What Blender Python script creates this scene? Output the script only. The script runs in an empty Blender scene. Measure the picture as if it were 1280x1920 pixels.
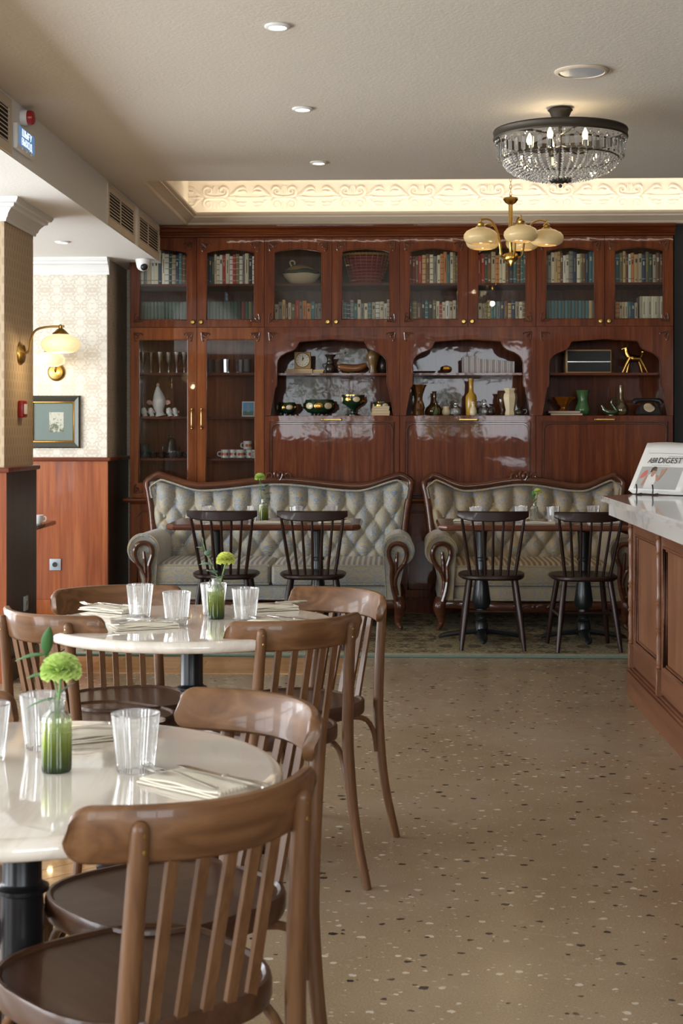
import bpy, bmesh, math, random
from mathutils import Vector, Matrix, Quaternion
from math import sin, cos, pi, radians, atan, tan, sqrt

# ------------------------------------------------------------------ scene, camera, light, exposure
scene = bpy.context.scene
COL = scene.collection
F, TH, HZ, CH = 2760.0, radians(2.07), 803.0, 1.343      # focal length in pixels, yaw, horizon row, eye height

cam_d = bpy.data.cameras.new('camera')
cam = bpy.data.objects.new('camera', cam_d)
COL.objects.link(cam)
cam_d.sensor_fit = 'VERTICAL'
cam_d.sensor_height = 36.0
cam_d.sensor_width = 24.0
cam_d.lens = F / 1920.0 * 36.0
cam_d.shift_y = -(960.0 - HZ) / 1920.0
cam_d.clip_start = 0.05
cam_d.clip_end = 200
cam.location = (0, 0, CH)
cam.rotation_euler = (radians(90), 0, TH)
cam_d.dof.use_dof = True
cam_d.dof.focus_distance = 6.5
cam_d.dof.aperture_fstop = 11.0
scene.camera = cam

scene.view_settings.view_transform = 'Standard'
scene.view_settings.look = 'None'
scene.view_settings.exposure = 0.78
scene.view_settings.gamma = 1.0
scene.view_settings.use_curve_mapping = False

world = bpy.data.worlds.new('sky')
scene.world = world
world.use_nodes = True
bg = world.node_tree.nodes['Background']
bg.inputs[0].default_value = (0.88, 0.94, 1.0, 1)
bg.inputs[1].default_value = 9.0

def area_light(name, loc, direction, sx, sy, power, color=(1, 1, 1), portal=False):
    l = bpy.data.lights.new(name, 'AREA')
    l.shape = 'RECTANGLE'
    l.size, l.size_y = sx, sy
    l.energy = power
    l.color = color
    if portal:
        l.cycles.is_portal = True
    o = bpy.data.objects.new(name, l)
    o.location = loc
    o.rotation_euler = Vector(direction).to_track_quat('-Z', 'Z').to_euler()
    COL.objects.link(o)
    return o

# room extents
XL, XR, YB, YF = -4.7, 3.3, -2.6, 11.15      # left window wall, right wall, wall behind the camera, bookcase wall
ZC, ZL, ZR = 2.815, 2.55, 3.36               # main ceiling, low ceiling on the left, recess ceiling
XS = -1.705                                  # face of the soffit
YN = 8.72                                    # near edge of the ceiling recess
YK = 10.65                                   # front of the bookcase
REAR_WIN = [(-1.95, -0.30), (0.30, 2.20)]   # x ranges of the windows behind the camera
LEFT_WIN = [(-1.6, 0.4), (1.2, 3.2), (4.0, 6.0), (6.7, 9.0)]      # y ranges of the windows in the left wall
WZ0, WZ1 = 0.35, 2.40                       # sill and head of the left windows
RZ0, RZ1 = 1.15, 2.72                       # sill and head of the rear windows

for i, (a, b) in enumerate(REAR_WIN):
    area_light('daylight_rear', ((a + b) / 2, YB - 0.06, (RZ0 + RZ1) / 2), (0, 1, 0), b - a, RZ1 - RZ0, 1, portal=True)
for i, (a, b) in enumerate(LEFT_WIN):
    area_light('daylight_left', (XL - 0.06, (a + b) / 2, (WZ0 + WZ1) / 2), (1, 0, 0), b - a, WZ1 - WZ0, 1, portal=True)

# ------------------------------------------------------------------ measuring helpers (photo pixel at a known depth y -> metres)
def WX(u, y):
    return y * tan(atan((u - 640.0) / F) - TH)
def WZ(u, v, y):
    s = (u - 640.0) / F
    return CH + (HZ - v) / F * y / (s * sin(TH) + cos(TH))
def FL(u, v):
    s = (u - 640.0) / F
    k = CH * F / (v - HZ)
    return (k * (s * cos(TH) - sin(TH)), k * (s * sin(TH) + cos(TH)))

R = random.Random(7)

# ------------------------------------------------------------------ mesh builder
class B:
    def __init__(s):
        s.bm = bmesh.new()
        s.mi = 0
    def _f(s, vs):
        try:
            f = s.bm.faces.new(vs)
            f.material_index = s.mi
            return f
        except ValueError:
            return None
    def faces(s, verts, faces):
        vs = [s.bm.verts.new(v) for v in verts]
        for f in faces:
            s._f([vs[i] for i in f])
        return vs
    def box(s, x0, x1, y0, y1, z0, z1, bev=0, seg=1):
        if bev <= 0:
            v = [(x, y, z) for z in (z0, z1) for y in (y0, y1) for x in (x0, x1)]
            return s.faces(v, [(0, 2, 3, 1), (4, 5, 7, 6), (0, 1, 5, 4), (2, 6, 7, 3), (0, 4, 6, 2), (1, 3, 7, 5)])
        b = bmesh.new()
        bmesh.ops.create_cube(b, size=1)
        for v in b.verts:
            v.co = Vector(((x0 + x1) / 2 + v.co.x * (x1 - x0), (y0 + y1) / 2 + v.co.y * (y1 - y0), (z0 + z1) / 2 + v.co.z * (z1 - z0)))
        bmesh.ops.bevel(b, geom=b.edges[:], offset=bev, segments=seg, profile=0.5, affect='EDGES')
        return s.merge(b)
    def merge(s, b, mat=None):
        mp = {}
        out = []
        for v in b.verts:
            mp[v] = s.bm.verts.new(mat @ v.co if mat else v.co)
            out.append(mp[v])
        for f in b.faces:
            s._f([mp[v] for v in f.verts])
        b.free()
        return out
    def rings(s, rings, closed=True, cap=True, loop=False):
        vr = [[s.bm.verts.new(p) for p in r] for r in rings]
        n = len(vr[0])
        m = len(vr)
        for i in range(m if loop else m - 1):
            a, b = vr[i], vr[(i + 1) % m]
            for j in range(n if closed else n - 1):
                k = (j + 1) % n
                s._f([a[j], a[k], b[k], b[j]])
        if cap and not loop:
            s._f(vr[0][::-1])
            s._f(vr[-1])
        return vr
    def tube(s, pts, r, seg=8, sub=0, up=None, flat=1.0, cap=True, loop=False):
        """pts: path; r: radius or list; sub: Catmull-Rom subdivisions; up + flat: flatten the section along up"""
        P = [Vector(p) for p in pts]
        rr = list(r) if isinstance(r, (list, tuple)) else [r] * len(P)
        if sub:
            P, rr = catmull(P, rr, sub, loop)
        n = len(P)
        rings = []
        prevN = None
        for i in range(n):
            a = P[(i - 1) % n] if (loop or i > 0) else P[i]
            b = P[(i + 1) % n] if (loop or i < n - 1) else P[i]
            T = (b - a)
            T = T.normalized() if T.length > 1e-9 else Vector((0, 0, 1))
            if up is not None:
                U = Vector(up)
                N = (U - T * U.dot(T))
                N = N.normalized() if N.length > 1e-6 else Vector((1, 0, 0))
            else:
                if prevN is None:
                    h = Vector((0, 0, 1)) if abs(T.z) < 0.9 else Vector((1, 0, 0))
                    N = (h - T * h.dot(T)).normalized()
                else:
                    N = (prevN - T * prevN.dot(T)).normalized()
            prevN = N
            Bn = T.cross(N)
            rings.append([P[i] + (N * flat * cos(2 * pi * k / seg) + Bn * sin(2 * pi * k / seg)) * rr[i] for k in range(seg)])
        return s.rings(rings, True, cap, loop)
    def lathe(s, prof, c=(0, 0, 0), seg=20, ribs=0.0, mat=None, closed_ends=True):
        rings = []
        for r, z in prof:
            ring = []
            for k in range(seg):
                a = 2 * pi * k / seg
                q = r * (1 - (ribs if k % 2 else 0))
                p = Vector((q * cos(a), q * sin(a), z))
                if mat:
                    p = mat @ p
                ring.append(p + Vector(c))
            rings.append(ring)
        return s.rings(rings, True, closed_ends)
    def prism(s, poly, axis, a0, a1):
        """poly 2D outline; axis 'y': (x,z) extruded along y; 'x': (y,z); 'z': (x,y)"""
        def mk(p, a):
            return {'x': (a, p[0], p[1]), 'y': (p[0], a, p[1]), 'z': (p[0], p[1], a)}[axis]
        lo = [s.bm.verts.new(mk(p, a0)) for p in poly]
        hi = [s.bm.verts.new(mk(p, a1)) for p in poly]
        s._f(lo[::-1])
        s._f(hi)
        n = len(poly)
        for i in range(n):
            j = (i + 1) % n
            s._f([lo[i], lo[j], hi[j], hi[i]])
    def ball(s, c, r, seg=10, rings=6, sc=(1, 1, 1)):
        prof = [(max(1e-4, r * sin(pi * i / rings)), -r * cos(pi * i / rings)) for i in range(rings + 1)]
        m = Matrix.Diagonal((sc[0], sc[1], sc[2]))
        return s.lathe(prof, c, seg, mat=m)
    def grid(s, fn, nu, nv):
        vs = [[s.bm.verts.new(fn(i / nu, j / nv)) for i in range(nu + 1)] for j in range(nv + 1)]
        for j in range(nv):
            for i in range(nu):
                s._f([vs[j][i], vs[j][i + 1], vs[j + 1][i + 1], vs[j + 1][i]])
    def xform(s, m):
        bmesh.ops.transform(s.bm, matrix=m, verts=s.bm.verts[:])
        return s

def catmull(P, rr, sub, loop=False):
    n = len(P)
    outP, outR = [], []
    for i in range(n if loop else n - 1):
        if loop:
            p = [P[(i + k - 1) % n] for k in range(4)]
            r = [rr[(i + k - 1) % n] for k in range(4)]
        else:
            idx = [max(0, min(n - 1, i + k - 1)) for k in range(4)]
            p = [P[k] for k in idx]
            r = [rr[k] for k in idx]
        for q in range(sub):
            t = q / sub
            t2, t3 = t * t, t * t * t
            c = (-0.5 * t3 + t2 - 0.5 * t, 1.5 * t3 - 2.5 * t2 + 1, -1.5 * t3 + 2 * t2 + 0.5 * t, 0.5 * t3 - 0.5 * t2)
            outP.append(p[0] * c[0] + p[1] * c[1] + p[2] * c[2] + p[3] * c[3])
            outR.append(max(1e-4, r[1] * (1 - t) + r[2] * t))
    if not loop:
        outP.append(P[-1])
        outR.append(rr[-1])
    return outP, outR

def root_offset(p):
    v = Vector((0, 0, 0))
    while p is not None:
        v += p.location
        p = p.parent
    return v

def obj(name, b, mats, parent=None, world=False, angle=40, label=None):
    """link what the builder holds as ONE mesh object; world=True: coordinates were given in metres of the room"""
    if world and parent is not None:
        bmesh.ops.translate(b.bm, verts=b.bm.verts[:], vec=-root_offset(parent))
    bmesh.ops.recalc_face_normals(b.bm, faces=b.bm.faces[:])
    me = bpy.data.meshes.new(name)
    b.bm.to_mesh(me)
    b.bm.free()
    for m in (mats if isinstance(mats, (list, tuple)) else [mats]):
        me.materials.append(m)
    if angle:
        for p in me.polygons:
            p.use_smooth = True
        me.set_sharp_from_angle(angle=radians(angle))
    o = bpy.data.objects.new(name, me)
    COL.objects.link(o)
    if parent is not None:
        o.parent = parent
    if label:
        o['label'] = label
    return o

def tag(o, label, cat, group=None, kind=None):
    o['label'] = label
    o['category'] = cat
    if group:
        o['group'] = group
    if kind:
        o['kind'] = kind
    return o

def thing(name, label, cat, loc=(0, 0, 0), rz=0.0, group=None):
    o = bpy.data.objects.new(name, None)
    o.empty_display_size = 0.1
    COL.objects.link(o)
    o.location = loc
    o.rotation_euler = (0, 0, rz)
    return tag(o, label, cat, group)

def struct(name, b, m, parent=None, label=None, angle=40):
    o = obj(name, b, m, parent, angle=angle)
    if parent is None:
        o['kind'] = 'structure'
    if label:
        o['label'] = label
    return o

def link_copy(o, parent=None, loc=None, rot=None):
    c = o.copy()
    COL.objects.link(c)
    c.parent = parent
    if loc is not None:
        c.location = loc
    if rot is not None:
        c.rotation_euler = rot
    return c

def dup(root, loc, rz=0.0, label=None, group=None):
    r = link_copy(root, None, loc, (0, 0, rz))
    if label:
        r['label'] = label
    if group:
        r['group'] = group
    for ch in list(root.children):
        c = link_copy(ch, r)
        for g in list(ch.children):
            link_copy(g, c)
    return r

ORD = ['first', 'second', 'third', 'fourth', 'fifth', 'sixth', 'seventh', 'eighth', 'ninth', 'tenth', 'eleventh', 'twelfth',
       'thirteenth', 'fourteenth', 'fifteenth', 'sixteenth', 'seventeenth', 'eighteenth', 'nineteenth', 'twentieth']

# ------------------------------------------------------------------ node helper + materials
class NT:
    def __init__(s, name):
        s.m = bpy.data.materials.new(name)
        s.m.use_nodes = True
        s.t = s.m.node_tree
        s.t.nodes.clear()
        s.out = s.t.nodes.new('ShaderNodeOutputMaterial')
    def n(s, typ, ins=None, **props):
        nd = s.t.nodes.new('ShaderNode' + typ)
        for k, v in props.items():
            setattr(nd, k, v)
        for k, v in (ins or {}).items():
            sock = nd.inputs[k]
            if isinstance(v, bpy.types.NodeSocket):
                s.t.links.new(v, sock)
            else:
                if hasattr(sock.default_value, '__len__') and isinstance(v, (tuple, list)) and len(v) == 3 and len(sock.default_value) == 4:
                    v = (*v, 1)
                sock.default_value = v
        return nd
    def co(s, kind='Object', scale=(1, 1, 1), rot=(0, 0, 0), loc=(0, 0, 0)):
        c = s.n('TexCoord').outputs[kind]
        return s.n('Mapping', {'Vector': c, 'Scale': scale, 'Rotation': rot, 'Location': loc}).outputs[0]
    def math(s, op, a, b=None, c=None):
        ins = {0: a}
        if b is not None:
            ins[1] = b
        if c is not None:
            ins[2] = c
        return s.n('Math', ins, operation=op).outputs[0]
    def noise(s, vec, scale=5, detail=3, rough=0.5, dist=0.0):
        return s.n('TexNoise', {'Vector': vec, 'Scale': scale, 'Detail': detail, 'Roughness': rough, 'Distortion': dist}).outputs[0]
    def ramp(s, fac, stops, interp='LINEAR'):
        r = s.n('ValToRGB', {0: fac})
        r.color_ramp.interpolation = interp
        el = r.color_ramp.elements
        while len(el) < len(stops):
            el.new(0.5)
        for e, (p, c) in zip(el, stops):
            e.position = p
            e.color = (*c, 1) if len(c) == 3 else c
        return r.outputs[0]
    def mix(s, fac, a, b, blend='MIX'):
        nd = s.n('Mix', data_type='RGBA', blend_type=blend)
        for idx, v in ((0, fac), (6, a), (7, b)):
            if isinstance(v, bpy.types.NodeSocket):
                s.t.links.new(v, nd.inputs[idx])
            else:
                nd.inputs[idx].default_value = (*v, 1) if isinstance(v, (tuple, list)) and len(v) == 3 else v
        return nd.outputs[2]
    def bump(s, h, strength=0.3, dist=0.01):
        return s.n('Bump', {'Height': h, 'Strength': strength, 'Distance': dist}).outputs[0]
    def P(s, color, rough=0.5, **kw):
        ins = {'Base Color': color, 'Roughness': rough}
        ins.update({k.replace('_', ' '): v for k, v in kw.items()})
        p = s.n('BsdfPrincipled', ins)
        s.t.links.new(p.outputs[0], s.out.inputs[0])
        return s.m
    def done(s, shader):
        s.t.links.new(shader, s.out.inputs[0])
        return s.m

def plain(name, c, rough=0.5, metal=0.0, **kw):
    return NT(name).P(c, rough, Metallic=metal, **kw)

def wood(name, c0, c1, c2, rough=0.4, grain='z', coat=0.0, fine=1.0, bump=0.0, wob=0.0, fig=0.0):
    g = NT(name)
    sc = {'z': (14, 14, 0.7), 'x': (0.7, 14, 14), 'y': (14, 0.7, 14)}[grain]
    sc = tuple(q * fine for q in sc)
    v = g.co('Object', sc)
    rnd = g.n('ObjectInfo').outputs['Random']
    off = g.n('VectorMath', {0: v, 1: g.n('CombineXYZ', {0: g.math('MULTIPLY', rnd, 13.0), 1: g.math('MULTIPLY', rnd, 7.0)}).outputs[0]}, operation='ADD').outputs[0]
    n1 = g.noise(off, 1.0, 5, 0.6, 0.8)
    n2 = g.noise(g.co('Object', tuple(q * 6 for q in sc)), 1.0, 2, 0.5)
    f = g.math('ADD', g.math('MULTIPLY', n1, 0.8), g.math('MULTIPLY', n2, 0.22))
    if fig:                                  # flame figure: contour bands of a slow noise
        low = g.noise(off, 0.55, 2, 0.4, 0.6)
        bands = g.math('PINGPONG', g.math('MULTIPLY', low, 5.0), 0.5)
        f = g.math('ADD', g.math('MULTIPLY', f, 1.0 - fig), g.math('MULTIPLY', g.math('ADD', g.math('MULTIPLY', bands, 0.7), 0.33), fig))
    col = g.ramp(f, [(0.33, c0), (0.5, c1), (0.68, c2)])
    kw = {}
    if coat:
        kw.update({'Coat Weight': coat, 'Coat Roughness': 0.03})
    ins = {'Base Color': col, 'Roughness': rough, 'Specular IOR Level': 0.3 if not coat or coat < 0.3 else 0.12, **kw}
    if bump:
        ins['Normal'] = g.bump(n2, bump, 0.002)
    if wob:
        ins['Coat Normal'] = g.bump(g.noise(g.co('Object', (1, 1, 1)), 9, 2, 0.5, 0.3), wob, 0.004)
    p = g.n('BsdfPrincipled', ins)
    return g.done(p.outputs[0])

def mirrored(g, px, pz, off=(0, 0), axis='xz', rot=(0, 0, 0)):
    """object coordinates folded left/right and up/down, so that noise in them reads as a damask repeat"""
    c = g.n('SeparateXYZ', {0: g.co('Object', rot=rot)})
    idx = {'x': 0, 'y': 1, 'z': 2}
    a = g.math('PINGPONG', g.math('ADD', c.outputs[idx[axis[0]]], 50.0 + off[0]), px)
    b = g.math('PINGPONG', g.math('ADD', c.outputs[idx[axis[1]]], 50.0 + off[1]), pz)
    return a, b

def damask(name, base, motif, px, pz, scale, axis, lo, hi, rough=0.8):
    g = NT(name)
    a, b = mirrored(g, px, pz, axis=axis)
    v = g.n('CombineXYZ', {0: a, 1: b, 2: 0.37}).outputs[0]
    n = g.noise(v, scale, 2, 0.5, 1.4)
    t = g.math('ABSOLUTE', g.math('SUBTRACT', n, 0.5))
    f = g.ramp(t, [(lo, (1, 1, 1)), (hi, (0, 0, 0))])
    big = g.noise(v, scale * 0.5, 1, 0.5, 0.5)
    f = g.math('MULTIPLY', f, g.ramp(big, [(0.42, (0, 0, 0)), (0.5, (1, 1, 1))]))
    fine = g.noise(g.co('Object'), 400, 1)
    col = g.mix(g.math('MULTIPLY', f, 0.85), base, motif)
    col = g.mix(g.math('MULTIPLY', fine, 0.12), col, (0.9, 0.88, 0.8))
    return g.P(col, rough, Normal=g.bump(f, 0.15, 0.001))

M = {}
# -- room
def m_plaster(name, c):
    g = NT(name)
    n = g.noise(g.co('Object'), 60, 3, 0.6)
    n2 = g.noise(g.co('Object'), 1.2, 2, 0.5)
    col = g.mix(g.math('MULTIPLY', n2, 0.25), c, tuple(q * 0.82 for q in c))
    return g.P(col, 0.85, Normal=g.bump(n, 0.35, 0.004))
M['ceiling'] = m_plaster('ceiling_plaster', (0.68, 0.63, 0.545))
M['white_plaster'] = m_plaster('white_plaster', (0.86, 0.85, 0.81))
M['frieze'] = plain('frieze_plaster', (0.82, 0.76, 0.66), 0.7)
M['cornice'] = plain('cornice_paint', (0.66, 0.56, 0.43), 0.6)
M['white_paint'] = plain('white_paint', (0.80, 0.80, 0.78), 0.5)
M['wallpaper'] = damask('damask_wallpaper', (0.80, 0.755, 0.66), (0.62, 0.54, 0.42), 0.085, 0.115, 22, 'xz', 0.03, 0.09)
M['wallpaper_shaded'] = damask('damask_wallpaper_shaded', (0.52, 0.42, 0.31), (0.34, 0.26, 0.18), 0.085, 0.115, 22, 'yz', 0.02, 0.06)  # darker copy of the damask paper, shade of the return put into its colour
def m_pillar_paper():
    g = NT('pillar_wallpaper')
    c = g.n('SeparateXYZ', {0: g.co('Object')})
    h = g.math('ADD', c.outputs[0], c.outputs[1])
    sy = g.math('SINE', g.math('MULTIPLY', h, 2 * pi / 0.055))
    sz = g.math('SINE', g.math('MULTIPLY', c.outputs[2], 2 * pi / 0.10))
    f = g.math('MULTIPLY', sy, sz)
    n = g.noise(g.co('Object', (1, 1, 0.25)), 120, 2)
    f = g.ramp(g.math('ADD', f, g.math('MULTIPLY', n, 0.6)), [(0.35, (0, 0, 0)), (0.75, (1, 1, 1))])
    return g.P(g.mix(g.math('MULTIPLY', f, 0.6), (0.52, 0.40, 0.265), (0.36, 0.26, 0.165)), 0.8)
M['pillar_paper'] = m_pillar_paper()
M['wainscot'] = wood('wainscot_mahogany', (0.17, 0.038, 0.011), (0.28, 0.072, 0.020), (0.40, 0.125, 0.038), 0.36, 'z', 0.08)
M['rail'] = wood('chair_rail_wood', (0.10, 0.025, 0.010), (0.16, 0.040, 0.018), (0.20, 0.055, 0.025), 0.35, 'x', 0.2)
M['dark_wainscot'] = wood('dark_shaded_wainscot', (0.030, 0.014, 0.009), (0.050, 0.024, 0.015), (0.075, 0.036, 0.022), 0.4, 'z', 0.1)  # darker wainscot copy: side shade put into the colour; plain dark wood elsewhere

def m_terrazzo():
    g = NT('terrazzo')
    v = g.co('Object')
    jit = g.n('VectorMath', {0: v, 1: g.n('VectorMath', {0: g.n('TexNoise', {'Vector': v, 'Scale': 70.0, 'Detail': 2.0}).outputs['Color'], 'Scale': 0.016}, operation='SCALE').outputs[0]}, operation='ADD').outputs[0]
    base = g.ramp(g.noise(v, 0.9, 4, 0.6), [(0.3, (0.185, 0.115, 0.055)), (0.5, (0.245, 0.172, 0.100)), (0.7, (0.270, 0.210, 0.140))])
    fine = g.noise(v, 190, 3, 0.7)
    base = g.mix(g.ramp(fine, [(0.38, (0, 0, 0)), (0.72, (0.6,) * 3)]), base, (0.38, 0.31, 0.22))
    def chips(scale, cover, size, seedloc, cols, col):
        vv = g.n('Mapping', {'Vector': jit, 'Location': seedloc, 'Rotation': (0, 0, seedloc[0]), 'Scale': (1.0, 1.3, 1)}).outputs[0]
        vo = g.n('TexVoronoi', {'Vector': vv, 'Scale': scale, 'Randomness': 1.0}, feature='F1', distance='EUCLIDEAN')
        sep = g.n('SeparateColor', {0: vo.outputs['Color']})
        sz = g.math('MULTIPLY', g.math('ADD', g.math('MULTIPLY', sep.outputs[1], sep.outputs[1]), 0.40), size)
        inside = g.math('LESS_THAN', vo.outputs['Distance'], sz)
        pick = g.math('LESS_THAN', sep.outputs[0], cover)
        f = g.math('MULTIPLY', inside, pick)
        cc = g.ramp(sep.outputs[2], cols, 'CONSTANT')
        return g.mix(f, col, cc)
    c = chips(44.0, 0.5, 0.26, (3.1, 1.7, 0), [(0, (0.30, 0.245, 0.18)), (0.4, (0.40, 0.34, 0.26)), (0.75, (0.17, 0.13, 0.09))], base)
    c = chips(24.0, 0.55, 0.22, (0.4, 5.2, 0), [(0, (0.52, 0.46, 0.37)), (0.5, (0.42, 0.35, 0.27)), (0.8, (0.56, 0.51, 0.43))], c)
    c = chips(19.0, 0.80, 0.19, (7.7, 2.9, 0), [(0, (0.020, 0.018, 0.016)), (0.6, (0.045, 0.038, 0.03)), (0.85, (0.10, 0.06, 0.04))], c)
    rg = g.ramp(g.noise(v, 3.0, 2), [(0.3, (0.20,) * 3), (0.7, (0.30,) * 3)])
    return g.P(c, rg, **{'Specular IOR Level': 0.5})
M['terrazzo'] = m_terrazzo()
M['parquet'] = wood('parquet_oak', (0.25, 0.125, 0.045), (0.38, 0.205, 0.08), (0.47, 0.28, 0.12), 0.32, 'x', 0.2, 0.8)

# -- woods
M['mahogany'] = wood('lacquered_mahogany', (0.064, 0.0120, 0.0030), (0.112, 0.0245, 0.0058), (0.172, 0.048, 0.0115), 0.34, 'z', 0.38, 1.8, wob=0.10)
M['mahogany_h'] = wood('lacquered_mahogany_horizontal', (0.064, 0.0120, 0.0030), (0.112, 0.0245, 0.0058), (0.172, 0.048, 0.0115), 0.34, 'x', 0.38, 1.8, wob=0.10)
M['mahogany_warm'] = wood('vitrine_mahogany', (0.105, 0.024, 0.005), (0.175, 0.046, 0.0098), (0.25, 0.076, 0.018), 0.32, 'z', 0.35, 1.8, wob=0.06)
M['carved'] = wood('carved_walnut', (0.050, 0.016, 0.008), (0.085, 0.028, 0.013), (0.13, 0.048, 0.022), 0.28, 'x', 0.7, 1.0)
M['chair_wood'] = wood('walnut_stained_beech', (0.085, 0.037, 0.0145), (0.132, 0.060, 0.0245), (0.180, 0.088, 0.037), 0.42, 'z', 0.12, 2.4)
M['chair_rail_wood'] = wood('walnut_stained_beech_rail', (0.090, 0.038, 0.0150), (0.150, 0.069, 0.0280), (0.215, 0.106, 0.046), 0.40, 'x', 0.15, 1.5, fig=0.55)
M['seat_wood'] = wood('walnut_seat', (0.046, 0.019, 0.0090), (0.066, 0.029, 0.0145), (0.090, 0.042, 0.021), 0.36, 'y', 0.12, 1.2)
M['windsor'] = wood('dark_stained_wood', (0.012, 0.0045, 0.0030), (0.018, 0.0068, 0.0045), (0.028, 0.0108, 0.0072), 0.40, 'z', 0.15, 1.0)
M['table_wood'] = wood('sofa_table_wood', (0.070, 0.022, 0.012), (0.11, 0.036, 0.020), (0.15, 0.055, 0.030), 0.25, 'x', 0.5, 0.8)
M['counter_wood'] = wood('counter_mahogany', (0.100, 0.037, 0.017), (0.155, 0.064, 0.031), (0.215, 0.098, 0.050), 0.38, 'z', 0.2, 1.2)
M['counter_wood_h'] = wood('counter_mahogany_horizontal', (0.070, 0.023, 0.010), (0.118, 0.043, 0.020), (0.165, 0.067, 0.033), 0.38, 'y', 0.2, 1.2)

# -- stone, metal, ceramic
def m_marble(name, c, vein, rough, scale=2.0):
    g = NT(name)
    v = g.co('Object', (1, 0.35, 1), (0, 0, 0.4))
    n = g.noise(v, scale, 6, 0.6, 1.5)
    t = g.math('ABSOLUTE', g.math('SUBTRACT', n, 0.5))
    f = g.ramp(t, [(0.0, (1, 1, 1)), (0.06, (0, 0, 0))])
    n2 = g.noise(v, scale * 1.5, 3, 0.5)
    col = g.mix(g.math('MULTIPLY', f, 0.45), g.mix(g.math('MULTIPLY', n2, 0.4), c, tuple(q * 0.86 for q in c)), vein)
    return g.P(col, rough, **{'Coat Weight': 0.3, 'Coat Roughness': 0.02})
M['marble'] = m_marble('cream_marble', (0.82, 0.76, 0.68), (0.55, 0.48, 0.40), 0.05)
M['counter_marble'] = m_marble('grey_marble', (0.50, 0.47, 0.43), (0.28, 0.25, 0.22), 0.08, 3.0)
M['black_iron'] = plain('black_iron', (0.008, 0.008, 0.009), 0.30, 0.0, **{'Specular IOR Level': 0.3})
M['green_iron'] = plain('dark_cast_iron', (0.010, 0.013, 0.013), 0.28, 0.0)
M['brass'] = plain('aged_brass', (0.52, 0.34, 0.10), 0.28, 1.0)
M['gold'] = plain('gilded', (0.62, 0.36, 0.09), 0.22, 1.0)
M['bronze'] = NT('dark_bronze').P((0.055, 0.045, 0.032), 0.5, Metallic=0.6)
M['silver'] = plain('silver', (0.72, 0.70, 0.66), 0.18, 1.0)
M['white_plastic'] = plain('white_plastic', (0.80, 0.80, 0.78), 0.4)
M['grey_plastic'] = plain('silver_grey_plastic', (0.38, 0.42, 0.46), 0.35)
M['red_plastic'] = plain('red_plastic', (0.36, 0.012, 0.010), 0.3)
M['black'] = plain('black_plastic', (0.012, 0.012, 0.012), 0.35)
M['dark_void'] = plain('dark_grey_paint_and_shade', (0.022, 0.023, 0.023), 0.6)
M['paper'] = plain('newsprint', (0.66, 0.64, 0.60), 0.8)
M['ink'] = plain('printing_ink', (0.02, 0.02, 0.02), 0.7)

def m_glass(name, tint=(1, 1, 1), gloss=0.04, milk=0.0, milkcol=(0.9, 0.92, 0.92), rough=0.02):
    """clear or frosted glass: transparent body, mirror-like skin growing at grazing angles, optional milky share"""
    g = NT(name)
    tr = g.n('BsdfTransparent', {'Color': tint}).outputs[0]
    if milk:
        tl = g.n('BsdfTranslucent', {'Color': milkcol}).outputs[0]
        df = g.n('BsdfDiffuse', {'Color': milkcol}).outputs[0]
        ms = g.n('MixShader', {0: 0.5, 1: tl, 2: df}).outputs[0]
        tr = g.n('MixShader', {0: milk, 1: tr, 2: ms}).outputs[0]
    gl = g.n('BsdfGlossy', {'Color': (1, 1, 1), 'Roughness': rough}).outputs[0]
    fr = g.n('Fresnel', {'IOR': 1.45}).outputs[0]
    f = g.math('MINIMUM', g.math('ADD', fr, gloss - 0.035), 1.0)
    return g.done(g.n('MixShader', {0: f, 1: tr, 2: gl}).outputs[0])
M['pane'] = m_glass('window_pane_glass', (0.95, 0.96, 0.96), 0.03)
M['tumbler'] = m_glass('ribbed_glass', (0.97, 0.97, 0.97), 0.07, 0.20, (0.90, 0.88, 0.84), 0.05)
M['clear_glass'] = m_glass('clear_glass', (0.92, 0.93, 0.92), 0.10, 0.06)
M['crystal'] = m_glass('crystal', (0.90, 0.92, 0.94), 0.22, 0.05, rough=0.01)
M['amber_glass'] = m_glass('amber_glass', (0.62, 0.30, 0.05), 0.10, 0.35, (0.55, 0.25, 0.04))
M['amber_dark'] = m_glass('brown_amber_glass', (0.42, 0.20, 0.06), 0.10, 0.35, (0.30, 0.12, 0.03))
M['green_glass'] = m_glass('green_glass', (0.30, 0.48, 0.18), 0.10, 0.30, (0.12, 0.22, 0.06))
M['orange_glass'] = m_glass('orange_glass', (0.80, 0.36, 0.06), 0.10, 0.40, (0.75, 0.28, 0.03))

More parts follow.
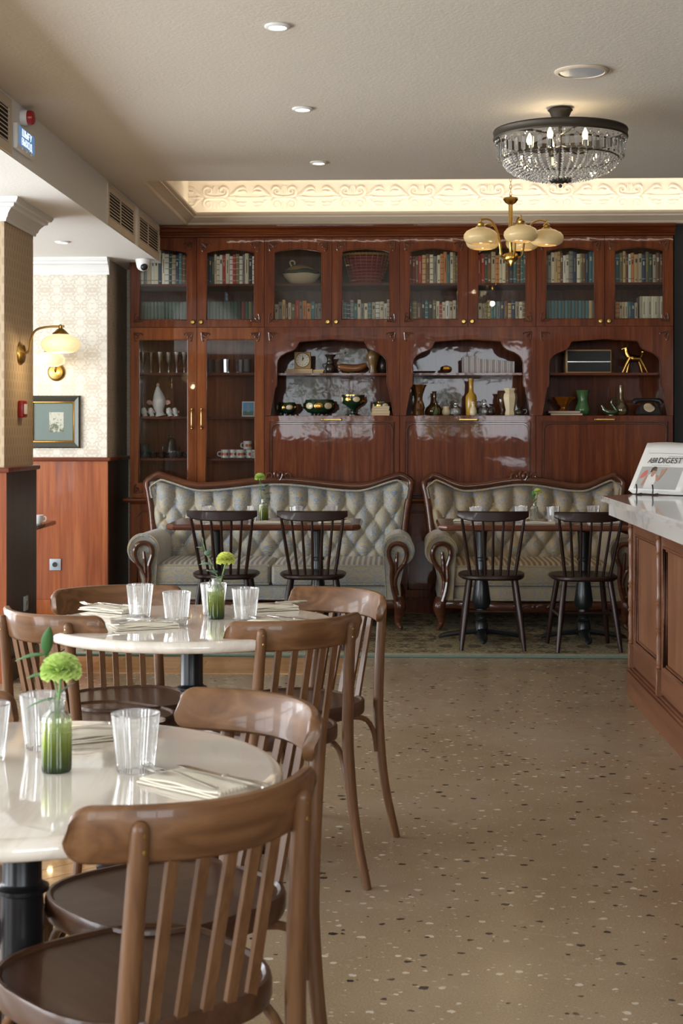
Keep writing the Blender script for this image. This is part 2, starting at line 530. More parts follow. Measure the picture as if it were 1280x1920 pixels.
def m_ombre():
    g = NT('green_ombre_glass')
    z = g.n('SeparateXYZ', {0: g.co('Generated')}).outputs[2]
    tint = g.ramp(z, [(0.02, (0.05, 0.10, 0.03)), (0.22, (0.26, 0.34, 0.04)), (0.45, (0.55, 0.62, 0.18)), (0.62, (0.80, 0.86, 0.62)), (0.78, (0.95, 0.96, 0.93))])
    milk = g.ramp(z, [(0.0, (0.55,) * 3), (0.5, (0.40,) * 3), (0.72, (0.12,) * 3)])
    mc = g.ramp(z, [(0.0, (0.03, 0.06, 0.03)), (0.15, (0.14, 0.20, 0.02)), (0.40, (0.34, 0.40, 0.06)), (0.62, (0.62, 0.68, 0.40)), (0.8, (0.85, 0.87, 0.84))])
    tr = g.n('BsdfTransparent', {'Color': tint}).outputs[0]
    tl = g.n('BsdfTranslucent', {'Color': mc}).outputs[0]
    df = g.n('BsdfDiffuse', {'Color': mc}).outputs[0]
    ms = g.n('MixShader', {0: 0.5, 1: tl, 2: df}).outputs[0]
    tr = g.n('MixShader', {0: milk, 1: tr, 2: ms}).outputs[0]
    gl = g.n('BsdfGlossy', {'Color': (1, 1, 1), 'Roughness': 0.05}).outputs[0]
    fr = g.n('Fresnel', {'IOR': 1.45}).outputs[0]
    return g.done(g.n('MixShader', {0: fr, 1: tr, 2: gl}).outputs[0])
M['ombre'] = m_ombre()

def m_opal(name, c, e, strength):
    g = NT(name)
    return g.P(c, 0.25, **{'Emission Color': (*e, 1), 'Emission Strength': strength})
M['opal_lit'] = m_opal('lit_opal_glass', (0.85, 0.76, 0.55), (1.0, 0.74, 0.36), 0.50)
M['opal_dim'] = m_opal('amber_opal_glass', (0.72, 0.55, 0.28), (1.0, 0.74, 0.36), 0.05)
M['bulb'] = m_opal('bulb_glow', (1, 1, 1), (1.0, 0.78, 0.45), 3.0)
M['spot_glow'] = m_opal('downlight_glow', (1, 1, 1), (1.0, 0.85, 0.62), 5.0)
M['led'] = m_opal('led_glow', (1, 1, 1), (1.0, 0.82, 0.58), 2.5)
M['exit_blue'] = m_opal('exit_sign_blue', (0.10, 0.22, 0.42), (0.10, 0.26, 0.55), 0.35)
M['exit_text'] = m_opal('exit_sign_white', (0.9, 0.95, 1), (0.85, 0.95, 1.0), 0.7)

# -- fabrics
def m_jacquard(name, blue, tan, dark):
    g = NT(name)
    a, b = mirrored(g, 0.11, 0.16)
    y = g.n('SeparateXYZ', {0: g.co('Object')}).outputs[1]
    v = g.n('CombineXYZ', {0: a, 1: b, 2: g.math('MULTIPLY', y, 1.0)}).outputs[0]
    n = g.noise(v, 9, 2, 0.5, 2.6)
    rings = g.math('PINGPONG', g.math('MULTIPLY', n, 7.5), 0.5)
    f = g.ramp(rings, [(0.18, (0, 0, 0)), (0.26, (1, 1, 1))])
    big = g.ramp(g.noise(v, 7, 1, 0.5, 0.8), [(0.44, (0, 0, 0)), (0.52, (1, 1, 1))])
    f = g.math('MAXIMUM', g.math('MULTIPLY', f, 0.95), g.math('MULTIPLY', big, 0.45))
    weave = g.noise(g.co('Object'), 500, 1)
    col = g.mix(f, blue, tan)
    col = g.mix(g.math('MULTIPLY', weave, 0.3), col, dark)
    return g.P(col, 0.55, Normal=g.bump(f, 0.2, 0.002), **{'Sheen Weight': 0.3})
M['jacquard'] = m_jacquard('blue_gold_jacquard', (0.15, 0.245, 0.38), (0.43, 0.345, 0.19), (0.33, 0.29, 0.21))
M['jacquard_gold'] = m_jacquard('olive_gold_jacquard', (0.15, 0.19, 0.26), (0.36, 0.25, 0.095), (0.28, 0.22, 0.12))
def m_stripe(name, c0, c1):
    g = NT(name)
    x = g.n('SeparateXYZ', {0: g.co('Object')}).outputs[0]
    f = g.ramp(g.math('PINGPONG', g.math('ADD', x, 20.0), 0.018), [(0.008, (0, 0, 0)), (0.0095, (1, 1, 1))])
    # map 0..0.018 range
    return g.P(g.mix(f, c0, c1), 0.5)
M['stripe'] = m_stripe('blue_cream_stripe', (0.24, 0.26, 0.30), (0.60, 0.55, 0.46))
M['stripe_gold'] = m_stripe('brown_cream_stripe', (0.22, 0.16, 0.10), (0.55, 0.45, 0.30))
M['napkin'] = NT('linen_napkin').P((0.74, 0.69, 0.58), 0.85)
def m_linen():
    g = NT('linen')
    n = g.noise(g.co('Object'), 300, 1)
    return g.P(g.mix(n, (0.78, 0.73, 0.62), (0.66, 0.60, 0.48)), 0.9)
M['napkin'] = m_linen()
def m_rug():
    g = NT('persian_rug')
    a, b = mirrored(g, 0.42, 0.36, axis='xy')
    v = g.n('CombineXYZ', {0: a, 1: b, 2: 0.2}).outputs[0]
    n = g.noise(v, 6, 3, 0.6, 1.6)
    n2 = g.noise(v, 17, 2, 0.6, 1.0)
    f = g.math('ADD', g.math('MULTIPLY', n, 0.6), g.math('MULTIPLY', n2, 0.4))
    col = g.ramp(f, [(0.36, (0.040, 0.032, 0.015)), (0.43, (0.20, 0.125, 0.035)), (0.47, (0.30, 0.24, 0.12)), (0.51, (0.085, 0.105, 0.075)), (0.545, (0.33, 0.27, 0.15)), (0.60, (0.16, 0.075, 0.025))], 'CONSTANT')
    pile = g.noise(g.co('Object'), 250, 2)
    return g.P(g.mix(g.math('MULTIPLY', pile, 0.2), col, (0.30, 0.26, 0.18)), 0.95, Normal=g.bump(pile, 0.4, 0.004))
M['rug'] = m_rug()
M['rug_edge'] = plain('rug_green_binding', (0.10, 0.155, 0.125), 0.95)
M['rug_border'] = damask('rug_border', (0.28, 0.25, 0.16), (0.11, 0.16, 0.12), 0.09, 0.05, 40, 'xy', 0.05, 0.10, 0.95)

# -- plants
def m_petal(name, c):
    g = NT(name)
    d = g.n('BsdfDiffuse', {'Color': c}).outputs[0]
    t = g.n('BsdfTranslucent', {'Color': c}).outputs[0]
    return g.done(g.n('MixShader', {0: 0.4, 1: d, 2: t}).outputs[0])
M['petal'] = m_petal('green_carnation', (0.72, 0.86, 0.34))
M['petal_yellow'] = m_petal('yellow_green_carnation', (0.82, 0.86, 0.28))
M['leaf'] = plain('green_leaf', (0.07, 0.19, 0.06), 0.5)
M['eucalyptus'] = plain('eucalyptus_leaf', (0.13, 0.22, 0.15), 0.6)
M['stem'] = plain('green_stem', (0.12, 0.24, 0.06), 0.6)
# ------------------------------------------------------------------ the room
b = B()
b.box(XL, XR, YB, YF + 0.2, -0.12, 0)
floor = struct('floor', b, M['terrazzo'], label='polished beige terrazzo floor with dark and pale stone chips')

def clip(bm, x0, x1, y0, y1):
    for co, no in (((x0, 0, 0), (-1, 0, 0)), ((x1, 0, 0), (1, 0, 0)), ((0, y0, 0), (0, -1, 0)), ((0, y1, 0), (0, 1, 0))):
        g = bm.verts[:] + bm.edges[:] + bm.faces[:]
        if not bm.verts:
            return
        bmesh.ops.bisect_plane(bm, geom=g, plane_co=co, plane_no=no, clear_outer=True)

def herringbone(x0, x1, y0, y1, L=0.42, w=0.084):
    # two directions of boards at 45 degrees, clipped to the field
    u, v = Vector((1, 1, 0)).normalized(), Vector((-1, 1, 0)).normalized()
    n = int(round(L / w))
    nn = int(max(x1 - x0, y1 - y0) / w) + 6
    for i in range(-nn, nn):
        for j in range(-nn, nn):
            k = (i - j) % (2 * n)
            o = u * (i * w) + v * (j * w)
            if k == 0:
                a, bb = (o, u * L, v * w), 0
            elif k == n:
                a, bb = (o, v * L, u * w), 1
            else:
                continue
            if bb == 1:
                a = (o - v * (L - w), v * L, u * w)
            base = Vector(((x0 + x1) / 2, (y0 + y1) / 2, 0))
            p, e1, e2 = a
            p = p + base
            if not (x0 - L < p.x < x1 + L and y0 - L < p.y < y1 + L):
                continue
            e = 0.0012
            d1, d2 = e1.normalized() * e, e2.normalized() * e
            q = [p + d1 + d2, p + e1 - d1 + d2, p + e1 + e2 - d1 - d2, p + e2 + d1 - d2]
            pb = B()
            vs = [pb.bm.verts.new((c.x, c.y, 0.0)) for c in q] + [pb.bm.verts.new((c.x, c.y, 0.004)) for c in q]
            for f in ((0, 3, 2, 1), (4, 5, 6, 7), (0, 1, 5, 4), (1, 2, 6, 5), (2, 3, 7, 6), (3, 0, 4, 7)):
                pb.bm.faces.new([vs[t] for t in f])
            clip(pb.bm, x0, x1, y0, y1)
            if len(pb.bm.faces) < 4:
                pb.bm.free()
                continue
            obj('plank', pb, M['parquet'], floor, angle=0)
herringbone(-1.60, -0.62, 2.75, 5.3)
# straight oak boards in front of the rug
for r in range(4):
    x = -3.2 + 0.13 * r
    y0 = 8.02 + r * 0.14
    while x < -0.22:
        L = 0.62
        b = B()
        b.box(max(x, -3.2) + 0.001, min(x + L, -0.20) - 0.001, y0 + 0.001, y0 + 0.139, 0, 0.004)
        obj('plank', b, M['parquet'], floor, angle=0)
        x += L

# walls with window openings
def wall_y(name, y0, y1, x0, x1, z0, z1, wins, m, w0, w1):
    b = B()
    xs = x0
    for (a, c) in wins:
        b.box(xs, a, y0, y1, z0, z1)
        b.box(a, c, y0, y1, z0, w0)
        b.box(a, c, y0, y1, w1, z1)
        xs = c
    b.box(xs, x1, y0, y1, z0, z1)
    return struct(name, b, m)
def wall_x(name, x0, x1, y0, y1, z0, z1, wins, m):
    b = B()
    ys = y0
    for (a, c) in wins:
        b.box(x0, x1, ys, a, z0, z1)
        b.box(x0, x1, a, c, z0, WZ0)
        b.box(x0, x1, a, c, WZ1, z1)
        ys = c
    b.box(x0, x1, ys, y1, z0, z1)
    return struct(name, b, m)
wall_y('wall_rear', YB - 0.2, YB, XL, XR, 0, 3.5, REAR_WIN, M['dark_wainscot'], RZ0, RZ1)
wall_x('wall_left', XL - 0.2, XL, YB - 0.2, YF + 0.2, 0, 3.5, LEFT_WIN, M['wallpaper'])
b = B()
b.box(XR, XR + 0.2, YB - 0.2, YF + 0.2, 0, 3.5)
struct('wall_right', b, M['dark_wainscot'])
b = B()
b.box(XL, XR, YF, YF + 0.2, 0, 3.5)
struct('wall_back', b, M['wallpaper_shaded'] if False else M['wallpaper'])
wn = 0
for (a, c) in REAR_WIN:
    wn += 1
    b = B()
    for x in (a, (a + c) / 2 - 0.025, c - 0.05):
        b.box(x, x + 0.05, YB - 0.14, YB - 0.08, RZ0, RZ1)
    for z in (RZ0, RZ1 - 0.05, 2.15):
        b.box(a, c, YB - 0.14, YB - 0.08, z, z + 0.05)
    struct('window_%d' % wn, b, M['rail'])
for (a, c) in LEFT_WIN:
    wn += 1
    b = B()
    for y in (a, (a + c) / 2 - 0.025, c - 0.05):
        b.box(XL - 0.14, XL - 0.08, y, y + 0.05, WZ0, WZ1)
    for z in (WZ0, WZ1 - 0.05, 1.85):
        b.box(XL - 0.14, XL - 0.08, a, c, z, z + 0.05)
    struct('window_%d' % wn, b, M['rail'])

# ceilings: main, strips beside the recess, low one on the left
XC0, XC1 = WX(348, YK), 2.75         # recess from left to right
b = B()
b.box(XS, XR, YB, YN, ZC, ZC + 0.12)
b.box(XS, XC0, YN, YF, ZC, ZC + 0.12)
b.box(XC1, XR, YN, YF, ZC, ZC + 0.12)
b.box(XC0, XC1, 10.655, YF, ZC, ZC + 0.03)
b.box(XC0, XC1, 10.76, YF, ZC + 0.03, ZC + 0.1)
struct('ceiling', b, M['ceiling'], label='grey cream textured plaster ceiling')
b = B()
b.box(XL, XS, YB, YF, ZL, ZC + 0.12)
struct('wall_soffit', b, M['white_plaster'], label='boxed soffit dropping below the main ceiling on the left')
b = B()                                     # recess shell
b.box(XC0 - 0.1, XC0, YN - 0.1, 10.9, ZC + 0.12, ZR)
b.box(XC1, XC1 + 0.1, YN - 0.1, 10.9, ZC + 0.12, ZR)
b.box(XC0, XC1, YN - 0.1, YN, ZC + 0.12, ZR)
b.box(XC0 - 0.1, XC1 + 0.1, YN - 0.1, 10.9, ZR, ZR + 0.1)
struct('wall_recess', b, M['frieze'], label='walls and ceiling of the lit ceiling recess')

# crown round the recess: leans inward from the ceiling to a lip that hides the light strip
def crown(path_dir, L0, L1, fixed, sgn, zb, m, name='trim', proj=0.09, h=0.085):
    """profile in (offset towards the opening, height)"""
    prof = [(0.0, 0.0), (0.012, 0.0), (0.018, 0.012), (0.018, 0.020), (0.030, 0.026), (0.060, 0.046), (0.072, 0.050), (0.072, 0.060), (0.082, 0.064), (proj, 0.070), (proj, h), (proj - 0.02, h), (0.0, 0.03)]
    bb = B()
    if path_dir == 'x':
        bb.prism([(fixed + sgn * o, zb + z) for o, z in prof], 'x', L0, L1)
    else:
        bb.prism([(fixed + sgn * o, zb + z) for o, z in prof], 'y', L0, L1)
    return struct(name, bb, m, label='painted crown moulding edging the ceiling recess', angle=25)
crown('x', XC0, XC1, 10.72 - 0.06, -1, ZC, M['cornice'], 'trim_1')
crown('y', YN, 10.66, XC0, 1, ZC, M['cornice'], 'trim_2')
crown('y', YN, 10.66, XC1, -1, ZC, M['cornice'], 'trim_3')

# lit frieze on the far side of the recess, with raised scrollwork
b = B()
b.box(XC0, XC1, 10.80, 10.9, ZC + 0.1, ZR)
b.box(XC0, XC1, 10.785, 10.80, 3.155, 3.175)
frieze = struct('trim_4', b, M['frieze'], label='lit plaster frieze with raised scrollwork above the bookcase')
def spiral(cx, cz, r0, turns, a0, sgn, n=22):
    P = []
    for i in range(n + 1):
        t = i / n
        a = a0 + sgn * turns * 2 * pi * t
        r = r0 * (1 - 0.80 * t)
        P.append((cx + r * cos(a), 0, cz + r * sin(a)))
    return P
b = B()
for sx in (-1, 1):
    for sz in (-1, 1):
        P = spiral(sx * 0.055, sz * 0.048, 0.040, 1.35, -pi / 2 * sz + (0 if sx > 0 else 0), sx * sz)
        P = [(sx * 0.004, 0, sz * 0.004), (sx * 0.03, 0, sz * 0.006)] + P
        b.tube(P, [0.008] * 2 + [0.0125 - 0.006 * i / 22 for i in range(23)], 6, up=(0, 1, 0), flat=0.9)
        # leaf sprays reaching towards the next motif
        b.tube([(sx * 0.10, 0, sz * 0.012), (sx * 0.135, 0, sz * 0.03), (sx * 0.165, 0, sz * 0.062), (sx * 0.20, 0, sz * 0.072), (sx * 0.225, 0, sz * 0.058)],
               [0.006, 0.014, 0.012, 0.014, 0.004], 6, 3, up=(0, 1, 0), flat=0.8)
        b.tube([(sx * 0.15, 0, sz * 0.045), (sx * 0.185, 0, sz * 0.040), (sx * 0.21, 0, sz * 0.046), (sx * 0.23, 0, sz * 0.034)], [0.006, 0.012, 0.011, 0.004], 6, 3, up=(0, 1, 0), flat=0.8)
        b.tube([(sx * 0.01, 0, sz * 0.085), (sx * 0.018, 0, sz * 0.06), (sx * 0.008, 0, sz * 0.03)], [0.005, 0.006, 0.003], 6, 3, up=(0, 1, 0), flat=0.8)
    b.ball((sx * 0.118, 0, 0), 0.03, 8, 6, (1.15, 0.35, 0.55))
    b.ball((sx * 0.158, 0, 0), 0.016, 8, 6, (1.5, 0.4, 0.6))
    b.tube([(sx * 0.17, 0, 0), (sx * 0.25, 0, 0)], 0.005, 6, up=(0, 1, 0), flat=0.8)
b.ball((0, 0, 0), 0.014, 8, 6, (1, 0.5, 1))
motif = obj('scroll_motif', b, M['frieze'], frieze)
motif.location = (XC0 + 0.20, 10.797, 3.04)
k = 1
while XC0 + 0.20 + 0.505 * k < XC1:
    link_copy(motif, frieze, (XC0 + 0.20 + 0.505 * k, 10.797, 3.04))
    k += 1
# light strips lying behind the crown lips
def strip(name, x0, x1, y0, y1, z, label):
    bb = B()
    bb.box(x0, x1, y0, y1, z, z + 0.008)
    return tag(obj(name, bb, M['led'], angle=0), label, 'light strip')
strip('light_strip', XC0 + 0.1, XC1 - 0.1, 10.665, 10.68, ZC + 0.0305, 'warm light strip hidden behind the crown below the frieze')
strip('light_strip', XC0 + 0.012, XC0 + 0.026, YN + 0.1, 10.5, ZC + 0.052, 'warm light strip hidden behind the left crown of the recess')
area_light('cove_glow', ((XC0 + XC1) / 2, 10.615, ZC + 0.092), (0, 0.35, 1), XC1 - XC0 - 0.2, 0.02, 4.6, (1.0, 0.87, 0.70))
area_light('cove_glow_front', ((XC0 + XC1) / 2, 8.86, ZC + 0.115), (0, 0.5, 1), XC1 - XC0 - 0.2, 0.02, 3, (1.0, 0.87, 0.70))

# soffit face: ventilation grilles
def grille(name, y0, y1, z0, z1, label):
    t = thing(name, label, 'vent', (XS, (y0 + y1) / 2, z0))
    bb = B()
    fr = 0.045
    bb.box(XS, XS + 0.008, y0 - fr, y1 + fr, z0 - fr, z0)
    bb.box(XS, XS + 0.008, y0 - fr, y1 + fr, z1, z1 + fr)
    bb.box(XS, XS + 0.008, y0 - fr, y0, z0, z1)
    bb.box(XS, XS + 0.008, y1, y1 + fr, z0, z1)
    ym = y0 + (y1 - y0) * 0.45
    bb.box(XS, XS + 0.008, ym - 0.01, ym + 0.01, z0, z1)
    obj('frame', bb, M['cornice'], t, True)
    bb = B()
    bb.box(XS + 0.0005, XS + 0.002, y0, y1, z0, z1)
    obj('opening_shade', bb, M['dark_void'], t, True)  # dark sheet standing in for the shade in the openings behind the slats
    n = 8
    for i in range(n):
        z = z0 + (i + 0.5) * (z1 - z0) / n
        bb = B()
        bb.faces([(XS + 0.002, y0, z + 0.004), (XS + 0.002, y1, z + 0.004), (XS + 0.010, y1, z - 0.006), (XS + 0.010, y0, z - 0.006),
                  (XS + 0.002, y0, z + 0.001), (XS + 0.002, y1, z + 0.001), (XS + 0.010, y1, z - 0.009), (XS + 0.010, y0, z - 0.009)],
                 [(0, 1, 2, 3), (4, 7, 6, 5), (0, 4, 5, 1), (3, 2, 6, 7), (0, 3, 7, 4), (1, 5, 6, 2)])
        obj('slat', bb, M['cornice'], t, True, angle=0)
    return t
def soff_y(u):
    return XS / tan(atan((u - 640.0) / F) - TH)
grille('vent_grille', soff_y(203), soff_y(249), 2.60, 2.755, 'wider slatted vent grille on the soffit, farther from the bookcase')
grille('vent_grille', soff_y(260), soff_y(295), 2.60, 2.755, 'slatted vent grille at the soffit end beside the bookcase')
grille('vent_grille', soff_y(-60), soff_y(14), 2.60, 2.755, 'slatted vent grille at left edge beside the red alarm light')

# pier with damask paper, its wainscot, and the side return towards the bookcase
YP = 10.38
XP = WX(200, YP)
HR = 1.109
b = B()
b.box(XL, XP, YP, YF, 0, ZL)
pier = struct('wall_pier', b, M['wallpaper'], label='pale damask papered wall beyond the pillar')
b = B()
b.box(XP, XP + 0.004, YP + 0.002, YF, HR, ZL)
struct('wall_pier_side', b, M['wallpaper_shaded'], label='shaded papered side of the pier beside the bookcase')
def panel_row(x0, x1, n):
    for i in range(n):
        bb = B()
        w = (x1 - x0) / n
        bb.box(x0 + i * w + 0.0008, x0 + (i + 1) * w - 0.0008, YP - 0.018, YP, 0.13, HR, 0.001)
        obj('panel', bb, M['wainscot'], wains)
b = B()
b.box(XL, XP + 0.012, YP - 0.016, YP, 0.10, HR)
wains = struct('wall_wainscot', b, M['wainscot'], label='reddish mahogany wainscot below the damask wall')
panel_row(XP - 1.16, XP + 0.012, 2)
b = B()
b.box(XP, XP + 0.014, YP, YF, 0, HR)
struct('wall_wainscot_side', b, M['dark_wainscot'], label='shaded side of the wainscot beside the bookcase')
b = B()
b.box(XL, XP + 0.03, YP - 0.035, YP, HR, HR + 0.028, 0.008, 2)
b.box(XP, XP + 0.035, YP - 0.03, YF, HR, HR + 0.028, 0.008, 2)
struct('trim_5', b, M['rail'], label='chair rail on top of the wainscot')
b = B()
b.box(XL, XP + 0.016, YP - 0.03, YP, 0, 0.13, 0.006, 2)
struct('baseboard_back', b, M['wainscot'])
def crown_white(path, L0, L1, fixed, sgn, name):
    prof = [(0.0, 0.0), (0.0, -0.115), (0.012, -0.118), (0.016, -0.10), (0.022, -0.098), (0.030, -0.075), (0.050, -0.052), (0.068, -0.045), (0.070, -0.030), (0.085, -0.026), (0.095, -0.010), (0.095, 0.0)]
    bb = B()
    bb.prism([(fixed + sgn * o, ZL + z) for o, z in prof], path, L0, L1)
    return struct(name, bb, M['white_paint'], label='white crown moulding under the low ceiling', angle=25)
crown_white('x', XL, XP + 0.02, YP, -1, 'trim_6')

# pillar on the left
XQ = WX(62, 8.3)
YQ0, YQ1 = 7.68, 8.3
b = B()
b.box(XQ - 0.6, XQ, YQ0, YQ1, 0, ZL)
struct('wall_pillar', b, M['pillar_paper'], label='square pillar with tan patterned wallpaper on the left')
b = B()
b.box(XQ - 0.6, XQ + 0.016, YQ0 - 0.016, YQ0, 0, HR)
struct('wall_pillar_wainscot', b, M['wainscot'], label='mahogany panel on the near face of the pillar')
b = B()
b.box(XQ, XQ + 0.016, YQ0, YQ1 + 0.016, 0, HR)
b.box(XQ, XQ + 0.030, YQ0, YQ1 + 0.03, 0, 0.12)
struct('wall_pillar_wainscot_side', b, M['dark_wainscot'], label='shaded panel on the side of the pillar facing the room')
b = B()
b.box(XQ - 0.6, XQ + 0.035, YQ0 - 0.035, YQ1 + 0.035, HR, HR + 0.028, 0.009, 2)
struct('trim_7', b, M['rail'], label='chair rail round the pillar')
b = B()                                      # mitred crown round the pillar
prof = [(0.0, -0.115), (0.012, -0.118), (0.016, -0.10), (0.022, -0.098), (0.030, -0.075), (0.050, -0.052), (0.068, -0.045), (0.070, -0.030), (0.085, -0.026), (0.095, -0.010), (0.095, 0.0)]
b.rings([[(XQ - 0.6 - o, YQ0 - o, ZL + z), (XQ + o, YQ0 - o, ZL + z), (XQ + o, YQ1 + o, ZL + z), (XQ - 0.6 - o, YQ1 + o, ZL + z)] for o, z in prof])
struct('trim_8', b, M['white_paint'], label='white crown moulding round the pillar head', angle=25)

# dark panel to the right of the bookcase
b = B()
b.box(WX(1266, YK) + 0.01, XR, YK + 0.1, YF, 0, ZC)
struct('wall_dark', b, M['dark_void'], label='dark grey wall strip right of the bookcase')
# ------------------------------------------------------------------ the bookcase wall
BX0, BX1 = WX(243, YK), WX(1262, YK)
DW = (BX1 - BX0) / 8.0                       # one door
BAY = DW * 2
UMID = 752
def bz(v):
    return WZ(700, v, YK)
Z_CORN0, Z_CORN1 = bz(444), ZC - 0.002
Z_UP0 = bz(613)
Z_NI0 = bz(779)                              # niche floor
Z_LEDGE = bz(940)
YBK = YF - 0.03                              # back panels

# carved corner bracket, origin at the outer corner, arms along +x and -z, standing proud towards -y
def bracket_bm(s=1.0):
    b = B()
    b.tube([(0.004, 0, -0.004), (0.030, 0, -0.006), (0.058, 0, -0.010), (0.066, 0, -0.018), (0.058, 0, -0.022)], [0.007, 0.0055, 0.006, 0.005, 0.003], 6, 3, up=(0, 1, 0), flat=0.9)
    b.tube([(0.004, 0, -0.004), (0.006, 0, -0.030), (0.010, 0, -0.058), (0.018, 0, -0.066), (0.022, 0, -0.058)], [0.007, 0.0055, 0.006, 0.005, 0.003], 6, 3, up=(0, 1, 0), flat=0.9)
    b.tube([(0.010, 0, -0.010), (0.026, 0, -0.022), (0.036, 0, -0.036), (0.028, 0, -0.042), (0.022, 0, -0.034)], [0.008, 0.007, 0.005, 0.004, 0.003], 6, 3, up=(0, 1, 0), flat=0.9)
    b.ball((0.040, 0, -0.018), 0.007, 6, 4)
    b.ball((0.018, 0, -0.040), 0.007, 6, 4)
    return b
_br = {}
def bracket(parent, x, y, z, sx, sz):
    key = (sx, sz)
    if key not in _br:
        b = bracket_bm()
        for v in b.bm.verts:
            v.co.x *= sx
            v.co.z *= sz
        o = obj('corner_carving', b, M['carved'], parent)
        _br[key] = o.data
    else:
        o = bpy.data.objects.new('corner_carving', _br[key])
        COL.objects.link(o)
        o.parent = parent
    o.location = Vector((x, y, z)) - root_offset(parent)
    return o

def frame_with_opening(x0, x1, z0, z1, gx0, gx1, gz0, gzs, gzp, y0, y1):
    """door frame as one mesh: rectangular outside, opening with a shallow pointed arch on top"""
    b = B()
    xm = (gx0 + gx1) / 2
    w = gx1 - gx0
    inn = [(gx0, gz0), (gx1, gz0), (gx1, gzs), (gx1 - w * 0.12, gzs + (gzp - gzs) * 0.45), (xm, gzp), (gx0 + w * 0.12, gzs + (gzp - gzs) * 0.45), (gx0, gzs)]
    out = [(x0, z0), (x1, z0), (x1, gzs), (x1, z1), (xm, z1), (x0, z1), (x0, gzs)]
    n = len(inn)
    V = {}
    for nm, L in (('i', inn), ('o', out)):
        for k, (x, z) in enumerate(L):
            V[nm, k, 0] = b.bm.verts.new((x, y0, z))
            V[nm, k, 1] = b.bm.verts.new((x, y1, z))
    for k in range(n):
        j = (k + 1) % n
        b._f([V['o', k, 0], V['o', j, 0], V['i', j, 0], V['i', k, 0]])
        b._f([V['o', k, 1], V['i', k, 1], V['i', j, 1], V['o', j, 1]])
        b._f([V['i', k, 0], V['i', j, 0], V['i', j, 1], V['i', k, 1]])
        b._f([V['o', k, 0], V['o', k, 1], V['o', j, 1], V['o', j, 0]])
    # moulded lip round the glass
    P = [(x + (0.004 if x > xm else -0.004 if x < xm else 0), y0 + 0.001, z + (0.004 if z > gz0 + 0.01 else -0.004)) for x, z in inn]
    b.tube(P, 0.004, 5, loop=True)
    return b
def glass_pane(parent, gx0, gx1, gz0, gz1, y):
    b = B()
    b.box(gx0, gx1, y, y + 0.004, gz0, gz1)
    return obj('glass_pane', b, M['pane'], parent, True, angle=0)

def carcass(t, x0, x1, z0, z1, y0, y1, shelves=(), mat='mahogany', top=True, bottom=True):
    b = B()
    e = 0.0006
    b.box(x0 + e, x0 + 0.018, y0, y1, z0 + e, z1 - e)
    b.box(x1 - 0.018, x1 - e, y0, y1, z0 + e, z1 - e)
    if bottom:
        b.box(x0 + 0.018, x1 - 0.018, y0, y1, z0 + e, z0 + 0.018)
    if top:
        b.box(x0 + 0.018, x1 - 0.018, y0, y1, z1 - 0.018, z1 - e)
    obj('carcass', b, M[mat], t, True, angle=20)
    b = B()
    b.box(x0 + 0.018, x1 - 0.018, y1 - 0.012, y1, z0 + 0.018, z1 - 0.018)
    obj('back_panel', b, M[mat], t, True, angle=20)
    for z in shelves:
        b = B()
        b.box(x0 + 0.0185, x1 - 0.0185, y0 + 0.025, y1 - 0.0125, z - 0.016, z)
        obj('shelf', b, M['mahogany_h'], t, True, angle=20)

GM = 0.073                                  # stile width beside the glass
UP_SHELF = bz(530)
UPB = Z_UP0 + 0.0185                          # bottom of the upper cupboards inside
for k in range(4):
    x0, x1 = BX0 + k * BAY, BX0 + (k + 1) * BAY
    t = thing('upper_cabinet', '%s glazed mahogany wall cupboard of two doors, counted from the left, below the cornice' % ORD[k], 'cabinet', ((x0 + x1) / 2, YK, Z_UP0), group='glazed cupboards along the top of the bookcase')
    carcass(t, x0, x1, Z_UP0, Z_CORN0, YK + 0.022, YBK, (UP_SHELF,))
    b = B()
    xm = (x0 + x1) / 2
    b.box(xm - 0.009, xm + 0.009, YK + 0.022, YBK - 0.0125, Z_UP0 + 0.0185, Z_CORN0 - 0.0185)
    obj('divider', b, M['mahogany'], t, True)
    for s in (0, 1):
        a, c = (x0, xm) if s == 0 else (xm, x1)
        d0, d1 = a + 0.002, c - 0.002
        gz0, gzs, gzp = bz(598), bz(473), bz(466)
        db = frame_with_opening(d0, d1, Z_UP0 + 0.002, Z_CORN0 - 0.002, d0 + GM, d1 - GM, gz0, gzs, gzp, YK, YK + 0.021)
        d = obj('door', db, M['mahogany'], t, True, angle=25)
        glass_pane(d, d0 + GM - 0.006, d1 - GM + 0.006, gz0 - 0.006, gzp + 0.004, YK + 0.011)
        zt, zb = Z_CORN0 - 0.035, Z_UP0 + 0.033
        bracket(d, d0 + 0.028, YK, zt, 1, 1)
        bracket(d, d1 - 0.028, YK, zt, -1, 1)
        if s == 0:
            bracket(d, d0 + 0.028, YK, zb, 1, -1)
        else:
            bracket(d, d1 - 0.028, YK, zb, -1, -1)
        b = B()
        kx = d1 - 0.028 if s == 0 else d0 + 0.028
        m = Matrix.Rotation(radians(90), 3, 'X')
        b.lathe([(0.001, 0.020), (0.012, 0.019), (0.017, 0.014), (0.0185, 0.010), (0.012, 0.007), (0.008, 0.0)], (kx, YK, Z_UP0 + 0.038), 14, mat=m)
        obj('knob', b, M['brass'], d, True, label='round brass knob')

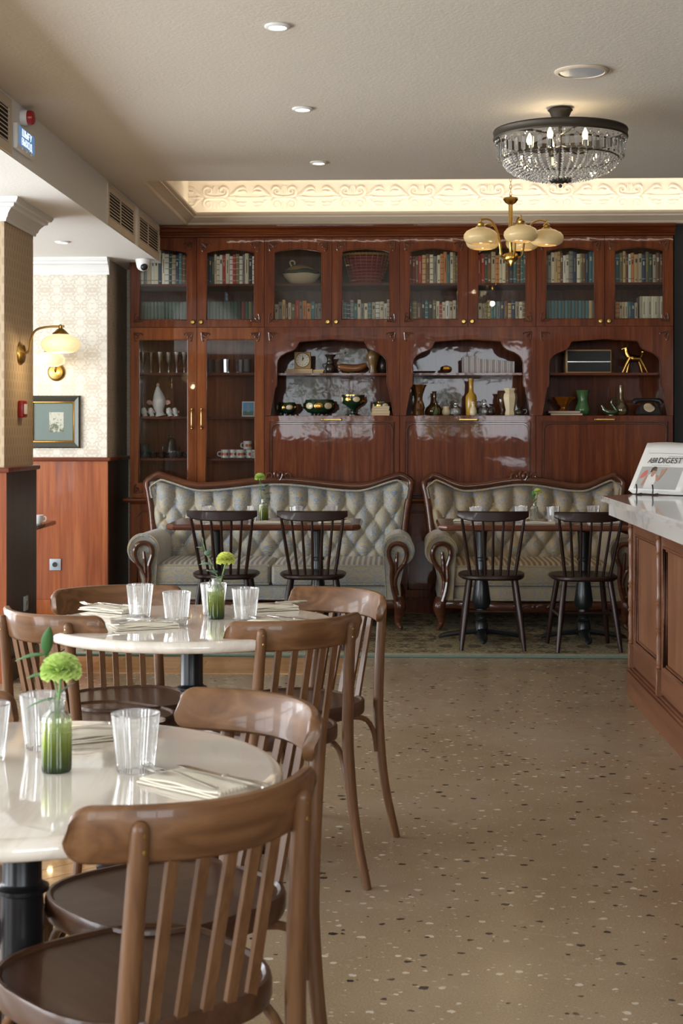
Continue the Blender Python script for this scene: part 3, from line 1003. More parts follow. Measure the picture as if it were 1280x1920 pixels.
# vitrine: two tall glazed doors
VX0, VX1 = BX0, BX0 + BAY
V_SH = [bz(698), bz(781), bz(860)]
t = thing('vitrine', 'tall mahogany vitrine with two glazed doors full of glasses and cups', 'cabinet', ((VX0 + VX1) / 2, YK, Z_LEDGE + 0.02))
carcass(t, VX0, VX1, Z_LEDGE + 0.02, Z_UP0, YK + 0.022, YBK, V_SH, 'mahogany_warm')
vxm = (VX0 + VX1) / 2
for s in (0, 1):
    d0, d1 = (VX0 + 0.002, vxm - 0.002) if s == 0 else (vxm + 0.002, VX1 - 0.002)
    gz0, gz1 = bz(905), bz(637)
    db = frame_with_opening(d0, d1, Z_LEDGE + 0.022, Z_UP0 - 0.002, d0 + 0.068, d1 - 0.068, gz0, gz1, gz1 + 0.001, YK, YK + 0.021)
    d = obj('door', db, M['mahogany_warm'], t, True, angle=25)
    glass_pane(d, d0 + 0.062, d1 - 0.062, gz0 - 0.006, gz1 + 0.006, YK + 0.011)
    bracket(d, d0 + 0.028, YK, Z_UP0 - 0.035, 1, 1)
    bracket(d, d1 - 0.028, YK, Z_UP0 - 0.035, -1, 1)
    bracket(d, d0 + 0.028, YK, Z_LEDGE + 0.055, 1, -1)
    hx = d1 - 0.033 if s == 0 else d0 + 0.033
    b = B()
    z0, z1 = bz(802), bz(768)
    b.tube([(hx, YK - 0.004, z0), (hx, YK - 0.02, z0 + 0.015), (hx, YK - 0.024, (z0 + z1) / 2), (hx, YK - 0.02, z1 - 0.015), (hx, YK - 0.004, z1)], [0.008, 0.005, 0.0045, 0.005, 0.008], 8, 4)
    b.ball((hx, YK - 0.003, z0 - 0.004), 0.009, 8, 6)
    b.ball((hx, YK - 0.003, z1 + 0.004), 0.009, 8, 6)
    obj('handle', b, M['brass'], d, True, label='slim upright brass handle')

# three niche units with a shaped front board and a drop front below
HALF = [(0.449, 0.0), (0.430, 0.11), (0.414, 0.20), (0.405, 0.207), (0.400, 0.222), (0.400, 0.27), (0.398, 0.375), (0.390, 0.405), (0.370, 0.430), (0.336, 0.452), (0.300, 0.465),
        (0.275, 0.476), (0.256, 0.495), (0.245, 0.520), (0.235, 0.534)]
NI_H = Z_UP0 - Z_NI0
sc_n = BAY / 0.985
N_SHELF = bz(699)
NICHE_C = []
for k in range(3):
    x0 = BX0 + (k + 1) * BAY
    x1 = x0 + BAY
    xc = (x0 + x1) / 2
    NICHE_C.append(xc)
    t = thing('niche_cabinet', ['mahogany cabinet with shaped open niche holding a clock and gilded bowls',
                                'mahogany cabinet with shaped open niche holding glass bottles and decanters',
                                'mahogany cabinet with shaped open niche holding a radio and telephone'][k], 'cabinet', (xc, YK, Z_LEDGE + 0.02), group='open niche cabinets in the bookcase')
    carcass(t, x0, x1, Z_LEDGE + 0.02, Z_UP0, YK + 0.022, YBK, (N_SHELF, Z_NI0))
    # shaped front board
    hh = 0.55 * NI_H / 0.64
    zs = NI_H / 0.64
    inner = [(dx * sc_n, dz * zs) for dx, dz in HALF] + [(0.0, hh)]
    outl = [(x0 + 0.001, Z_NI0), (x0 + 0.001, Z_UP0 - 0.001), (x1 - 0.001, Z_UP0 - 0.001), (x1 - 0.001, Z_NI0)]
    right = [(xc + dx, Z_NI0 + dz) for dx, dz in inner]
    left = [(xc - dx, Z_NI0 + dz) for dx, dz in inner[:-1]][::-1]
    b = B()
    pairs = []
    for (x, z) in right:                     # pair every point of the opening with one on the rectangular outside
        if z - Z_NI0 < 0.45 * zs:
            pairs.append(((x, z), (x1 - 0.001, z)))
        else:
            if len(pairs) and pairs[-1][1][0] == x1 - 0.001:
                pairs.append(((x, z), (x1 - 0.001, Z_UP0 - 0.001)))
            pairs.append(((x, z), (x, Z_UP0 - 0.001)))
    pairs = pairs + [((2 * xc - i_[0], i_[1]), (2 * xc - o_[0], o_[1])) for i_, o_ in pairs[::-1][1:]]
    for (i0, o0), (i1, o1) in zip(pairs[:-1], pairs[1:]):
        q4 = [o0, o1, i1, i0] if i0 != i1 else [o0, o1, i0]
        lo = [b.bm.verts.new((x, YK, z)) for x, z in q4]
        hi = [b.bm.verts.new((x, YK + 0.021, z)) for x, z in q4]
        b._f(lo)
        b._f(hi[::-1])
        if i0 != i1:
            b._f([lo[3], lo[2], hi[2], hi[3]])
    bmesh.ops.remove_doubles(b.bm, verts=b.bm.verts[:], dist=1e-5)
    fb = obj('front_board', b, M['mahogany'], t, True, angle=25)
    b = B()
    P = [(x, YK + 0.0, z) for x, z in right + left]
    b.tube(P, 0.004, 5)
    obj('edge_bead', b, M['carved'], fb, True)
    bracket(fb, x0 + 0.030, YK, Z_UP0 - 0.035, 1, 1)
    bracket(fb, x1 - 0.030, YK, Z_UP0 - 0.035, -1, 1)
    # drop front
    b = B()
    b.box(x0 + 0.002, x1 - 0.002, YK, YK + 0.021, Z_LEDGE + 0.022, Z_NI0 - 0.003, 0.002)
    df = obj('drop_front', b, M['mahogany'], t, True, angle=25)
    mx0, mx1, mz0, mz1 = x0 + 0.052, x1 - 0.052, Z_LEDGE + 0.05, Z_NI0 - 0.057
    c = 0.045
    P = [(mx0, mz0), (mx1, mz0), (mx1, mz1 - c), (mx1 - c * 0.3, mz1 - c * 0.3), (mx1 - c, mz1), (mx0 + c, mz1), (mx0 + c * 0.3, mz1 - c * 0.3), (mx0, mz1 - c)]
    b = B()
    b.tube([(x, YK - 0.002, z) for x, z in P], 0.007, 6, loop=True)
    P2 = [(mx0 - 0.012, mz0 - 0.012), (mx1 + 0.012, mz0 - 0.012), (mx1 + 0.012, mz1 + 0.012), (mx0 - 0.012, mz1 + 0.012)]
    b.tube([(x, YK - 0.001, z) for x, z in P2], 0.005, 6, loop=True)
    obj('moulding', b, M['carved'], df, True)
    b = B()
    b.box(xc - 0.065, xc + 0.065, YK - 0.014, YK - 0.008, Z_NI0 - 0.034, Z_NI0 - 0.024, 0.002)
    b.ball((xc - 0.068, YK - 0.008, Z_NI0 - 0.029), 0.009, 8, 6)
    b.ball((xc + 0.068, YK - 0.008, Z_NI0 - 0.029), 0.009, 8, 6)
    obj('handle', b, M['brass'], df, True, label='slim brass pull')

# base cabinets below the ledge
for k in range(4):
    x0, x1 = BX0 + k * BAY, BX0 + (k + 1) * BAY
    xm = (x0 + x1) / 2
    t = thing('base_cabinet', ['low mahogany base cabinet left end, below the glazed vitrine', 'low mahogany base cabinet behind the larger sofa', 'low mahogany base cabinet behind the gap between the sofas', 'low mahogany base cabinet at right end behind the smaller sofa'][k],
              'cabinet', (xm, YK, 0), group='base cabinets behind the sofas')
    b = B()
    b.box(x0 + 0.001, x1 - 0.001, YK + 0.0, YBK, 0.10, Z_LEDGE - 0.013)
    b.box(x0 + 0.001, x1 - 0.001, YK + 0.04, YBK, 0.001, 0.10)
    obj('carcass', b, M['mahogany'], t, True, angle=20)
    for s in (0, 1):
        a, c = ((x0, xm), (xm, x1))[s]
        b = B()
        b.box(a + 0.003, c - 0.003, YK - 0.018, YK - 0.0005, 0.12, Z_LEDGE - 0.02, 0.003)
        d = obj('door', b, M['mahogany'], t, True, angle=25)
        b = B()
        q = [(a + 0.06, 0.18), (c - 0.06, 0.18), (c - 0.06, Z_LEDGE - 0.11), (c - 0.09, Z_LEDGE - 0.075), (a + 0.09, Z_LEDGE - 0.075), (a + 0.06, Z_LEDGE - 0.11)]
        b.tube([(x, YK - 0.020, z) for x, z in q], 0.007, 6, loop=True)
        obj('moulding', b, M['carved'], d, True)

# ledge and cornice run through
b = B()
b.prism([(YBK, Z_LEDGE - 0.012), (YK - 0.035, Z_LEDGE - 0.012), (YK - 0.045, Z_LEDGE - 0.004), (YK - 0.05, Z_LEDGE + 0.006), (YK - 0.042, Z_LEDGE + 0.0185), (YBK, Z_LEDGE + 0.0185)], 'x', BX0 - 0.04, BX1 + 0.005)
tag(obj('bookcase_ledge', b, M['mahogany_h'], angle=25), 'continuous moulded ledge along the bookcase behind the sofas', 'ledge')
h = Z_CORN1 - Z_CORN0
b = B()
b.prism([(YBK, Z_CORN0 + 0.0006), (YK + 0.0, Z_CORN0 + 0.0006), (YK - 0.008, Z_CORN0 + 0.004), (YK - 0.010, Z_CORN0 + h * 0.18), (YK - 0.022, Z_CORN0 + h * 0.24), (YK - 0.026, Z_CORN0 + h * 0.36),
         (YK - 0.018, Z_CORN0 + h * 0.42), (YK - 0.032, Z_CORN0 + h * 0.66), (YK - 0.046, Z_CORN0 + h * 0.74), (YK - 0.050, Z_CORN0 + h * 0.85), (YK - 0.050, Z_CORN1 - 0.001), (YBK, Z_CORN1 - 0.001)], 'x', BX0 - 0.03, BX1 + 0.008)
tag(obj('bookcase_cornice', b, M['mahogany_h'], angle=25), 'stepped mahogany cornice running along the top of the bookcase', 'cornice')

# ------------------------------------------------------------------ books
BC = {'cream': (0.62, 0.53, 0.38), 'white': (0.66, 0.62, 0.53), 'tan': (0.46, 0.30, 0.13), 'orange': (0.50, 0.20, 0.06), 'red': (0.36, 0.030, 0.022), 'maroon': (0.15, 0.022, 0.020),
      'brown': (0.14, 0.068, 0.032), 'olive': (0.15, 0.135, 0.055), 'dark green': (0.026, 0.058, 0.040), 'green': (0.05, 0.15, 0.10), 'teal': (0.045, 0.14, 0.15), 'navy': (0.022, 0.042, 0.075),
      'black': (0.018, 0.018, 0.018), 'grey': (0.20, 0.20, 0.18), 'beige': (0.40, 0.33, 0.22), 'grey green': (0.075, 0.10, 0.078)}
def m_book(nm, c):
    g = NT('book_cloth_' + nm.replace(' ', '_'))
    r = g.n('ObjectInfo').outputs['Random']
    n = g.noise(g.co('Object', (60, 60, 12)), 1.0, 2)
    f = g.math('ADD', g.math('MULTIPLY', r, 0.5), g.math('MULTIPLY', n, 0.35))
    return g.P(g.mix(f, tuple(q * 0.95 for q in c), tuple(min(1, q * 1.75) for q in c)), 0.55)
for nm, c in BC.items():
    M['bk_' + nm] = m_book(nm, c)
M['pages'] = plain('book_pages', (0.55, 0.47, 0.34), 0.8)
M['foil'] = plain('spine_gilding', (0.48, 0.36, 0.16), 0.4, 0.5)
M['title_light'] = plain('spine_title_pale', (0.60, 0.56, 0.46), 0.6)
M['title_dark'] = plain('spine_title_dark', (0.05, 0.04, 0.035), 0.6)

def book_bm(w, d, h, style):
    b = B()
    # rounded spine at -y, boards a little larger than the page block
    n = 5
    spine = [(-w / 2 + w * i / (n - 1), -0.15 * w * sin(pi * i / (n - 1)) - 0.002) for i in range(n)]
    out = spine + [(w / 2, d), (w / 2 - 0.0025, d), (w / 2 - 0.0025, 0.004), (-w / 2 + 0.0025, 0.004), (-w / 2 + 0.0025, d), (-w / 2, d)]
    b.mi = 0
    b.prism(out, 'z', 0, h)
    b.mi = 1
    b.box(-w / 2 + 0.003, w / 2 - 0.003, 0.005, d - 0.004, 0.003, h - 0.004)
    b.mi = 2
    def band(z0, z1, sx=0.9, proud=0.0006):
        q = [(x * sx, y - proud) for x, y in spine]
        b.prism(q + [(w / 2 * sx, 0.001), (-w / 2 * sx, 0.001)], 'z', z0, z1)
    if style == 0:
        band(h * 0.84, h * 0.86)
        band(h * 0.12, h * 0.14)
        band(h * 0.62, h * 0.76, 0.7)
    elif style == 1:
        band(h * 0.35, h * 0.80, 0.42)
    elif style == 2:
        for z in (0.1, 0.3, 0.5, 0.7, 0.88):
            band(h * z, h * z + 0.004, 1.0, 0.0015)
    elif style == 3:
        band(h * 0.70, h * 0.84, 0.8)
        band(h * 0.08, h * 0.11, 0.8)
    else:
        band(h * 0.05, h * 0.09, 0.5)
    return b
def book(x, y, z, w, d, h, col, style, label, group, lean=0.0):
    b = book_bm(w, d, h, style)
    dark = sum(BC[col]) < 0.45
    o = obj('book', b, [M['bk_' + col], M['pages'], M['foil'] if (dark and R.random() < 0.6) else M['title_light'] if dark else M['title_dark']], angle=30)
    o.location = (x, y, z)
    o.rotation_euler = (0, lean, 0)
    return tag(o, label, 'book', group)

rows = {
 (0, 'upper'): 'white grey beige white cream navy cream white dark_green beige navy teal brown maroon',
 (0, 'lower'): ' '.join(['grey_green'] * 13) + ' tan',
 (1, 'upper'): 'black navy dark_green beige cream white red_x cream white red olive white grey cream black white',
 (1, 'lower'): ' '.join(['grey_green'] * 7) + ' dark_green dark_green black maroon dark_green olive black',
 (2, 'lower'): 'beige grey tan brown cream olive red grey orange orange teal grey grey beige',
 (3, 'lower'): 'beige teal navy grey teal cream grey cream teal beige white cream white beige',
 (4, 'upper'): 'maroon maroon brown red tan brown cream grey cream orange orange teal cream olive brown',
 (4, 'lower'): 'black olive brown black teal black olive cream red cream white beige cream black',
 (5, 'upper'): 'brown red red dark_green brown beige orange cream cream brown navy teal brown teal teal',
 (5, 'lower'): 'olive cream beige olive tan teal teal grey navy brown tan navy beige cream brown',
 (6, 'upper'): 'olive grey cream tan tan brown white cream grey navy cream olive brown navy teal grey',
 (6, 'lower'): ' '.join(['teal grey_green'] * 6) + ' teal tan grey_green',
 (7, 'upper'): 'grey teal olive tan brown white orange tan beige navy olive dark_green beige brown brown',
 (7, 'lower'): 'white orange beige tan cream teal navy beige',
}
for (dr, lev), s in rows.items():
    names = [q.replace('red_x', 'red').replace('_', ' ') for q in s.split()]
    a = BX0 + dr * DW + (0.022 if dr % 2 == 0 else 0.011)
    c = BX0 + (dr + 1) * DW - (0.011 if dr % 2 == 0 else 0.022)
    a += 0.045
    c -= 0.045
    if (dr, lev) == (7, 'lower'):
        c = a + (c - a) * 0.52
    zb = (UP_SHELF if lev == 'upper' else UPB) + 0.0005
    avail = c - a
    uniform = lev == 'lower' and dr in (0, 1, 6)
    ws = [(1.0 if uniform else R.uniform(0.75, 1.3)) for _ in names]
    tot = sum(ws)
    x = a
    for i, nm in enumerate(names):
        w = ws[i] / tot * avail
        h = (0.205 if uniform else R.uniform(0.180, 0.215)) if lev == 'upper' else (0.172 if uniform else R.uniform(0.152, 0.185))
        if lev == 'upper':
            h = R.uniform(0.195, 0.228)
        y = YK + 0.055 + R.uniform(0, 0.012)
        book(x + w / 2, y, zb, w - 0.0012, 0.15, h, nm, 4 if uniform else R.choice([0, 1, 2, 3]),
             '%s book, %s from left, %s shelf, %s glass cupboard door from left' % (nm, ORD[i], lev, ORD[dr]), 'books behind the %s cupboard door' % ORD[dr])
        x += w
# flat pile of pale paperbacks at the end of the last lower shelf
x0 = BX0 + 7 * DW + 0.27
z = UPB + 0.0005
for i in range(8):
    b = book_bm(0.021, 0.20, 0.165, 1 if i % 2 else 4)
    o = obj('book', b, [M['bk_cream'] if i % 3 else M['bk_beige'], M['pages'], M['title_dark']], angle=30)
    o.location = (x0 + i * 0.0212, YK + 0.06, z)
    o.rotation_euler = (0, 0, 0)
    o.scale = (1, 0.7, 1.22)
    tag(o, 'tall pale paperback, %s of the leaning run at right end of lower shelf' % ORD[i], 'book', 'pale paperbacks at the right end of the lower shelf')
# ------------------------------------------------------------------ sofas
def make_sofa(name, label, loc, W, fabric, stripe, ncols, group):
    t = thing(name, label, 'sofa', loc, 0, group)
    fb, st = M[fabric], M[stripe]
    hw = W / 2
    D = 0.83                                 # front at y=0, back at y=D
    yb = 0.62                                # front of the back rest at the seat
    def top(x):
        q = abs(x) / hw
        # ears at the ends, dip, gentle rise to the middle
        ear = 0.985 if True else 0
        z = 0.955 - 0.045 * sin(min(1, q / 0.62) * pi / 2) ** 2
        if q > 0.62:
            k = (q - 0.62) / 0.38
            z = 0.910 + 0.080 * (k * k * (3 - 2 * k))
        return z
    def side(z):                             # half width of the back at height z: flares outward upward
        k = max(0.0, min(1.0, (z - 0.40) / 0.55))
        return hw - 0.085 + 0.075 * k ** 1.5
    sx = (2 * (hw - 0.08)) / ncols           # half the distance between buttons
    sz, zrow, nrow = 0.098, 0.50, 4
    def back(u, v):
        z0 = 0.36
        xq = (2 * u - 1)
        zt = top(xq * hw) - 0.030
        z = z0 + (zt - z0) * v
        x = xq * (side(z) - 0.012)
        a = x / sx
        c = min((z - zrow) / sz, nrow - 1.0)
        # diamond quilting, buttons where both folds meet; above the last row the folds run straight up
        f1, f2 = abs(sin(pi * (a + c) / 2)), abs(sin(pi * (a - c) / 2))
        puff = 0.30 * (f1 ** 0.6 + f2 ** 0.6) + 0.40 * (f1 * f2) ** 0.4
        edge = min(1.0, (1 - abs(xq)) / 0.06) * min(1.0, (1 - v) / 0.10)
        amp = 0.060 * puff * (0.35 + 0.65 * max(0, min(1, edge)))
        recl = yb + 0.13 * v ** 0.9
        bulge = 0.03 * (max(0.0, 1 - abs(xq) ** 6)) * max(0.0, sin(pi * min(1, v * 1.0))) ** 0.5
        wing = -0.04 * max(0, abs(xq) - 0.72) / 0.28
        return (x, recl - amp - bulge + 0.03 + wing * v, z)
    b = B()
    nu, nv = ncols * 8, 64
    b.grid(back, nu, nv)
    bk = obj('back_cushion', b, fb, t, angle=80)
    # buttons
    bb = B()
    bb.ball((0, 0, 0), 0.013, 8, 5, (1, 0.6, 1))
    first = None
    for r in range(0, nrow):
        for k in range(-ncols, ncols + 1):
            a, c = k, r
            if (a + c) % 2 or abs(a * sx) > hw - 0.12:
                continue
            z = zrow + r * sz
            x = a * sx
            xq = x / (side(z) - 0.012)
            v = (z - 0.36) / (top(x) - 0.03 - 0.36)
            if abs(xq) > 0.95:
                continue
            p = back((xq + 1) / 2, v)
            loc2 = (p[0], p[1] - 0.004, p[2])
            if first is None:
                first = obj('button', bb, fb, bk)
                first.location = loc2
            else:
                link_copy(first, bk, loc2)
    # solid behind the cushion
    b = B()
    pts = []
    N = 40
    for i in range(N + 1):
        x = -1 + 2 * i / N
        pts.append((x * (hw - 0.015), top(x * hw) - 0.02))
    poly = [(-side(0.3) + 0.03, 0.18)] + pts + [(side(0.3) - 0.03, 0.18)]
    b.prism(poly, 'y', D - 0.045, D)
    obj('back_panel', b, fb, t)
    # carved frame round the back
    path = [(-side(0.42), yb + 0.03, 0.42), (-side(0.55) - 0.004, yb + 0.05, 0.55), (-side(0.72), yb + 0.085, 0.72), (-side(0.86), yb + 0.105, 0.87)]
    arc = []
    for i in range(0, 41):
        x = -1 + 2 * i / 40
        arc.append((x * (hw - 0.045), yb + 0.125, top(x * hw) + 0.012 - (0.028 if abs(x) > 0.99 else 0)))
    path = path + [(-hw + 0.012, yb + 0.115, 0.945)] + arc + [(hw - 0.012, yb + 0.115, 0.945)] + [(-x, y, z) for x, y, z in path[::-1]]
    b = B()
    b.tube(path, 0.027, 10, 2, up=(0, 1, 0), flat=1.35)
    fr = obj('back_frame', b, M['carved'], t, angle=60)
    b = B()                                  # fine bead along the inside of the frame
    P2 = [(x * 0.972, y - 0.035, z - (0.034 if z > 0.86 else 0)) for x, y, z in path[3:-3]]
    b.tube(P2, 0.007, 6, 2)
    obj('piping', b, fb, fr)
    # crest
    b = B()
    zc = top(0) + 0.028
    for s in (-1, 1):
        P = [(s * 0.115, 0, zc - 0.022), (s * 0.085, 0, zc + 0.004)] + [(s * (0.062) + s * 0.026 * cos(a) * (1 - 0.10 * i), 0, zc + 0.010 + 0.026 * sin(a) * (1 - 0.10 * i)) for i, a in enumerate([0.2 + 0.8 * j for j in range(9)])]
        b.tube([(x, yb + 0.100, z) for x, y, z in P], [0.008, 0.010] + [0.010 - 0.0006 * j for j in range(9)], 7, 2)
        b.tube([(s * 0.01, yb + 0.095, zc - 0.02), (s * 0.03, yb + 0.09, zc + 0.02), (s * 0.018, yb + 0.09, zc + 0.042), (s * 0.004, yb + 0.09, zc + 0.03)], [0.008, 0.010, 0.009, 0.005], 7, 3)
    b.ball((0, yb + 0.092, zc + 0.012), 0.02, 10, 8, (0.9, 0.8, 1.3))
    b.tube([(-0.12, yb + 0.105, zc - 0.022), (0, yb + 0.10, zc - 0.016), (0.12, yb + 0.105, zc - 0.022)], 0.012, 7, 3)
    obj('crest_carving', b, M['carved'], fr)
    # seat platform, cushions
    b = B()
    b.box(-hw + 0.14, hw - 0.14, 0.045, yb + 0.10, 0.185, 0.285, 0.02, 3)
    obj('seat_platform', b, fb, t)
    n = 2 if W > 1.6 else 1
    x0, x1 = -hw + 0.165, hw - 0.165
    for i in range(n):
        a, c = x0 + (x1 - x0) * i / n + 0.002, x0 + (x1 - x0) * (i + 1) / n - 0.002
        b = B()
        b.box(a, c, 0.03, yb + 0.03, 0.287, 0.425, 0.028, 4)
        cu = obj('seat_cushion', b, fb, t)
        b = B()
        def puffy(u, v, a=a, c=c):
            x = a + 0.016 + (c - a - 0.032) * u
            y = 0.045 + (yb - 0.03) * v
            e = min(1, min(u, 1 - u) / 0.08, min(v, 1 - v) / 0.15)
            return (x, y, 0.4235 + 0.014 * sin(pi / 2 * max(0, e)))
        b.grid(puffy, 16, 10)
        obj('striped_top', b, st, cu, label='striped top of the seat cushion')
        b = B()
        zp = 0.418
        b.tube([(a + 0.012, 0.037, zp), (c - 0.012, 0.037, zp), (c - 0.010, yb, zp), (a + 0.010, yb, zp)], 0.0065, 6, loop=True)
        b.tube([(a + 0.012, 0.037, 0.296), (c - 0.012, 0.037, 0.296)], 0.0065, 6)
        obj('piping', b, fb, cu)
    # arms: rolled scroll running front to back
    for s in (-1, 1):
        b = B()
        cx, cz = s * (hw - 0.110), 0.525
        prof = []
        # outline of the rolled arm in x,z (for the right arm; mirrored for the left)
        R0 = 0.102
        for k in range(0, 15):
            a = radians(-150 + k * 19)       # from lower inside over the top... measured on the outside
            prof.append((cx + s * R0 * cos(radians(190 - k * 17.5)), cz + R0 * sin(radians(190 - k * 17.5))))
        low = [(s * (hw - 0.075), 0.40), (s * (hw - 0.10), 0.28), (s * (hw - 0.09), 0.19), (s * (hw - 0.19), 0.19), (s * (hw - 0.205), 0.42)]
        outl = prof + low
        ring = lambda y, k: [((p[0] - cx) * k + cx, y, (p[1] - 0.42) * k + 0.42) for p in outl]
        rings = [ring(0.012, 0.90), ring(0.0, 0.95) if False else ring(0.004, 0.96), ring(0.02, 1.0), ring(0.30, 1.0), ring(yb + 0.10, 0.97)]
        b.rings(rings)
        arm = obj('arm', b, fb, t, angle=50)
        # ridge pleats over the roll
        b = B()
        for y in (0.018,):
            P = [(p[0], y, p[1]) for p in prof]
            b.tube(P, 0.008, 6, 2)
        obj('piping', b, fb, arm)
        # carved loop on the front of the arm, running down into the leg
        b = B()
        L = [(0.015, 0.23), (0.030, 0.31), (0.012, 0.38), (-0.030, 0.44), (-0.048, 0.50), (-0.028, 0.555), (0.022, 0.57), (0.062, 0.545), (0.070, 0.49), (0.050, 0.42), (0.052, 0.34), (0.040, 0.26), (0.020, 0.19)]
        P = [(cx - s * (q[0] - 0.01), -0.006, q[1]) for q in L]
        b.tube(P, [0.012, 0.014, 0.014, 0.014, 0.016, 0.017, 0.017, 0.016, 0.015, 0.015, 0.015, 0.016, 0.018], 8, 4, up=(0, 1, 0), flat=1.1)
        b.tube([(cx - s * 0.005, -0.008, 0.515), (cx - s * 0.012, -0.010, 0.45), (cx - s * 0.016, -0.008, 0.38), (cx - s * 0.02, -0.006, 0.30)], [0.008, 0.013, 0.011, 0.006], 8, 4)
        obj('arm_carving', b, M['carved'], arm)
    # wooden rail and legs
    b = B()
    P = []
    for i in range(25):
        x = -1 + i / 12.0
        P.append((x * (hw - 0.12), 0.03, 0.155 - 0.012 * cos(x * pi)))
    b.tube(P, 0.030, 8, up=(0, 1, 0), flat=0.75)
    rl = obj('front_rail', b, M['carved'], t)
    b = B()
    for s in (-1, 1):
        b.tube([(s * 0.02, -0.0, 0.155), (s * 0.05, -0.002, 0.165), (s * 0.085, -0.002, 0.150), (s * 0.11, -0.002, 0.165), (s * 0.125, 0.0, 0.152), (s * 0.11, 0.0, 0.145)], [0.008, 0.011, 0.009, 0.011, 0.008, 0.004], 7, 3)
    b.ball((0, -0.002, 0.155), 0.016, 8, 6)
    obj('rail_carving', b, M['carved'], rl)
    b = B()
    b.tube([(-hw + 0.14, 0.022, 0.198), (hw - 0.14, 0.022, 0.198)], 0.007, 6)
    obj('piping', b, fb, rl)
    b = B()
    b.box(-hw + 0.12, hw - 0.12, yb + 0.10, D - 0.05, 0.12, 0.30)
    obj('rear_rail', b, M['carved'], t)
    for s in (-1, 1):
        for y0, f in ((0.04, -1), (D - 0.07, 1)):
            b = B()
            x = s * (hw - 0.115)
            b.tube([(x, y0, 0.20), (x + s * 0.018, y0 + f * 0.015, 0.145), (x + s * 0.006, y0 + f * 0.012, 0.085), (x + s * 0.004, y0 + f * 0.012, 0.04), (x + s * 0.02, y0 + f * 0.028, 0.016), (x + s * 0.030, y0 + f * 0.036, 0.012)],
                   [0.045, 0.042, 0.028, 0.019, 0.016, 0.012], 10, 4)
            obj('leg', b, M['carved'], t)
    return t
SY = 9.74
SX1a, SX1b = WX(243, 9.85), WX(777, 9.85)
make_sofa('sofa', 'larger carved sofa with blue and gold tufted jacquard, under the vitrine', ((SX1a + SX1b) / 2, SY, 0.0104), SX1b - SX1a, 'jacquard', 'stripe', 26, 'carved sofas in front of the bookcase')
SX2a = WX(795, 9.85)
make_sofa('sofa', 'smaller carved sofa with olive gold tufted jacquard, beside the counter', (SX2a + 0.715, SY, 0.0104), 1.43, 'jacquard_gold', 'stripe_gold', 18, 'carved sofas in front of the bookcase')

# ------------------------------------------------------------------ rug
RX0, RX1, RY0, RY1 = WX(103, 8.62), 1.95, 8.62, 10.61
b = B()
b.box(RX0 + 0.02, RX1, RY0 + 0.02, RY1, 0.0005, 0.009)
rug = obj('rug', b, M['rug'], angle=0)
tag(rug, 'worn olive and gold patterned rug under the sofa tables', 'rug')
b = B()
b.box(RX0 + 0.02, RX1, RY0 + 0.02, RY0 + 0.13, 0.0092, 0.0098)
b.box(RX0 + 0.02, RX0 + 0.13, RY0 + 0.13, RY1, 0.0092, 0.0098)
obj('border', b, M['rug_border'], rug, angle=0, label='patterned border band')
b = B()
b.tube([(RX1, RY0 + 0.012, 0.0065), (RX0 + 0.012, RY0 + 0.012, 0.0065), (RX0 + 0.012, RY1, 0.0065)], 0.0062, 6, up=(0, 0, 1), flat=1.0)
obj('binding', b, M['rug_edge'], rug, label='green bound edge')

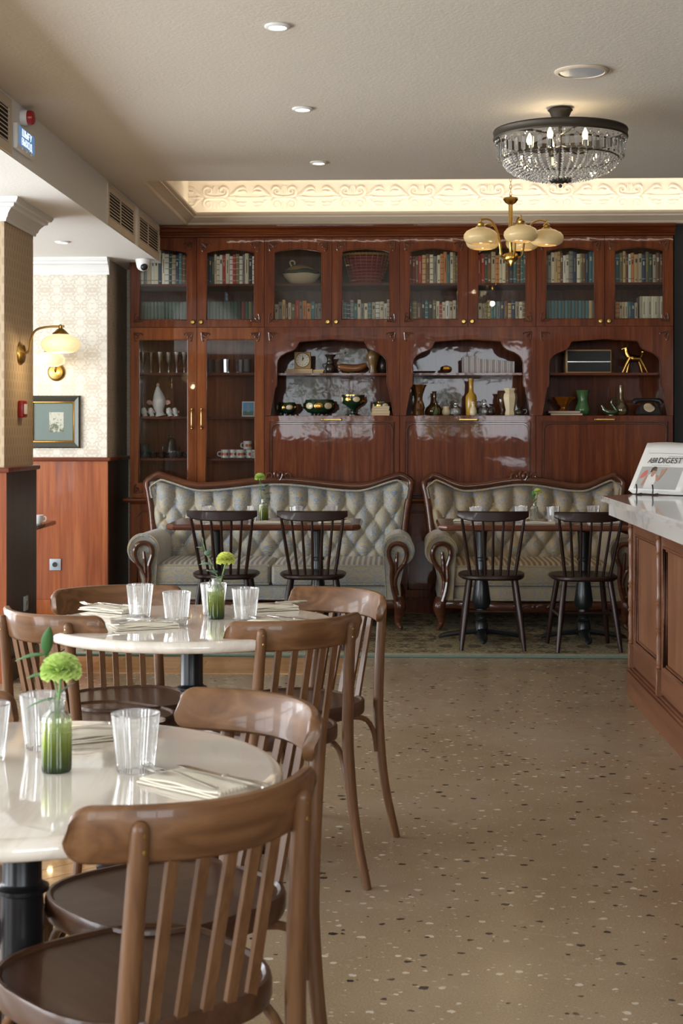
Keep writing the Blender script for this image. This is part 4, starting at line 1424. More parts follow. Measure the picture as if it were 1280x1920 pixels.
# ------------------------------------------------------------------ dark windsor chairs
def make_windsor(label, loc, rz, group):
    t = thing('windsor_chair', label, 'chair', loc, rz, group)
    m = M['windsor']
    b = B()
    out = []
    for k in range(28):
        a = 2 * pi * k / 28
        q = 1.0 if sin(a) > 0 else 0.98
        x = 0.205 * (abs(cos(a)) ** 0.62) * (1 if cos(a) >= 0 else -1) * (1.0 if sin(a) > 0 else 0.96)
        y = 0.20 * (abs(sin(a)) ** 0.70) * (1 if sin(a) >= 0 else -1)
        out.append((x, y))
    b.rings([[(x * 0.93, y * 0.93, 0.418) for x, y in out], [(x, y, 0.430) for x, y in out], [(x, y, 0.442) for x, y in out], [(x * 0.95, y * 0.95, 0.449) for x, y in out], [(x * 0.5, y * 0.5, 0.440) for x, y in out]])
    obj('seat', b, m, t)
    for sx in (-1, 1):
        for sy in (-1, 1):
            b = B()
            b.tube([(sx * 0.135, sy * 0.13, 0.425), (sx * 0.165, sy * 0.17, 0.20), (sx * 0.188, sy * 0.20, 0.0)], [0.017, 0.018, 0.012], 10, 3)
            obj('leg', b, m, t)
    for sx in (-1, 1):
        b = B()
        b.tube([(sx * 0.165, -0.168, 0.21), (sx * 0.165, 0.168, 0.21)], 0.009, 8)
        obj('stretcher', b, m, t)
    b = B()
    b.tube([(-0.165, 0.0, 0.21), (0.165, 0.0, 0.21)], 0.009, 8)
    obj('stretcher', b, m, t)
    # crest rail, bowed backwards in plan
    def cy(x):
        return -0.275 + 0.055 * (x / 0.21) ** 2
    b = B()
    ring = []
    for i in range(15):
        x = -0.212 + 0.424 * i / 14
        e = 1 - 0.42 * abs(x / 0.212) ** 6
        z0, z1 = 0.835 - 0.055 * e, 0.835 + 0.004 * e
        z0 += -0.004 * (1 - abs(x / 0.212))
        y = cy(x)
        ring.append([(x, y - 0.011, z0 + 0.006), (x, y - 0.011, z1 - 0.008), (x, y - 0.004, z1), (x, y + 0.006, z1), (x, y + 0.011, z1 - 0.008), (x, y + 0.011, z0 + 0.006), (x, y + 0.004, z0), (x, y - 0.004, z0)])
    b.rings(ring)
    obj('crest_rail', b, m, t)
    for i in range(7):
        xt = -0.185 + 0.37 * i / 6
        xb = xt * 0.72
        b = B()
        r = 0.0105 if i in (0, 6) else 0.0085
        b.tube([(xb, -0.165 + 0.03 * (xb / 0.14) ** 2, 0.44), ((xb + xt) / 2, (-0.165 + cy(xt)) / 2 + 0.02 * (xb / 0.14) ** 2, 0.61), (xt, cy(xt), 0.79)], [r, r * 1.05, r * 0.8], 8, 2)
        obj('spindle', b, m, t)
    return t
W0 = [(WX(415, 8.78), 'first dark spindle-back chair from left, at the table before the larger sofa'), (WX(583, 8.78), 'second dark spindle-back chair from left, at the table before the larger sofa'),
      (WX(927, 8.78), 'dark spindle-back chair left of two at the table before the smaller sofa'), (WX(1103, 8.74), 'dark spindle-back chair nearest the counter, partly hidden by it')]
wg = 'dark spindle-back chairs at the sofa tables'
w0 = make_windsor(W0[0][1], (W0[0][0], 9.03, 0), 0, wg)
for i, (x, lb) in enumerate(W0[1:]):
    dup(w0, (x, 9.03 if i < 2 else 8.98, 0), radians([1.5, -2, 3][i]), lb, wg)
w0.location.z = 0.0112
for o in bpy.data.objects:
    if o.name.startswith('windsor_chair'):
        o.location.z = 0.0112

# ------------------------------------------------------------------ sofa tables on two turned pedestals
def make_sofa_table(label, x0, x1, group):
    xc = (x0 + x1) / 2
    y0, y1 = 8.99, 9.66
    t = thing('sofa_table', label, 'table', (xc, (y0 + y1) / 2, 0.0104), 0, group)
    hw, hd = (x1 - x0) / 2, (y1 - y0) / 2
    b = B()
    c = 0.05
    def o(k):
        return [(-hw + k, -hd + c), (-hw + c, -hd + k), (hw - c, -hd + k), (hw - k, -hd + c), (hw - k, hd - c), (hw - c, hd - k), (-hw + c, hd - k), (-hw + k, hd - c)]
    b.rings([[(x, y, z) for x, y in o(k)] for k, z in ((0.018, 0.705), (0.004, 0.713), (0.0, 0.724), (0.003, 0.736), (0.010, 0.742))])
    obj('tabletop', b, M['table_wood'], t, angle=30)
    for s in (-1, 1):
        px = s * hw * 0.535
        b = B()
        b.lathe([(0.075, 0.700), (0.075, 0.690), (0.040, 0.680), (0.034, 0.60), (0.034, 0.52), (0.042, 0.515), (0.042, 0.50), (0.034, 0.495), (0.038, 0.40), (0.052, 0.30), (0.060, 0.24), (0.050, 0.205), (0.034, 0.195),
                 (0.034, 0.175), (0.042, 0.165), (0.034, 0.155), (0.034, 0.135), (0.044, 0.125), (0.036, 0.115), (0.045, 0.10), (0.045, 0.03)], (px, 0, 0), 18)
        ped = obj('pedestal', b, M['green_iron'], t)
        for a in range(4):
            dx, dy = ((1, 0), (-1, 0), (0, 1), (0, -1))[a]
            L = 0.29 if dy else 0.27
            if dy:
                L = 0.26
            b = B()
            b.tube([(px + dx * 0.02, dy * 0.02, 0.055), (px + dx * L * 0.4, dy * L * 0.4, 0.045), (px + dx * L * 0.85, dy * L * 0.85, 0.028), (px + dx * L, dy * L, 0.012)], [0.036, 0.030, 0.026, 0.011], 8, 3, up=(0, 0, 1), flat=0.62)
            obj('foot', b, M['green_iron'], ped)
    return t
T1 = (WX(309, 9.0), WX(676, 9.0))
T2 = (WX(822, 9.0), WX(822, 9.0) + 1.2)
make_sofa_table('dark red wooden table on two iron pedestals before the larger sofa', T1[0], T1[1], 'tables in front of the sofas')
make_sofa_table('dark red wooden table on two iron pedestals before the smaller sofa', T2[0], T2[1], 'tables in front of the sofas')
SOFA_TOP = 0.742 + 0.0104

# ------------------------------------------------------------------ bistro chairs
def make_bistro(label, loc, rz, group):
    """front towards +y; the back rail bows away from the sitter"""
    t = thing('bistro_chair', label, 'chair', loc, rz, group)
    m = M['chair_wood']
    # seat: rounded trapezoid with a raised rim
    def outl(k):
        P = []
        for i in range(36):
            a = 2 * pi * i / 36
            cx, sy = cos(a), sin(a)
            y = 0.20 * (abs(sy) ** 0.72) * (1 if sy >= 0 else -1)
            w = 0.203 - 0.020 * (0.5 - y / 0.40)
            x = w * (abs(cx) ** 0.72) * (1 if cx >= 0 else -1)
            P.append((x * k * 1.06, y * k * 1.06 + 0.010))
        return P
    b = B()
    b.rings([[(x, y, z) for x, y in outl(k)] for k, z in ((0.93, 0.418), (0.985, 0.420), (1.0, 0.428), (1.0, 0.455), (0.985, 0.463), (0.955, 0.463), (0.93, 0.457), (0.5, 0.453))])
    obj('seat', b, M['seat_wood'], t)
    def ry(x):
        return -0.262 + 2.2 * x * x
    # curved back rail
    b = B()
    ring = []
    qs = [-1, -0.994, -0.98, -0.96, -0.935, -0.91, -0.88]
    qs = qs + [-0.8 + 1.6 * i / 14 for i in range(15)] + [-v for v in qs[::-1]]
    for qq in qs:
        x = 0.220 * qq
        tq = max(0.0, (abs(qq) - 0.88) / 0.12)
        rnd = 0.026 * (1 - sqrt(max(0.0, 1 - tq * tq)))
        z0, z1 = 0.714 + rnd, 0.800 - rnd
        y = ry(x)
        nx, ny = -4.4 * x, 1.0
        L = sqrt(nx * nx + ny * ny)
        nx, ny = nx / L, ny / L
        h = 0.0115
        lean = -0.014
        sec = []
        for (o, z, l) in ((-h, z0 + 0.006, 0), (-h, z1 - 0.007, lean), (-h * 0.5, z1, lean), (h * 0.5, z1, lean), (h, z1 - 0.007, lean), (h, z0 + 0.006, 0), (h * 0.5, z0, 0), (-h * 0.5, z0, 0)):
            sec.append((x + nx * o, y + ny * o + l, z))
        ring.append(sec)
    b.rings(ring)
    rail = obj('back_rail', b, M['chair_rail_wood'], t, angle=50)
    # back posts running down into the rear legs
    for s in (-1, 1):
        b = B()
        px = 0.147
        py = ry(px) - 0.026
        b.tube([(s * 0.194, -0.262, 0.0), (s * 0.174, -0.226, 0.18), (s * 0.159, -0.216, 0.36), (s * 0.154, -0.217, 0.46), (s * 0.150, -0.228, 0.60), (s * px, py - 0.002, 0.74), (s * px, py - 0.006, 0.772), (s * px, py - 0.007, 0.781)],
               [0.0125, 0.0150, 0.0170, 0.0172, 0.0165, 0.0152, 0.0130, 0.0045], 10, 4)
        post = obj('back_leg', b, m, t, angle=60)
        for z in (0.738, 0.766 - 0.004):
            b = B()
            b.ball((s * px, py - 0.0172, z), 0.0035, 8, 4, (1, 0.6, 1))
            obj('screw', b, M['brass'], post, label='small brass screw head')
    for i in range(5):
        x = -0.092 + 0.046 * i
        b = B()
        xb = x * 0.98
        yb = -0.192 + 0.010 * (x / 0.092) ** 2
        y1 = ry(x) - 0.002
        ring = []
        for k in range(4):
            q = k / 3
            cx, cy, cz = xb + (x - xb) * q, yb + (y1 - yb) * q, 0.445 + (0.722 - 0.445) * q
            ring.append([(cx - 0.0095, cy - 0.005, cz), (cx + 0.0095, cy - 0.005, cz), (cx + 0.0095, cy + 0.005, cz), (cx - 0.0095, cy + 0.005, cz)])
        b.rings(ring)
        obj('slat', b, m, t, angle=30)
    for s in (-1, 1):
        b = B()
        b.tube([(s * 0.194, 0.206, 0.0), (s * 0.180, 0.186, 0.22), (s * 0.170, 0.176, 0.425)], [0.0120, 0.0155, 0.0175], 10, 3)
        obj('front_leg', b, m, t, angle=60)
    # bent arches bracing the legs under the seat
    def arch(p, q, inward):
        b = B()
        A, C = Vector(p), Vector(q)
        D = C - A
        P = [A, A + Vector((0, 0, 0.06)) + D * 0.03, A + Vector((0, 0, 0.110)) + D * 0.13, A + Vector((0, 0, 0.128)) + D * 0.32, A + Vector((0, 0, 0.130)) + D * 0.5]
        P = P + [C + Vector((0, 0, 0.128)) - D * 0.32, C + Vector((0, 0, 0.110)) - D * 0.13, C + Vector((0, 0, 0.06)) - D * 0.03, C]
        P = [v + Vector(inward) * (1 if 0 < i < 8 else 0.9) for i, v in enumerate(P)]
        b.tube(P, 0.0085, 8, 3)
        obj('brace', b, m, t, angle=60)
    zA = 0.285
    arch((-0.160, -0.205, zA), (-0.170, 0.166, zA), (0.004, 0, 0))
    arch((0.160, -0.205, zA), (0.170, 0.166, zA), (-0.004, 0, 0))
    arch((-0.159, 0.174, zA), (0.159, 0.174, zA), (0, 0.004, 0))
    return t
def heading(fx, fy):
    return math.atan2(-fx, fy)               # rotation that turns local +y to (fx, fy)
NT_C = (-0.645, 2.53)                        # near table
FT_C = (-0.622, 4.50)                        # far table
bg_ = 'bentwood chairs at the two round tables'
CH_ = [((-0.415, 2.375), (-0.66, 0.751), 'walnut bentwood chair in the foreground, its back to the camera'),
       ((-0.425, 2.800), (-0.735, -0.678), 'walnut bentwood chair at far right of the nearest marble table'),
       ((-0.890, 2.755), (0.50, -0.87), 'walnut bentwood chair cut off at the left edge, nearest marble table'),
       ((-0.385, 4.400), (-0.549, 0.836), 'bentwood chair at near right of the farther marble table, screws showing'),
       ((-0.315, 4.785), (-0.687, -0.727), 'bentwood chair at far right of the farther marble table'),
       ((-0.876, 4.815), (0.37, -0.93), 'bentwood chair at far left of the farther marble table, before the wainscot'),
       ((-0.914, 4.505), (0.595, 0.803), 'bentwood chair at near left of the farther table, behind the flower')]
c0 = make_bistro(CH_[0][2], (*CH_[0][0], 0), heading(*CH_[0][1]), bg_)
for (p, f, lb) in CH_[1:]:
    dup(c0, (*p, 0), heading(*f), lb, bg_)

# ------------------------------------------------------------------ round marble tables
def make_round(label, c, group):
    t = thing('round_table', label, 'table', (c[0], c[1], 0), 0, group)
    b = B()
    r = 0.452
    b.lathe([(r - 0.10, 0.716), (r - 0.016, 0.716), (r - 0.006, 0.720), (r, 0.729), (r, 0.737), (r - 0.005, 0.745), (r - 0.014, 0.7495), (r - 0.022, 0.750)], seg=96)
    obj('tabletop', b, M['marble'], t, angle=50)
    b = B()
    b.lathe([(0.15, 0.714), (0.15, 0.708), (0.050, 0.700), (0.0335, 0.690), (0.0335, 0.56), (0.036, 0.555), (0.046, 0.550), (0.046, 0.543), (0.036, 0.538), (0.036, 0.530), (0.040, 0.30), (0.040, 0.12), (0.055, 0.09), (0.055, 0.05)], seg=28)
    col = obj('column', b, M['black_iron'], t)
    for a in range(4):
        b = B()
        dx, dy = cos(a * pi / 2), sin(a * pi / 2)
        b.tube([(dx * 0.02, dy * 0.02, 0.075), (dx * 0.12, dy * 0.12, 0.06), (dx * 0.24, dy * 0.24, 0.03), (dx * 0.29, dy * 0.29, 0.014)], [0.034, 0.028, 0.022, 0.012], 8, 3, up=(0, 0, 1), flat=0.7)
        obj('foot', b, M['black_iron'], t)
    return t
r0 = make_round('nearest round marble table on a black column, cut by the left edge', NT_C, 'round marble tables')
r1 = dup(r0, (*FT_C, 0), 0.3, 'farther round marble table on a black column, set for four', 'round marble tables')

# ------------------------------------------------------------------ counter on the right
CX = WX(1173, 7.48)                          # plinth face
CY0, CY1 = 3.6, 7.46
t = thing('bar_counter', 'panelled mahogany bar counter with turned spindles and grey marble top', 'counter', (CX + 0.5, (CY0 + CY1) / 2, 0))
XF = CX + 0.035                              # face of the body
b = B()
def cpoly(x, ye):                             # plan: long side, angled end
    return [(x, CY0), (x, ye), (x + 0.62, ye + 0.70), (x + 0.95, ye + 0.70), (x + 0.95, CY0)]
b.prism(cpoly(XF, CY1 - 0.02), 'z', 0.10, 0.905)
obj('body', b, M['counter_wood'], t, True, angle=25)
b = B()
b.prism(cpoly(CX, CY1), 'z', 0.0, 0.125)
b.prism(cpoly(CX + 0.010, CY1 - 0.006), 'z', 0.125, 0.137)
b.prism(cpoly(CX + 0.020, CY1 - 0.012), 'z', 0.137, 0.147)
obj('plinth', b, M['counter_wood_h'], t, True, angle=25)
b = B()
XT = WX(1127, 7.50)
YT = 7.52
for k, z0, z1 in ((0.035, 0.905, 0.968), (0.022, 0.968, 0.974), (0.0, 0.974, 0.990), (0.006, 0.990, 1.0)):
    b.prism(cpoly(XT + k, YT - k), 'z', z0, z1)
obj('worktop', b, M['counter_marble'], t, True, angle=25, label='grey veined marble top with a moulded edge')
b = B()
yy = CY1 - 0.03
nb = 0
while yy > 4.9:
    b.tube([(XF - 0.012, yy, 0.878), (XF - 0.012, yy - 0.018, 0.902)], 0.007, 5)
    yy -= 0.017
obj('rope_moulding', b, M['counter_wood_h'], t, True)
spy = []
for u in (1180, 1230, 1320, 1460):
    pass
ys = [CY1 - 0.045, None]
def face_y(u):
    return (XF - 0.03) / tan(atan((u - 640.0) / F) - TH)
SP = [CY1 - 0.05, face_y(1231), face_y(1231) - (CY1 - 0.05 - face_y(1231)) * 2.1, face_y(1231) - (CY1 - 0.05 - face_y(1231)) * 4.2]
for y in SP:
    b = B()
    b.box(XF - 0.034, XF - 0.002, y - 0.017, y + 0.017, 0.147, 0.265, 0.002)
    b.lathe([(0.012, 0.265), (0.017, 0.272), (0.012, 0.280), (0.016, 0.29), (0.013, 0.31), (0.016, 0.36), (0.0165, 0.40), (0.012, 0.425), (0.018, 0.435), (0.012, 0.445), (0.016, 0.46), (0.0165, 0.52), (0.013, 0.545), (0.018, 0.555), (0.012, 0.565), (0.017, 0.577), (0.013, 0.59),
             (0.0135, 0.66), (0.015, 0.76), (0.013, 0.775), (0.018, 0.785), (0.013, 0.795), (0.017, 0.83), (0.012, 0.845), (0.018, 0.853), (0.013, 0.862), (0.018, 0.875)], (XF - 0.019, y, 0), 12)
    obj('spindle', b, M['counter_wood'], t, True)
for i in range(3):
    y1, y0 = SP[i] - 0.03, SP[i + 1] + 0.03
    z0, z1 = 0.165, 0.872
    e = 0.055
    b = B()
    for a0, a1, c0_, c1_ in ((y0, y1, z0, z0 + e + 0.06), (y0, y1, z1 - e, z1), (y0, y0 + e, z0 + e + 0.06, z1 - e), (y1 - e, y1, z0 + e + 0.06, z1 - e)):
        b.box(XF - 0.016, XF, a0, a1, c0_, c1_)
    pn = obj('panel_frame', b, M['counter_wood_h'], t, True, angle=20)
    b = B()
    q = [(y0 + e, z0 + e + 0.06), (y1 - e, z0 + e + 0.06), (y1 - e, z1 - e), (y0 + e, z1 - e)]
    b.tube([(XF - 0.012, y, z) for y, z in q], 0.009, 6, loop=True)
    b.tube([(XF - 0.004, y + (0.014 if y < (y0 + y1) / 2 else -0.014), z + (0.014 if z < 0.5 else -0.014)) for y, z in q], 0.006, 6, loop=True)
    obj('moulding', b, M['counter_wood_h'], pn, True)
# ------------------------------------------------------------------ lamps and ceiling fittings
def downlight(x, y, z, label, power=3):
    t = thing('downlight', label, 'ceiling light', (x, y, z))
    b = B()
    b.lathe([(0.048, -0.0008), (0.048, -0.006), (0.044, -0.009), (0.034, -0.010), (0.031, -0.004), (0.031, -0.0008)], seg=24, closed_ends=False)
    obj('trim_ring', b, M['white_plastic'], t)
    b = B()
    b.lathe([(0.030, -0.003), (0.028, -0.0055), (0.001, -0.0055)], seg=20)
    obj('lamp', b, M['spot_glow'], t)
    l = bpy.data.lights.new('downlight_beam', 'SPOT')
    l.energy = power
    l.color = (1.0, 0.80, 0.55)
    l.spot_size = radians(95)
    l.spot_blend = 0.8
    l.shadow_soft_size = 0.03
    o = bpy.data.objects.new('downlight_beam', l)
    COL.objects.link(o)
    o.location = (x, y, z - 0.02)
    return t
def on_ceiling(u, v, zc):
    s = (u - 640.0) / F
    k = (zc - CH) * F / (HZ - v)
    return k * (s * cos(TH) - sin(TH)), k * (s * sin(TH) + cos(TH))
for (u, v, lb) in ((520, 48, 'recessed round downlight in the main ceiling, nearest of the row'), (567, 203, 'recessed round downlight in the main ceiling, middle of the row'), (597, 304, 'recessed round downlight in the main ceiling, nearest the lit recess')):
    x, y = on_ceiling(u, v, ZC)
    downlight(x, y, ZC, lb)
x, y = on_ceiling(117, 453, ZL)
downlight(x, y, ZL, 'recessed round downlight in the low ceiling past the pillar')
# round loudspeaker in the ceiling
x, y = on_ceiling(1090, 133, ZC)
t = thing('ceiling_speaker', 'round white loudspeaker set flush in the ceiling near the crystal chandelier', 'speaker', (x, y, ZC))
b = B()
b.lathe([(0.112, -0.0008), (0.112, -0.004), (0.104, -0.010), (0.094, -0.010), (0.092, -0.005)], seg=40, closed_ends=False)
obj('rim', b, M['cornice'], t)
b = B()
b.lathe([(0.0925, -0.002), (0.091, -0.007), (0.02, -0.009), (0.001, -0.0095)], seg=40)
obj('grille', b, M['grey_plastic'], t)

# crystal chandelier
x, y = on_ceiling(1050, 202, ZC)
CCX, CCY = x, y
t = thing('crystal_chandelier', 'domed crystal chandelier with dark bronze ring close under the ceiling', 'chandelier', (x, y, 2.46))
z0 = 2.46
zr = WZ(1050, 262, y)                         # underside of the ring
def q(z):
    return z - z0
b = B()
b.lathe([(0.045, q(ZC) - 0.001), (0.058, q(ZC) - 0.012), (0.050, q(ZC) - 0.020), (0.046, q(ZC) - 0.030), (0.034, q(ZC) - 0.055), (0.030, q(ZC) - 0.075), (0.018, q(ZC) - 0.080)], seg=24)
obj('ceiling_rose', b, M['bronze'], t)
b = B()
b.tube([(0, 0, q(ZC) - 0.07), (0, 0, 0.02)], 0.008, 8)
for k in range(4):
    a = k * pi / 2 + 0.4
    b.tube([(0, 0, q(zr) + 0.02), (0.15 * cos(a), 0.15 * sin(a), q(zr) + 0.035), (0.295 * cos(a), 0.295 * sin(a), q(zr) + 0.02)], 0.005, 6, 2)
obj('stem', b, M['bronze'], t)
b = B()
RR = 0.305
b.rings([[(r * cos(2 * pi * k / 64), r * sin(2 * pi * k / 64), z) for k in range(64)] for r, z in ((RR - 0.006, q(zr)), (RR, q(zr) - 0.002), (RR + 0.003, q(zr) + 0.006), (RR, q(zr) + 0.012), (RR, q(zr) + 0.030), (RR + 0.003, q(zr) + 0.036), (RR, q(zr) + 0.042), (RR - 0.006, q(zr) + 0.040))], loop=True)
obj('ring', b, M['bronze'], t)
b = B()
R2 = 0.262
zb2 = q(zr) - 0.088
b.tube([(R2 * cos(2 * pi * k / 48), R2 * sin(2 * pi * k / 48), zb2) for k in range(48)], 0.004, 6, loop=True)
obj('lower_ring', b, M['bronze'], t)
b = B()
b.lathe([(0.001, 0.006), (0.035, 0.014), (0.044, 0.020), (0.040, 0.026), (0.01, 0.030)], seg=20)
for k in range(10):
    a = 2 * pi * k / 10
    b.ball((0.042 * cos(a), 0.042 * sin(a), 0.020), 0.009, 6, 4)
b.ball((0, 0, -0.004), 0.009, 8, 6)
obj('bottom_finial', b, M['bronze'], t)
# long faceted prisms hanging from the ring
pb = B()
pb.rings([[(0.0125 * w * cos(pi / 3 * k + pi / 6), 0.0065 * w * sin(pi / 3 * k + pi / 6), z) for k in range(6)] for w, z in ((0.25, 0.0), (1.0, -0.010), (0.95, -0.062), (0.2, -0.072))])
pr = None
NP = 44
for k in range(NP):
    a = 2 * pi * k / NP
    if pr is None:
        pr = obj('crystal_prism', pb, M['crystal'], t, angle=0)
        o = pr
    else:
        o = link_copy(pr, t)
    o.location = ((RR - 0.018) * cos(a), (RR - 0.018) * sin(a), q(zr) - 0.018)
    o.rotation_euler = (radians(14), 0, a + pi / 2) if False else (0, 0, a + pi / 2)
bb = B()
bb.rings([[(0.0085 * w * cos(pi / 4 * k), 0.0045 * w * sin(pi / 4 * k), 0.0085 * z) for k in range(8)] for w, z in ((0.5, -0.9), (1.0, -0.3), (1.0, 0.3), (0.5, 0.9))])
for k in range(NP):
    a = 2 * pi * (k + 0.5) / NP
    if k == 0:
        br = obj('crystal_drop', bb, M['crystal'], t, angle=0)
        o = br
    else:
        o = link_copy(br, t)
    o.location = ((RR - 0.008) * cos(a), (RR - 0.008) * sin(a), q(zr) - 0.012)
    o.rotation_euler = (0, 0, a + pi / 2)
# bead strings sweeping down to the finial: too many and too small to pick apart
b = B()
nb = 46
for k in range(nb):
    a = 2 * pi * k / nb
    for j in range(15):
        s_ = j / 14
        ang = s_ * pi / 2
        r = 0.045 + (R2 - 0.045) * cos(ang) ** 0.9 if j else R2
        z = zb2 + (0.028 - zb2) * sin(ang)
        if r < 0.12 and k % 2:
            continue
        s = 0.0088 if j % 2 == 0 else 0.007
        c = Vector((r * cos(a), r * sin(a), z))
        vs = [c + Vector(d) * s for d in ((1, 0, 0), (-1, 0, 0), (0, 1, 0), (0, -1, 0), (0, 0, 1.1), (0, 0, -1.1))]
        b.faces(vs, [(0, 2, 4), (2, 1, 4), (1, 3, 4), (3, 0, 4), (2, 0, 5), (1, 2, 5), (3, 1, 5), (0, 3, 5)])
o = obj('bead_strings', b, M['crystal'], t, angle=0)
o['kind'] = 'stuff'
for k in range(5):
    a = 2 * pi * k / 5 + 0.5
    b = B()
    cx, cy = 0.14 * cos(a), 0.14 * sin(a)
    b.tube([(0, 0, q(zr) - 0.03), (cx * 0.6, cy * 0.6, q(zr) - 0.055), (cx, cy, q(zr) - 0.045)], 0.005, 6, 3)
    b.lathe([(0.012, q(zr) - 0.05), (0.012, q(zr) - 0.02), (0.010, q(zr) - 0.02)], (cx, cy, 0), 10)
    ho = obj('bulb_holder', b, M['bronze'], t)
    b = B()
    b.lathe([(0.008, q(zr) - 0.02), (0.014, q(zr) - 0.005), (0.013, q(zr) + 0.010), (0.003, q(zr) + 0.034)], (cx, cy, 0), 12)
    obj('bulb', b, M['bulb'], ho)
l = bpy.data.lights.new('chandelier_glow', 'POINT')
l.energy, l.color, l.shadow_soft_size = 2.0, (1.0, 0.78, 0.5), 0.02
o = bpy.data.objects.new('chandelier_glow', l)
COL.objects.link(o)
o.location = (x, y, zr + 0.02)

# brass chandelier with five opal shades
SHADE = [(0.020, 0.056), (0.034, 0.054), (0.060, 0.046), (0.092, 0.030), (0.110, 0.008), (0.113, -0.012), (0.104, -0.034), (0.086, -0.048), (0.066, -0.055), (0.062, -0.053), (0.082, -0.045), (0.100, -0.030), (0.108, -0.010), (0.104, 0.008), (0.088, 0.026), (0.056, 0.042), (0.030, 0.050)]
def shade(b, c, k=1.0):
    b.lathe([(r * k, z * k) for r, z in SHADE], c, 28, closed_ends=False)
BY = 9.75
bx = WX(957, BY)
t = thing('brass_chandelier', 'brass chandelier with five cream opal shades hanging before the bookcase', 'chandelier', (bx, BY, 2.40))
def bzz(v):
    return WZ(957, v, BY) - 2.40
b = B()
zt = ZR - 2.40 - 0.002
z = bzz(368)
i = 0
while z < zt - 0.03:                          # chain links
    P = []
    for k in range(10):
        a = 2 * pi * k / 10
        dx, dz = 0.007 * cos(a), 0.014 * sin(a)
        P.append((dx, 0, z + 0.014 + dz) if i % 2 == 0 else (0, dx, z + 0.014 + dz))
    b.tube(P, 0.002, 5, loop=True)
    z += 0.024
    i += 1
b.lathe([(0.012, zt - 0.05), (0.045, zt - 0.02), (0.05, zt)], seg=16)
obj('chain', b, M['brass'], t)
b = B()
b.lathe([(0.004, bzz(366)), (0.010, bzz(369)), (0.048, bzz(371)), (0.050, bzz(374)), (0.036, bzz(380)), (0.014, bzz(384)), (0.012, bzz(386))], seg=20)
obj('upper_cap', b, M['brass'], t)
b = B()
b.lathe([(0.0145, bzz(384)), (0.0145, bzz(438)), (0.018, bzz(440)), (0.018, bzz(443)), (0.012, bzz(445)), (0.012, bzz(474))], seg=16)
obj('stem', b, M['brass'], t)
b = B()
b.lathe([(0.012, bzz(474)), (0.044, bzz(476)), (0.048, bzz(478)), (0.048, bzz(486)), (0.042, bzz(489)), (0.024, bzz(492)), (0.012, bzz(495)), (0.004, bzz(499))], seg=20)
obj('hub', b, M['brass'], t)
# shade positions (u, v of the shade middle): two left, one mid front, one mid back, one right
SH = [(WX(910, BY - 0.10) - bx, -0.10, bzz(443)), (WX(904, BY + 0.16) - bx, 0.16, bzz(456)), (WX(981, BY - 0.21) - bx, -0.21, bzz(438)), (WX(973, BY + 0.22) - bx, 0.22, bzz(456)), (WX(1020, BY + 0.03) - bx, 0.03, bzz(440))]
SH = []
for k in range(5):
    a = radians(-78 + 72 * k)
    SH.append((0.235 * cos(a), 0.235 * sin(a), bzz(446)))
for (sx_, sy_, sz_) in SH:
    d = Vector((sx_, sy_, 0))
    n = d.normalized()
    b = B()
    p0 = n * 0.045
    P = [(p0.x, p0.y, bzz(484)), (n.x * 0.075, n.y * 0.075, bzz(480)), (n.x * 0.085, n.y * 0.085, bzz(462)), (n.x * 0.10, n.y * 0.10, bzz(440)), (n.x * 0.14, n.y * 0.14, bzz(420)), (n.x * 0.19, n.y * 0.19, bzz(414)), (sx_, sy_, bzz(417))]
    b.tube(P, 0.0065, 8, 4)
    arm = obj('arm', b, M['brass'], t)
    b = B()
    b.lathe([(0.003, sz_ + 0.120), (0.007, sz_ + 0.100), (0.006, sz_ + 0.092), (0.018, sz_ + 0.086), (0.024, sz_ + 0.076), (0.022, sz_ + 0.066), (0.034, sz_ + 0.056), (0.036, sz_ + 0.050)], (sx_, sy_, 0), 16)
    obj('gallery', b, M['brass'], arm)
    b = B()
    shade(b, (sx_, sy_, sz_))
    obj('lamp_shade', b, M['opal_dim'], arm, label='cream opal glass shade')
    b = B()
    b.lathe([(0.001, sz_ - 0.050), (0.018, sz_ - 0.044), (0.022, sz_ - 0.028), (0.014, sz_)], (sx_, sy_, 0), 12)
    obj('bulb', b, M['bulb'], arm)
l = bpy.data.lights.new('brass_chandelier_glow', 'POINT')
l.energy, l.color, l.shadow_soft_size = 1.0, (1.0, 0.76, 0.45), 0.02
o = bpy.data.objects.new('brass_chandelier_glow', l)
COL.objects.link(o)
o.location = (bx, BY, 2.32)

